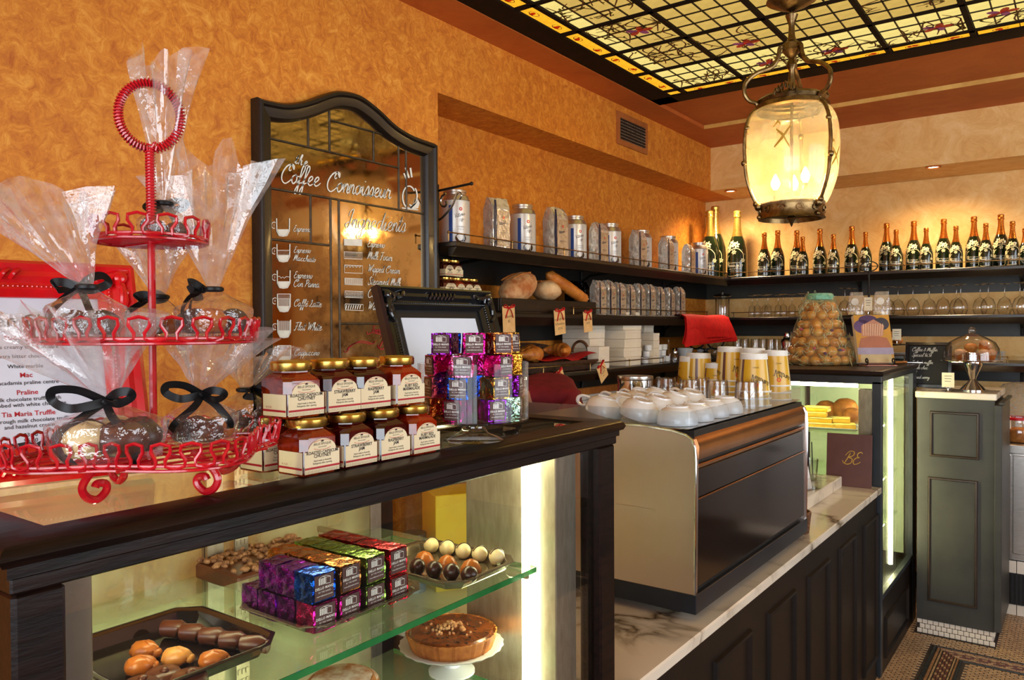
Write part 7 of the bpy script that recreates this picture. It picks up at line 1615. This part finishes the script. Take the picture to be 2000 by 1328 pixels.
croissant((-2.10, bc-L2*.66, Z3s+.062), 1.9, 'curled croissant at the near end of the basket', 1.25); croissant((-2.20, bc-L2*.35, Z3s+.078), 2.3, 'croissant half hidden behind the curled one', 1.1); croissant((-2.13, bc+L2*.15, Z3s+.076), 2.9, 'croissant lying on the red cloth in the basket', 1.2)
M_BOX = pm('white_cake_box_card', S(238, 228, 208), S(228, 214, 190), scale=6, rough=.6)
def boxes(px_, X, w, d, h, n, label, rz=0):
    y = at(px_, 690, X=X).y
    for k in range(n):
        t = thing('cake_box', label % ('topmost' if k == n-1 else 'lowest' if k == 0 else 'middle'), 'box', (X, y, Z3s+k*(h+.0008)), rz+.05*sin(k*2.3+px_), 'white cake boxes on the bottom shelf')
        mb = MB(); mb.box(-d/2, d/2, -w/2, w/2, 0, h*.9, .002); mb.build('tray', M_BOX, t); mb = MB(); mb.box(-d/2-.001, d/2+.001, -w/2-.001, w/2+.001, h*.62, h, .002); mb.build('lid', M_BOX, t)
boxes(1140, -2.22, .17, .17, .052, 5, '%s white cake box of the stack behind the basket handle')
boxes(1208, -2.17, .20, .19, .050, 6, '%s white cake box of the tallest stack'); boxes(1248, -2.24, .13, .14, .046, 6, '%s white cake box of the narrow stack beside the tallest'); boxes(1268, -2.14, .075, .10, .045, 4, '%s small white cake box next to the ramekins')
y = at(1164, 700, X=-2.10).y; t = thing('cake_box', 'small upright cream card box in front of the white cake boxes', 'box', (-2.085, y, Z3s), .1, 'white cake boxes on the bottom shelf'); mb = MB(); mb.box(-.035, .035, -.065, .065, 0, .115, .002); mb.build('carton', M_BOX, t); mb = MB(); mb.box(-.036, .036, -.066, .066, .1, .117, .002); mb.build('lid', M_BOX, t)
mb = MB(); mb.lathe([(.017, 0), (.022, .003), (.024, .036), (.022, .036), (.019, .005), (.001, .004)], 20); me_rk = mb.mesh('ramekin', M_PORCELAIN)
for r in range(3):
    for q in range(5-(1 if r else 0)):
        y = at(1262+10.5*q+3*r, 700, X=-2.12).y; o = link('ramekin', me_rk, None, (-2.13, y, Z3s+.0372*r)); tag(o, 'small white ramekin in the %s row of the ramekin stack' % ('bottom', 'middle', 'top')[r], 'ramekin', 'white ramekins on the bottom shelf')
def simple(name, label, cat, px_, X, prof, mat, z=Z3s, n=24): return tag((lambda m: (m.lathe(prof, n), m)[1])(MB()).build(name, mat, loc=(X, at(px_, 690, X=X).y, z)), label, cat)
simple('oil_bottle', 'slim clear oil bottle on the bottom shelf beside the ramekins', 'bottle', 1306, -2.14, [(.001, 0), (.022, 0), (.022, .075), (.010, .10), (.009, .135), (.011, .138), (.001, .139)], M_THINGLASS)
ss = thing('salt_shaker', 'small glass shaker with steel cap on the bottom shelf', 'shaker', (-2.10, at(1318, 690, X=-2.1).y, Z3s)); mb = MB(); mb.lathe([(.001, 0), (.026, 0), (.028, .03), (.018, .05), (.018, .055)], 20); mb.build('glass', M_THINGLASS, ss); mb = MB(); mb.lathe([(.019, .053), (.019, .075), (.012, .085), (.001, .086)], 20); mb.build('cap', M_CHROME, ss)
simple('white_bowl', 'deep white bowl of spoons on the bottom shelf', 'bowl', 1338, -2.12, [(.001, 0), (.030, 0), (.034, .006), (.055, .080), (.052, .080), (.032, .010), (.001, .008)], M_PORCELAIN)
for k in range(6):
    X = -2.12-.05*(k % 2); tag((lambda m: (m.ball((0, 0, .022), (.026, .020, .022), 14, 9), m)[1])(MB()).build('egg', M_PORCELAIN, loc=(X, at(1352+6.5*(k//2)+3*(k % 2), 690, X=X).y, Z3s+(.0 if k < 5 else .036))), 'smooth white egg beside the deep bowl on the bottom shelf', 'egg', 'eggs on the bottom shelf')
ri = thing('hoop_stand', 'black stand with two wire hoops on the bottom shelf in the corner', 'stand', (-2.02, at(1405, 690, X=-2.02).y, Z3s)); ri.location.x = -2.12; ri.location.y = 5.16
mb = MB(); mb.lathe([(.001, 0), (.06, 0), (.05, .02), (.012, .05), (.012, .07), (.001, .07)], 24); mb.build('base', M_BLACK, ri)
for s in (-1, 1): mb = MB(); mb.tube([(.062*cos(a)+.066*s, .01*s, .128+.062*sin(a)) for a in [2*pi*k/30 for k in range(30)]], .006, 7, True); mb.tube([(0, 0, .06), (.05*s, .01*s, .075)], .006, 6); mb.build('hoop', M_BLACK, ri)

# ------------------------------------------------------------------ glasses
flute = [(.024, 0), (.0245, .0005), (.026, .03), (.022, .075), (.008, .088), (.0032, .094), (.003, .150), (.006, .155), (.030, .158), (.031, .160), (.001, .1605)]
wine = [(.030, 0), (.0305, .0005), (.040, .03), (.040, .06), (.028, .092), (.008, .106), (.0038, .112), (.0036, .178), (.008, .184), (.036, .188), (.037, .190), (.001, .1905)]
mb = MB(); mb.lathe(flute, 22, cap=False); me_fl = mb.mesh('champagne_flute', M_THINGLASS, 50); mb = MB(); mb.lathe(wine, 26, cap=False); me_wi = mb.mesh('wine_glass', M_THINGLASS, 50)
for k, px_ in enumerate((1469, 1479, 1494, 1500, 1520, 1530, 1547, 1566, 1581, 1600)):
    Y = (5.60, 5.50)[k % 2]; tag(link('champagne_flute', me_fl, None, (at(px_, 600, Y=Y).x, Y, Z2s)), 'narrow champagne flute upside down on the middle shelf of the back wall', 'glass', 'flutes on the back wall shelf')
for k, px_ in enumerate((1650, 1664, 1735, 1754, 1783, 1815, 1842, 1868, 1876, 1914, 1930, 1962, 1992, 2000)):
    Y = (5.52, 5.62)[k % 2]; tag(link('wine_glass', me_wi, None, (at(px_, 600, Y=Y).x, Y, Z2s)), 'round wine glass upside down on the middle shelf of the back wall', 'glass', 'wine glasses on the back wall shelf')
tumT = [(.034, 0), (.0345, .0005), (.030, .13), (.028, .134), (.001, .1345), (.001, .130), (.028, .128), (.033, .002)]
mb = MB(); mb.lathe(tumT, 24, cap=False); me_tt = mb.mesh('tall_tumbler', M_THINGLASS, 50)
for k, (px_, Y) in enumerate(((1475, 5.50), (1490, 5.56), (1505, 5.50), (1518, 5.56), (1440, 5.55), (1455, 5.60))): tag(link('tall_tumbler', me_tt, None, (at(px_, 690, Y=Y).x, Y, Z3s)), 'tall clear tumbler upside down on the bottom shelf behind the paper cups', 'glass', 'tall tumblers on the bottom shelf')
for k, px_ in enumerate((1396, 1408, 1420, 1431)): tag(link('champagne_flute', me_fl, None, (at(px_, 690, Y=5.62).x, 5.62, Z3s)), 'champagne flute upside down on the bottom shelf in the corner', 'glass', 'flutes on the bottom shelf corner')
stt = thing('cocktail_shaker', 'steel cocktail shaker on the bottom shelf beside the tall tumblers', 'shaker', (at(1537, 690, Y=5.5).x, 5.5, Z3s)); mb = MB(); mb.lathe([(.001, 0), (.034, 0), (.042, .11), (.036, .125), (.022, .14)], 24); mb.build('body', M_STEEL, stt); mb = MB(); mb.lathe([(.022, .14), (.024, .145), (.018, .175), (.001, .178)], 20); mb.build('cap', M_CHROME, stt)
mb = MB(); mb.lathe([(.001, .003), (.05, 0), (.06, .004), (.105, .014), (.106, .016), (.06, .008), (.001, .006)], 32); me_pl = mb.mesh('dinner_plate', M_PORCELAIN)
for k in range(7): tag(link('dinner_plate', me_pl, None, (at(1925, 700, Y=5.56).x, 5.56, Z3s+.0075*k)), 'white dinner plate in the stack behind the cake dome', 'plate', 'plates on the bottom shelf')
for k in range(5): tag(link('dinner_plate', me_pl, None, (at(1765, 700, Y=5.56).x, 5.56, Z3s+.0075*k)), 'white dinner plate in the stack behind the chalkboard', 'plate', 'plates on the bottom shelf')

# ------------------------------------------------------------------ champagne bottles
M_BOTTLE = pm('dark_green_bottle_glass', S(22, 34, 16), S(14, 22, 10), scale=6, rough=.07, coat=.6, trans=.15)
M_COPFOIL = pm('copper_gold_capsule', S(206, 128, 50), S(176, 96, 30), scale=40, rough=.25, metal=.9, bump=.1)
M_GOLDFOIL = pm('pale_gold_capsule', S(226, 196, 110), S(206, 166, 70), scale=40, rough=.25, metal=.9, bump=.1)
M_ENAMEL = pm('cream_enamel', S(234, 222, 176), S(214, 196, 140), scale=60, rough=.35)
BP = [(.001, 0), (.125, 0), (.142, .012), (.145, .04), (.145, .36), (.138, .44), (.112, .54), (.080, .62)]
CP = [(.081, .615), (.062, .70), (.050, .80), (.047, .90), (.056, .902), (.058, .92), (.052, .935), (.053, .96), (.056, .985), (.045, 1.0), (.001, 1.003)]
def brad(z):
    for (r0, z0), (r1, z1) in zip(BP[1:], BP[2:]):
        if z0 <= z <= z1: return r0+(r1-r0)*(z-z0)/((z1-z0) or 1)
    return .145
mb = MB(); mb.lathe(BP, 28); me_b1 = mb.mesh('bottle_glass', M_BOTTLE); mb = MB(); mb.lathe(CP, 24, cap=False); me_b2 = mb.mesh('foil_capsule', M_COPFOIL); mb = MB(); mb.lathe(CP, 24, cap=False); me_b2g = mb.mesh('foil_capsule', M_GOLDFOIL)
MBt = lambda u, v, w: ((brad(v)+.002)*sin(u/.145), -(brad(v)+.002)*cos(u/.145), v)
fl_ = MB()
def petal(cu, cv, r):
    for k in range(6):
        a = k*pi/3+.2; fl_.poly([MBt(cu+r*(cos(a)*(.12+.5*t)+.26*sin(a)*s), cv+r*(sin(a)*(.12+.5*t)-.26*cos(a)*s), 0) for t, s in ((0, 0), (.7, 1), (1.5, .7), (1.8, 0), (1.5, -.7), (.7, -1))])
for cu, cv, r in ((-.03, .50, .062), (.055, .49, .055), (-.09, .43, .06), (-.12, .31, .045), (-.085, .22, .035), (.02, .38, .038), (.15, .26, .036)): petal(cu, cv, r)
for pts in ([(-.15, .06), (-.17, .2), (-.10, .36), (-.02, .42), (.08, .43), (.15, .36), (.16, .28)], [(-.10, .04), (-.02, .03), (.10, .05)], [(-.13, .12), (-.11, .28), (-.06, .34)]):
    ribbon(fl_, [(p.x, p.y) for p in cr([(a, b, 0) for a, b in pts], 6)], .012, MBt)
me_b3 = fl_.mesh('enamel_flowers', M_ENAMEL, 0)
lt = MB(); put_text(lt, 'CHAMPAGNE', .026, MBt, .03, .215); put_text(lt, 'PERRIER-JOUËT', .044, MBt, .03, .165, bold=.015, sx=.82); put_text(lt, 'BELLE EPOQUE', .026, MBt, .03, .128); put_text(lt, 'EPERNAY-FRANCE', .018, MBt, .03, .10)
me_b4 = lt.mesh('enamel_lettering', pm('pale_enamel_print', S(226, 220, 196), None, 30, rough=.4), 0)
def bottle(px_, py_, Y, label, big=False):
    p = at(px_, py_, Y=Y); h = p.z-Z1s; t = thing('champagne_bottle', label, 'bottle', (p.x, Y, Z1s), atan2(-p.x, Y)*-.35, 'flower painted champagne bottles on the top shelf'); t.scale = (h, h, h)
    link('bottle_glass', me_b1, t); link('foil_capsule', me_b2g if big else me_b2, t); tag(link('enamel_flowers', me_b3, t), kind='stuff'); tag(link('enamel_lettering', me_b4, t), kind='stuff')
for k, (zx, zy) in enumerate(((463, 225), (542, 212), (655, 213), (690, 250), (792, 203), (872, 235), (981, 187), (1062, 222), (1187, 170), (1243, 208), (1348, 157), (1421, 197), (1525, 145), (1597, 185), (1704, 130), (1774, 170), (1863, 118), (1932, 158), (2004, 200))):
    small = k in (3, 5, 7, 9, 11, 13, 15, 17, 0); bottle(1340+zx/3.03, 380+zy/3.03, 5.50 if small else 5.60, '%s champagne bottle with painted white flowers and copper capsule on the top shelf' % ('half size' if small else 'full size'))
for zx, zy, Y, lb in ((138, 96, 5.46, 'large gold topped champagne bottle beside the last coffee tin'), (172, 70, 5.62, 'tallest gold topped champagne bottle in the corner of the top shelf'), (303, 97, 5.54, 'large gold topped champagne bottle standing apart from the corner pair')): bottle(1340+zx/3.03, 380+zy/3.03, Y, lb, True)

# ------------------------------------------------------------------ person stooping behind the case, only the shirt shows
def skinned(name, V, E_, R, mat, parent, root=0, sub=2):
    me = bpy.data.meshes.new(name); me.from_pydata(V, E_, []); o = bpy.data.objects.new(name, me); COL.objects.link(o); o.parent = parent
    md = o.modifiers.new('skin', 'SKIN'); md.use_smooth_shade = True
    for i, sv in enumerate(me.skin_vertices[0].data): sv.radius = R[i] if isinstance(R[i], tuple) else (R[i], R[i]); sv.use_root = i == root
    o.modifiers.new('sub', 'SUBSURF').levels = sub; o.modifiers['sub'].render_levels = sub
    me.materials.append(mat); return o
pe = thing('person', 'person in a maroon shirt stooping behind the display case, only the back showing', 'person', (-1.80, 2.86, -.0))
M_SHIRT = pm('maroon_cotton', S(128, 20, 40), S(104, 14, 30), scale=14, rough=.8, bump=.05); M_SKIN = pm('skin', S(206, 156, 126), S(196, 142, 112), scale=20, rough=.55); M_TROUSER = pm('black_trousers', S(26, 26, 28), None, 20, rough=.8)
V = [(0, 0, 1.01), (0, -0.08, 1.21), (0.0, -0.2, 1.37), (0, -0.33, 1.43), (0, -0.42, 1.37), (0, -0.49, 1.3), (0.17, -0.3, 1.36), (0.2125, -0.36, 1.09), (0.17, -0.55, 0.98), (-0.17, -0.3, 1.36), (-0.2125, -0.36, 1.09), (-0.17, -0.55, 0.98), (0.1, 0, 0.95), (0.11, -0.06, 0.5), (0.11, 0.02, 0.09), (0.11, -0.1, 0.05), (-0.1, 0, 0.95), (-0.11, -0.06, 0.5), (-0.11, 0.02, 0.09), (-0.11, -0.1, 0.05)]
E_ = [(0, 1), (1, 2), (2, 3), (3, 4), (4, 5), (3, 6), (6, 7), (7, 8), (3, 9), (9, 10), (10, 11), (0, 12), (12, 13), (13, 14), (14, 15), (0, 16), (16, 17), (17, 18), (18, 19)]
R_p = [(.165, .135), (.17, .14), (.17, .135), (.15, .11), .055, .085, .085, .06, .035, .085, .06, .035, .10, .07, .045, .04, .10, .07, .045, .04]
ob = skinned('body', V, E_, R_p, M_SHIRT, pe)
bpy.context.view_layer.update()
me = bpy.data.meshes.new_from_object(ob.evaluated_get(bpy.context.evaluated_depsgraph_get())); bpy.data.objects.remove(ob)
me.materials.clear()
for m_ in (M_SHIRT, M_TROUSER, M_SKIN): me.materials.append(m_)
for p in me.polygons:
    c = p.center; p.material_index = 1 if (c.z < .95 and c.y > -.2) else 2 if (c.y < -.46 and c.z < 1.08) or (c.y < -.41 and c.z > 1.2) else 0; p.use_smooth = True
link('body', me, pe)
mb = MB(); mb.ball((0, -.485, 1.33), (.098, .10, .108), 18, 12); mb.build('hair', M_DARKCHOC, pe)
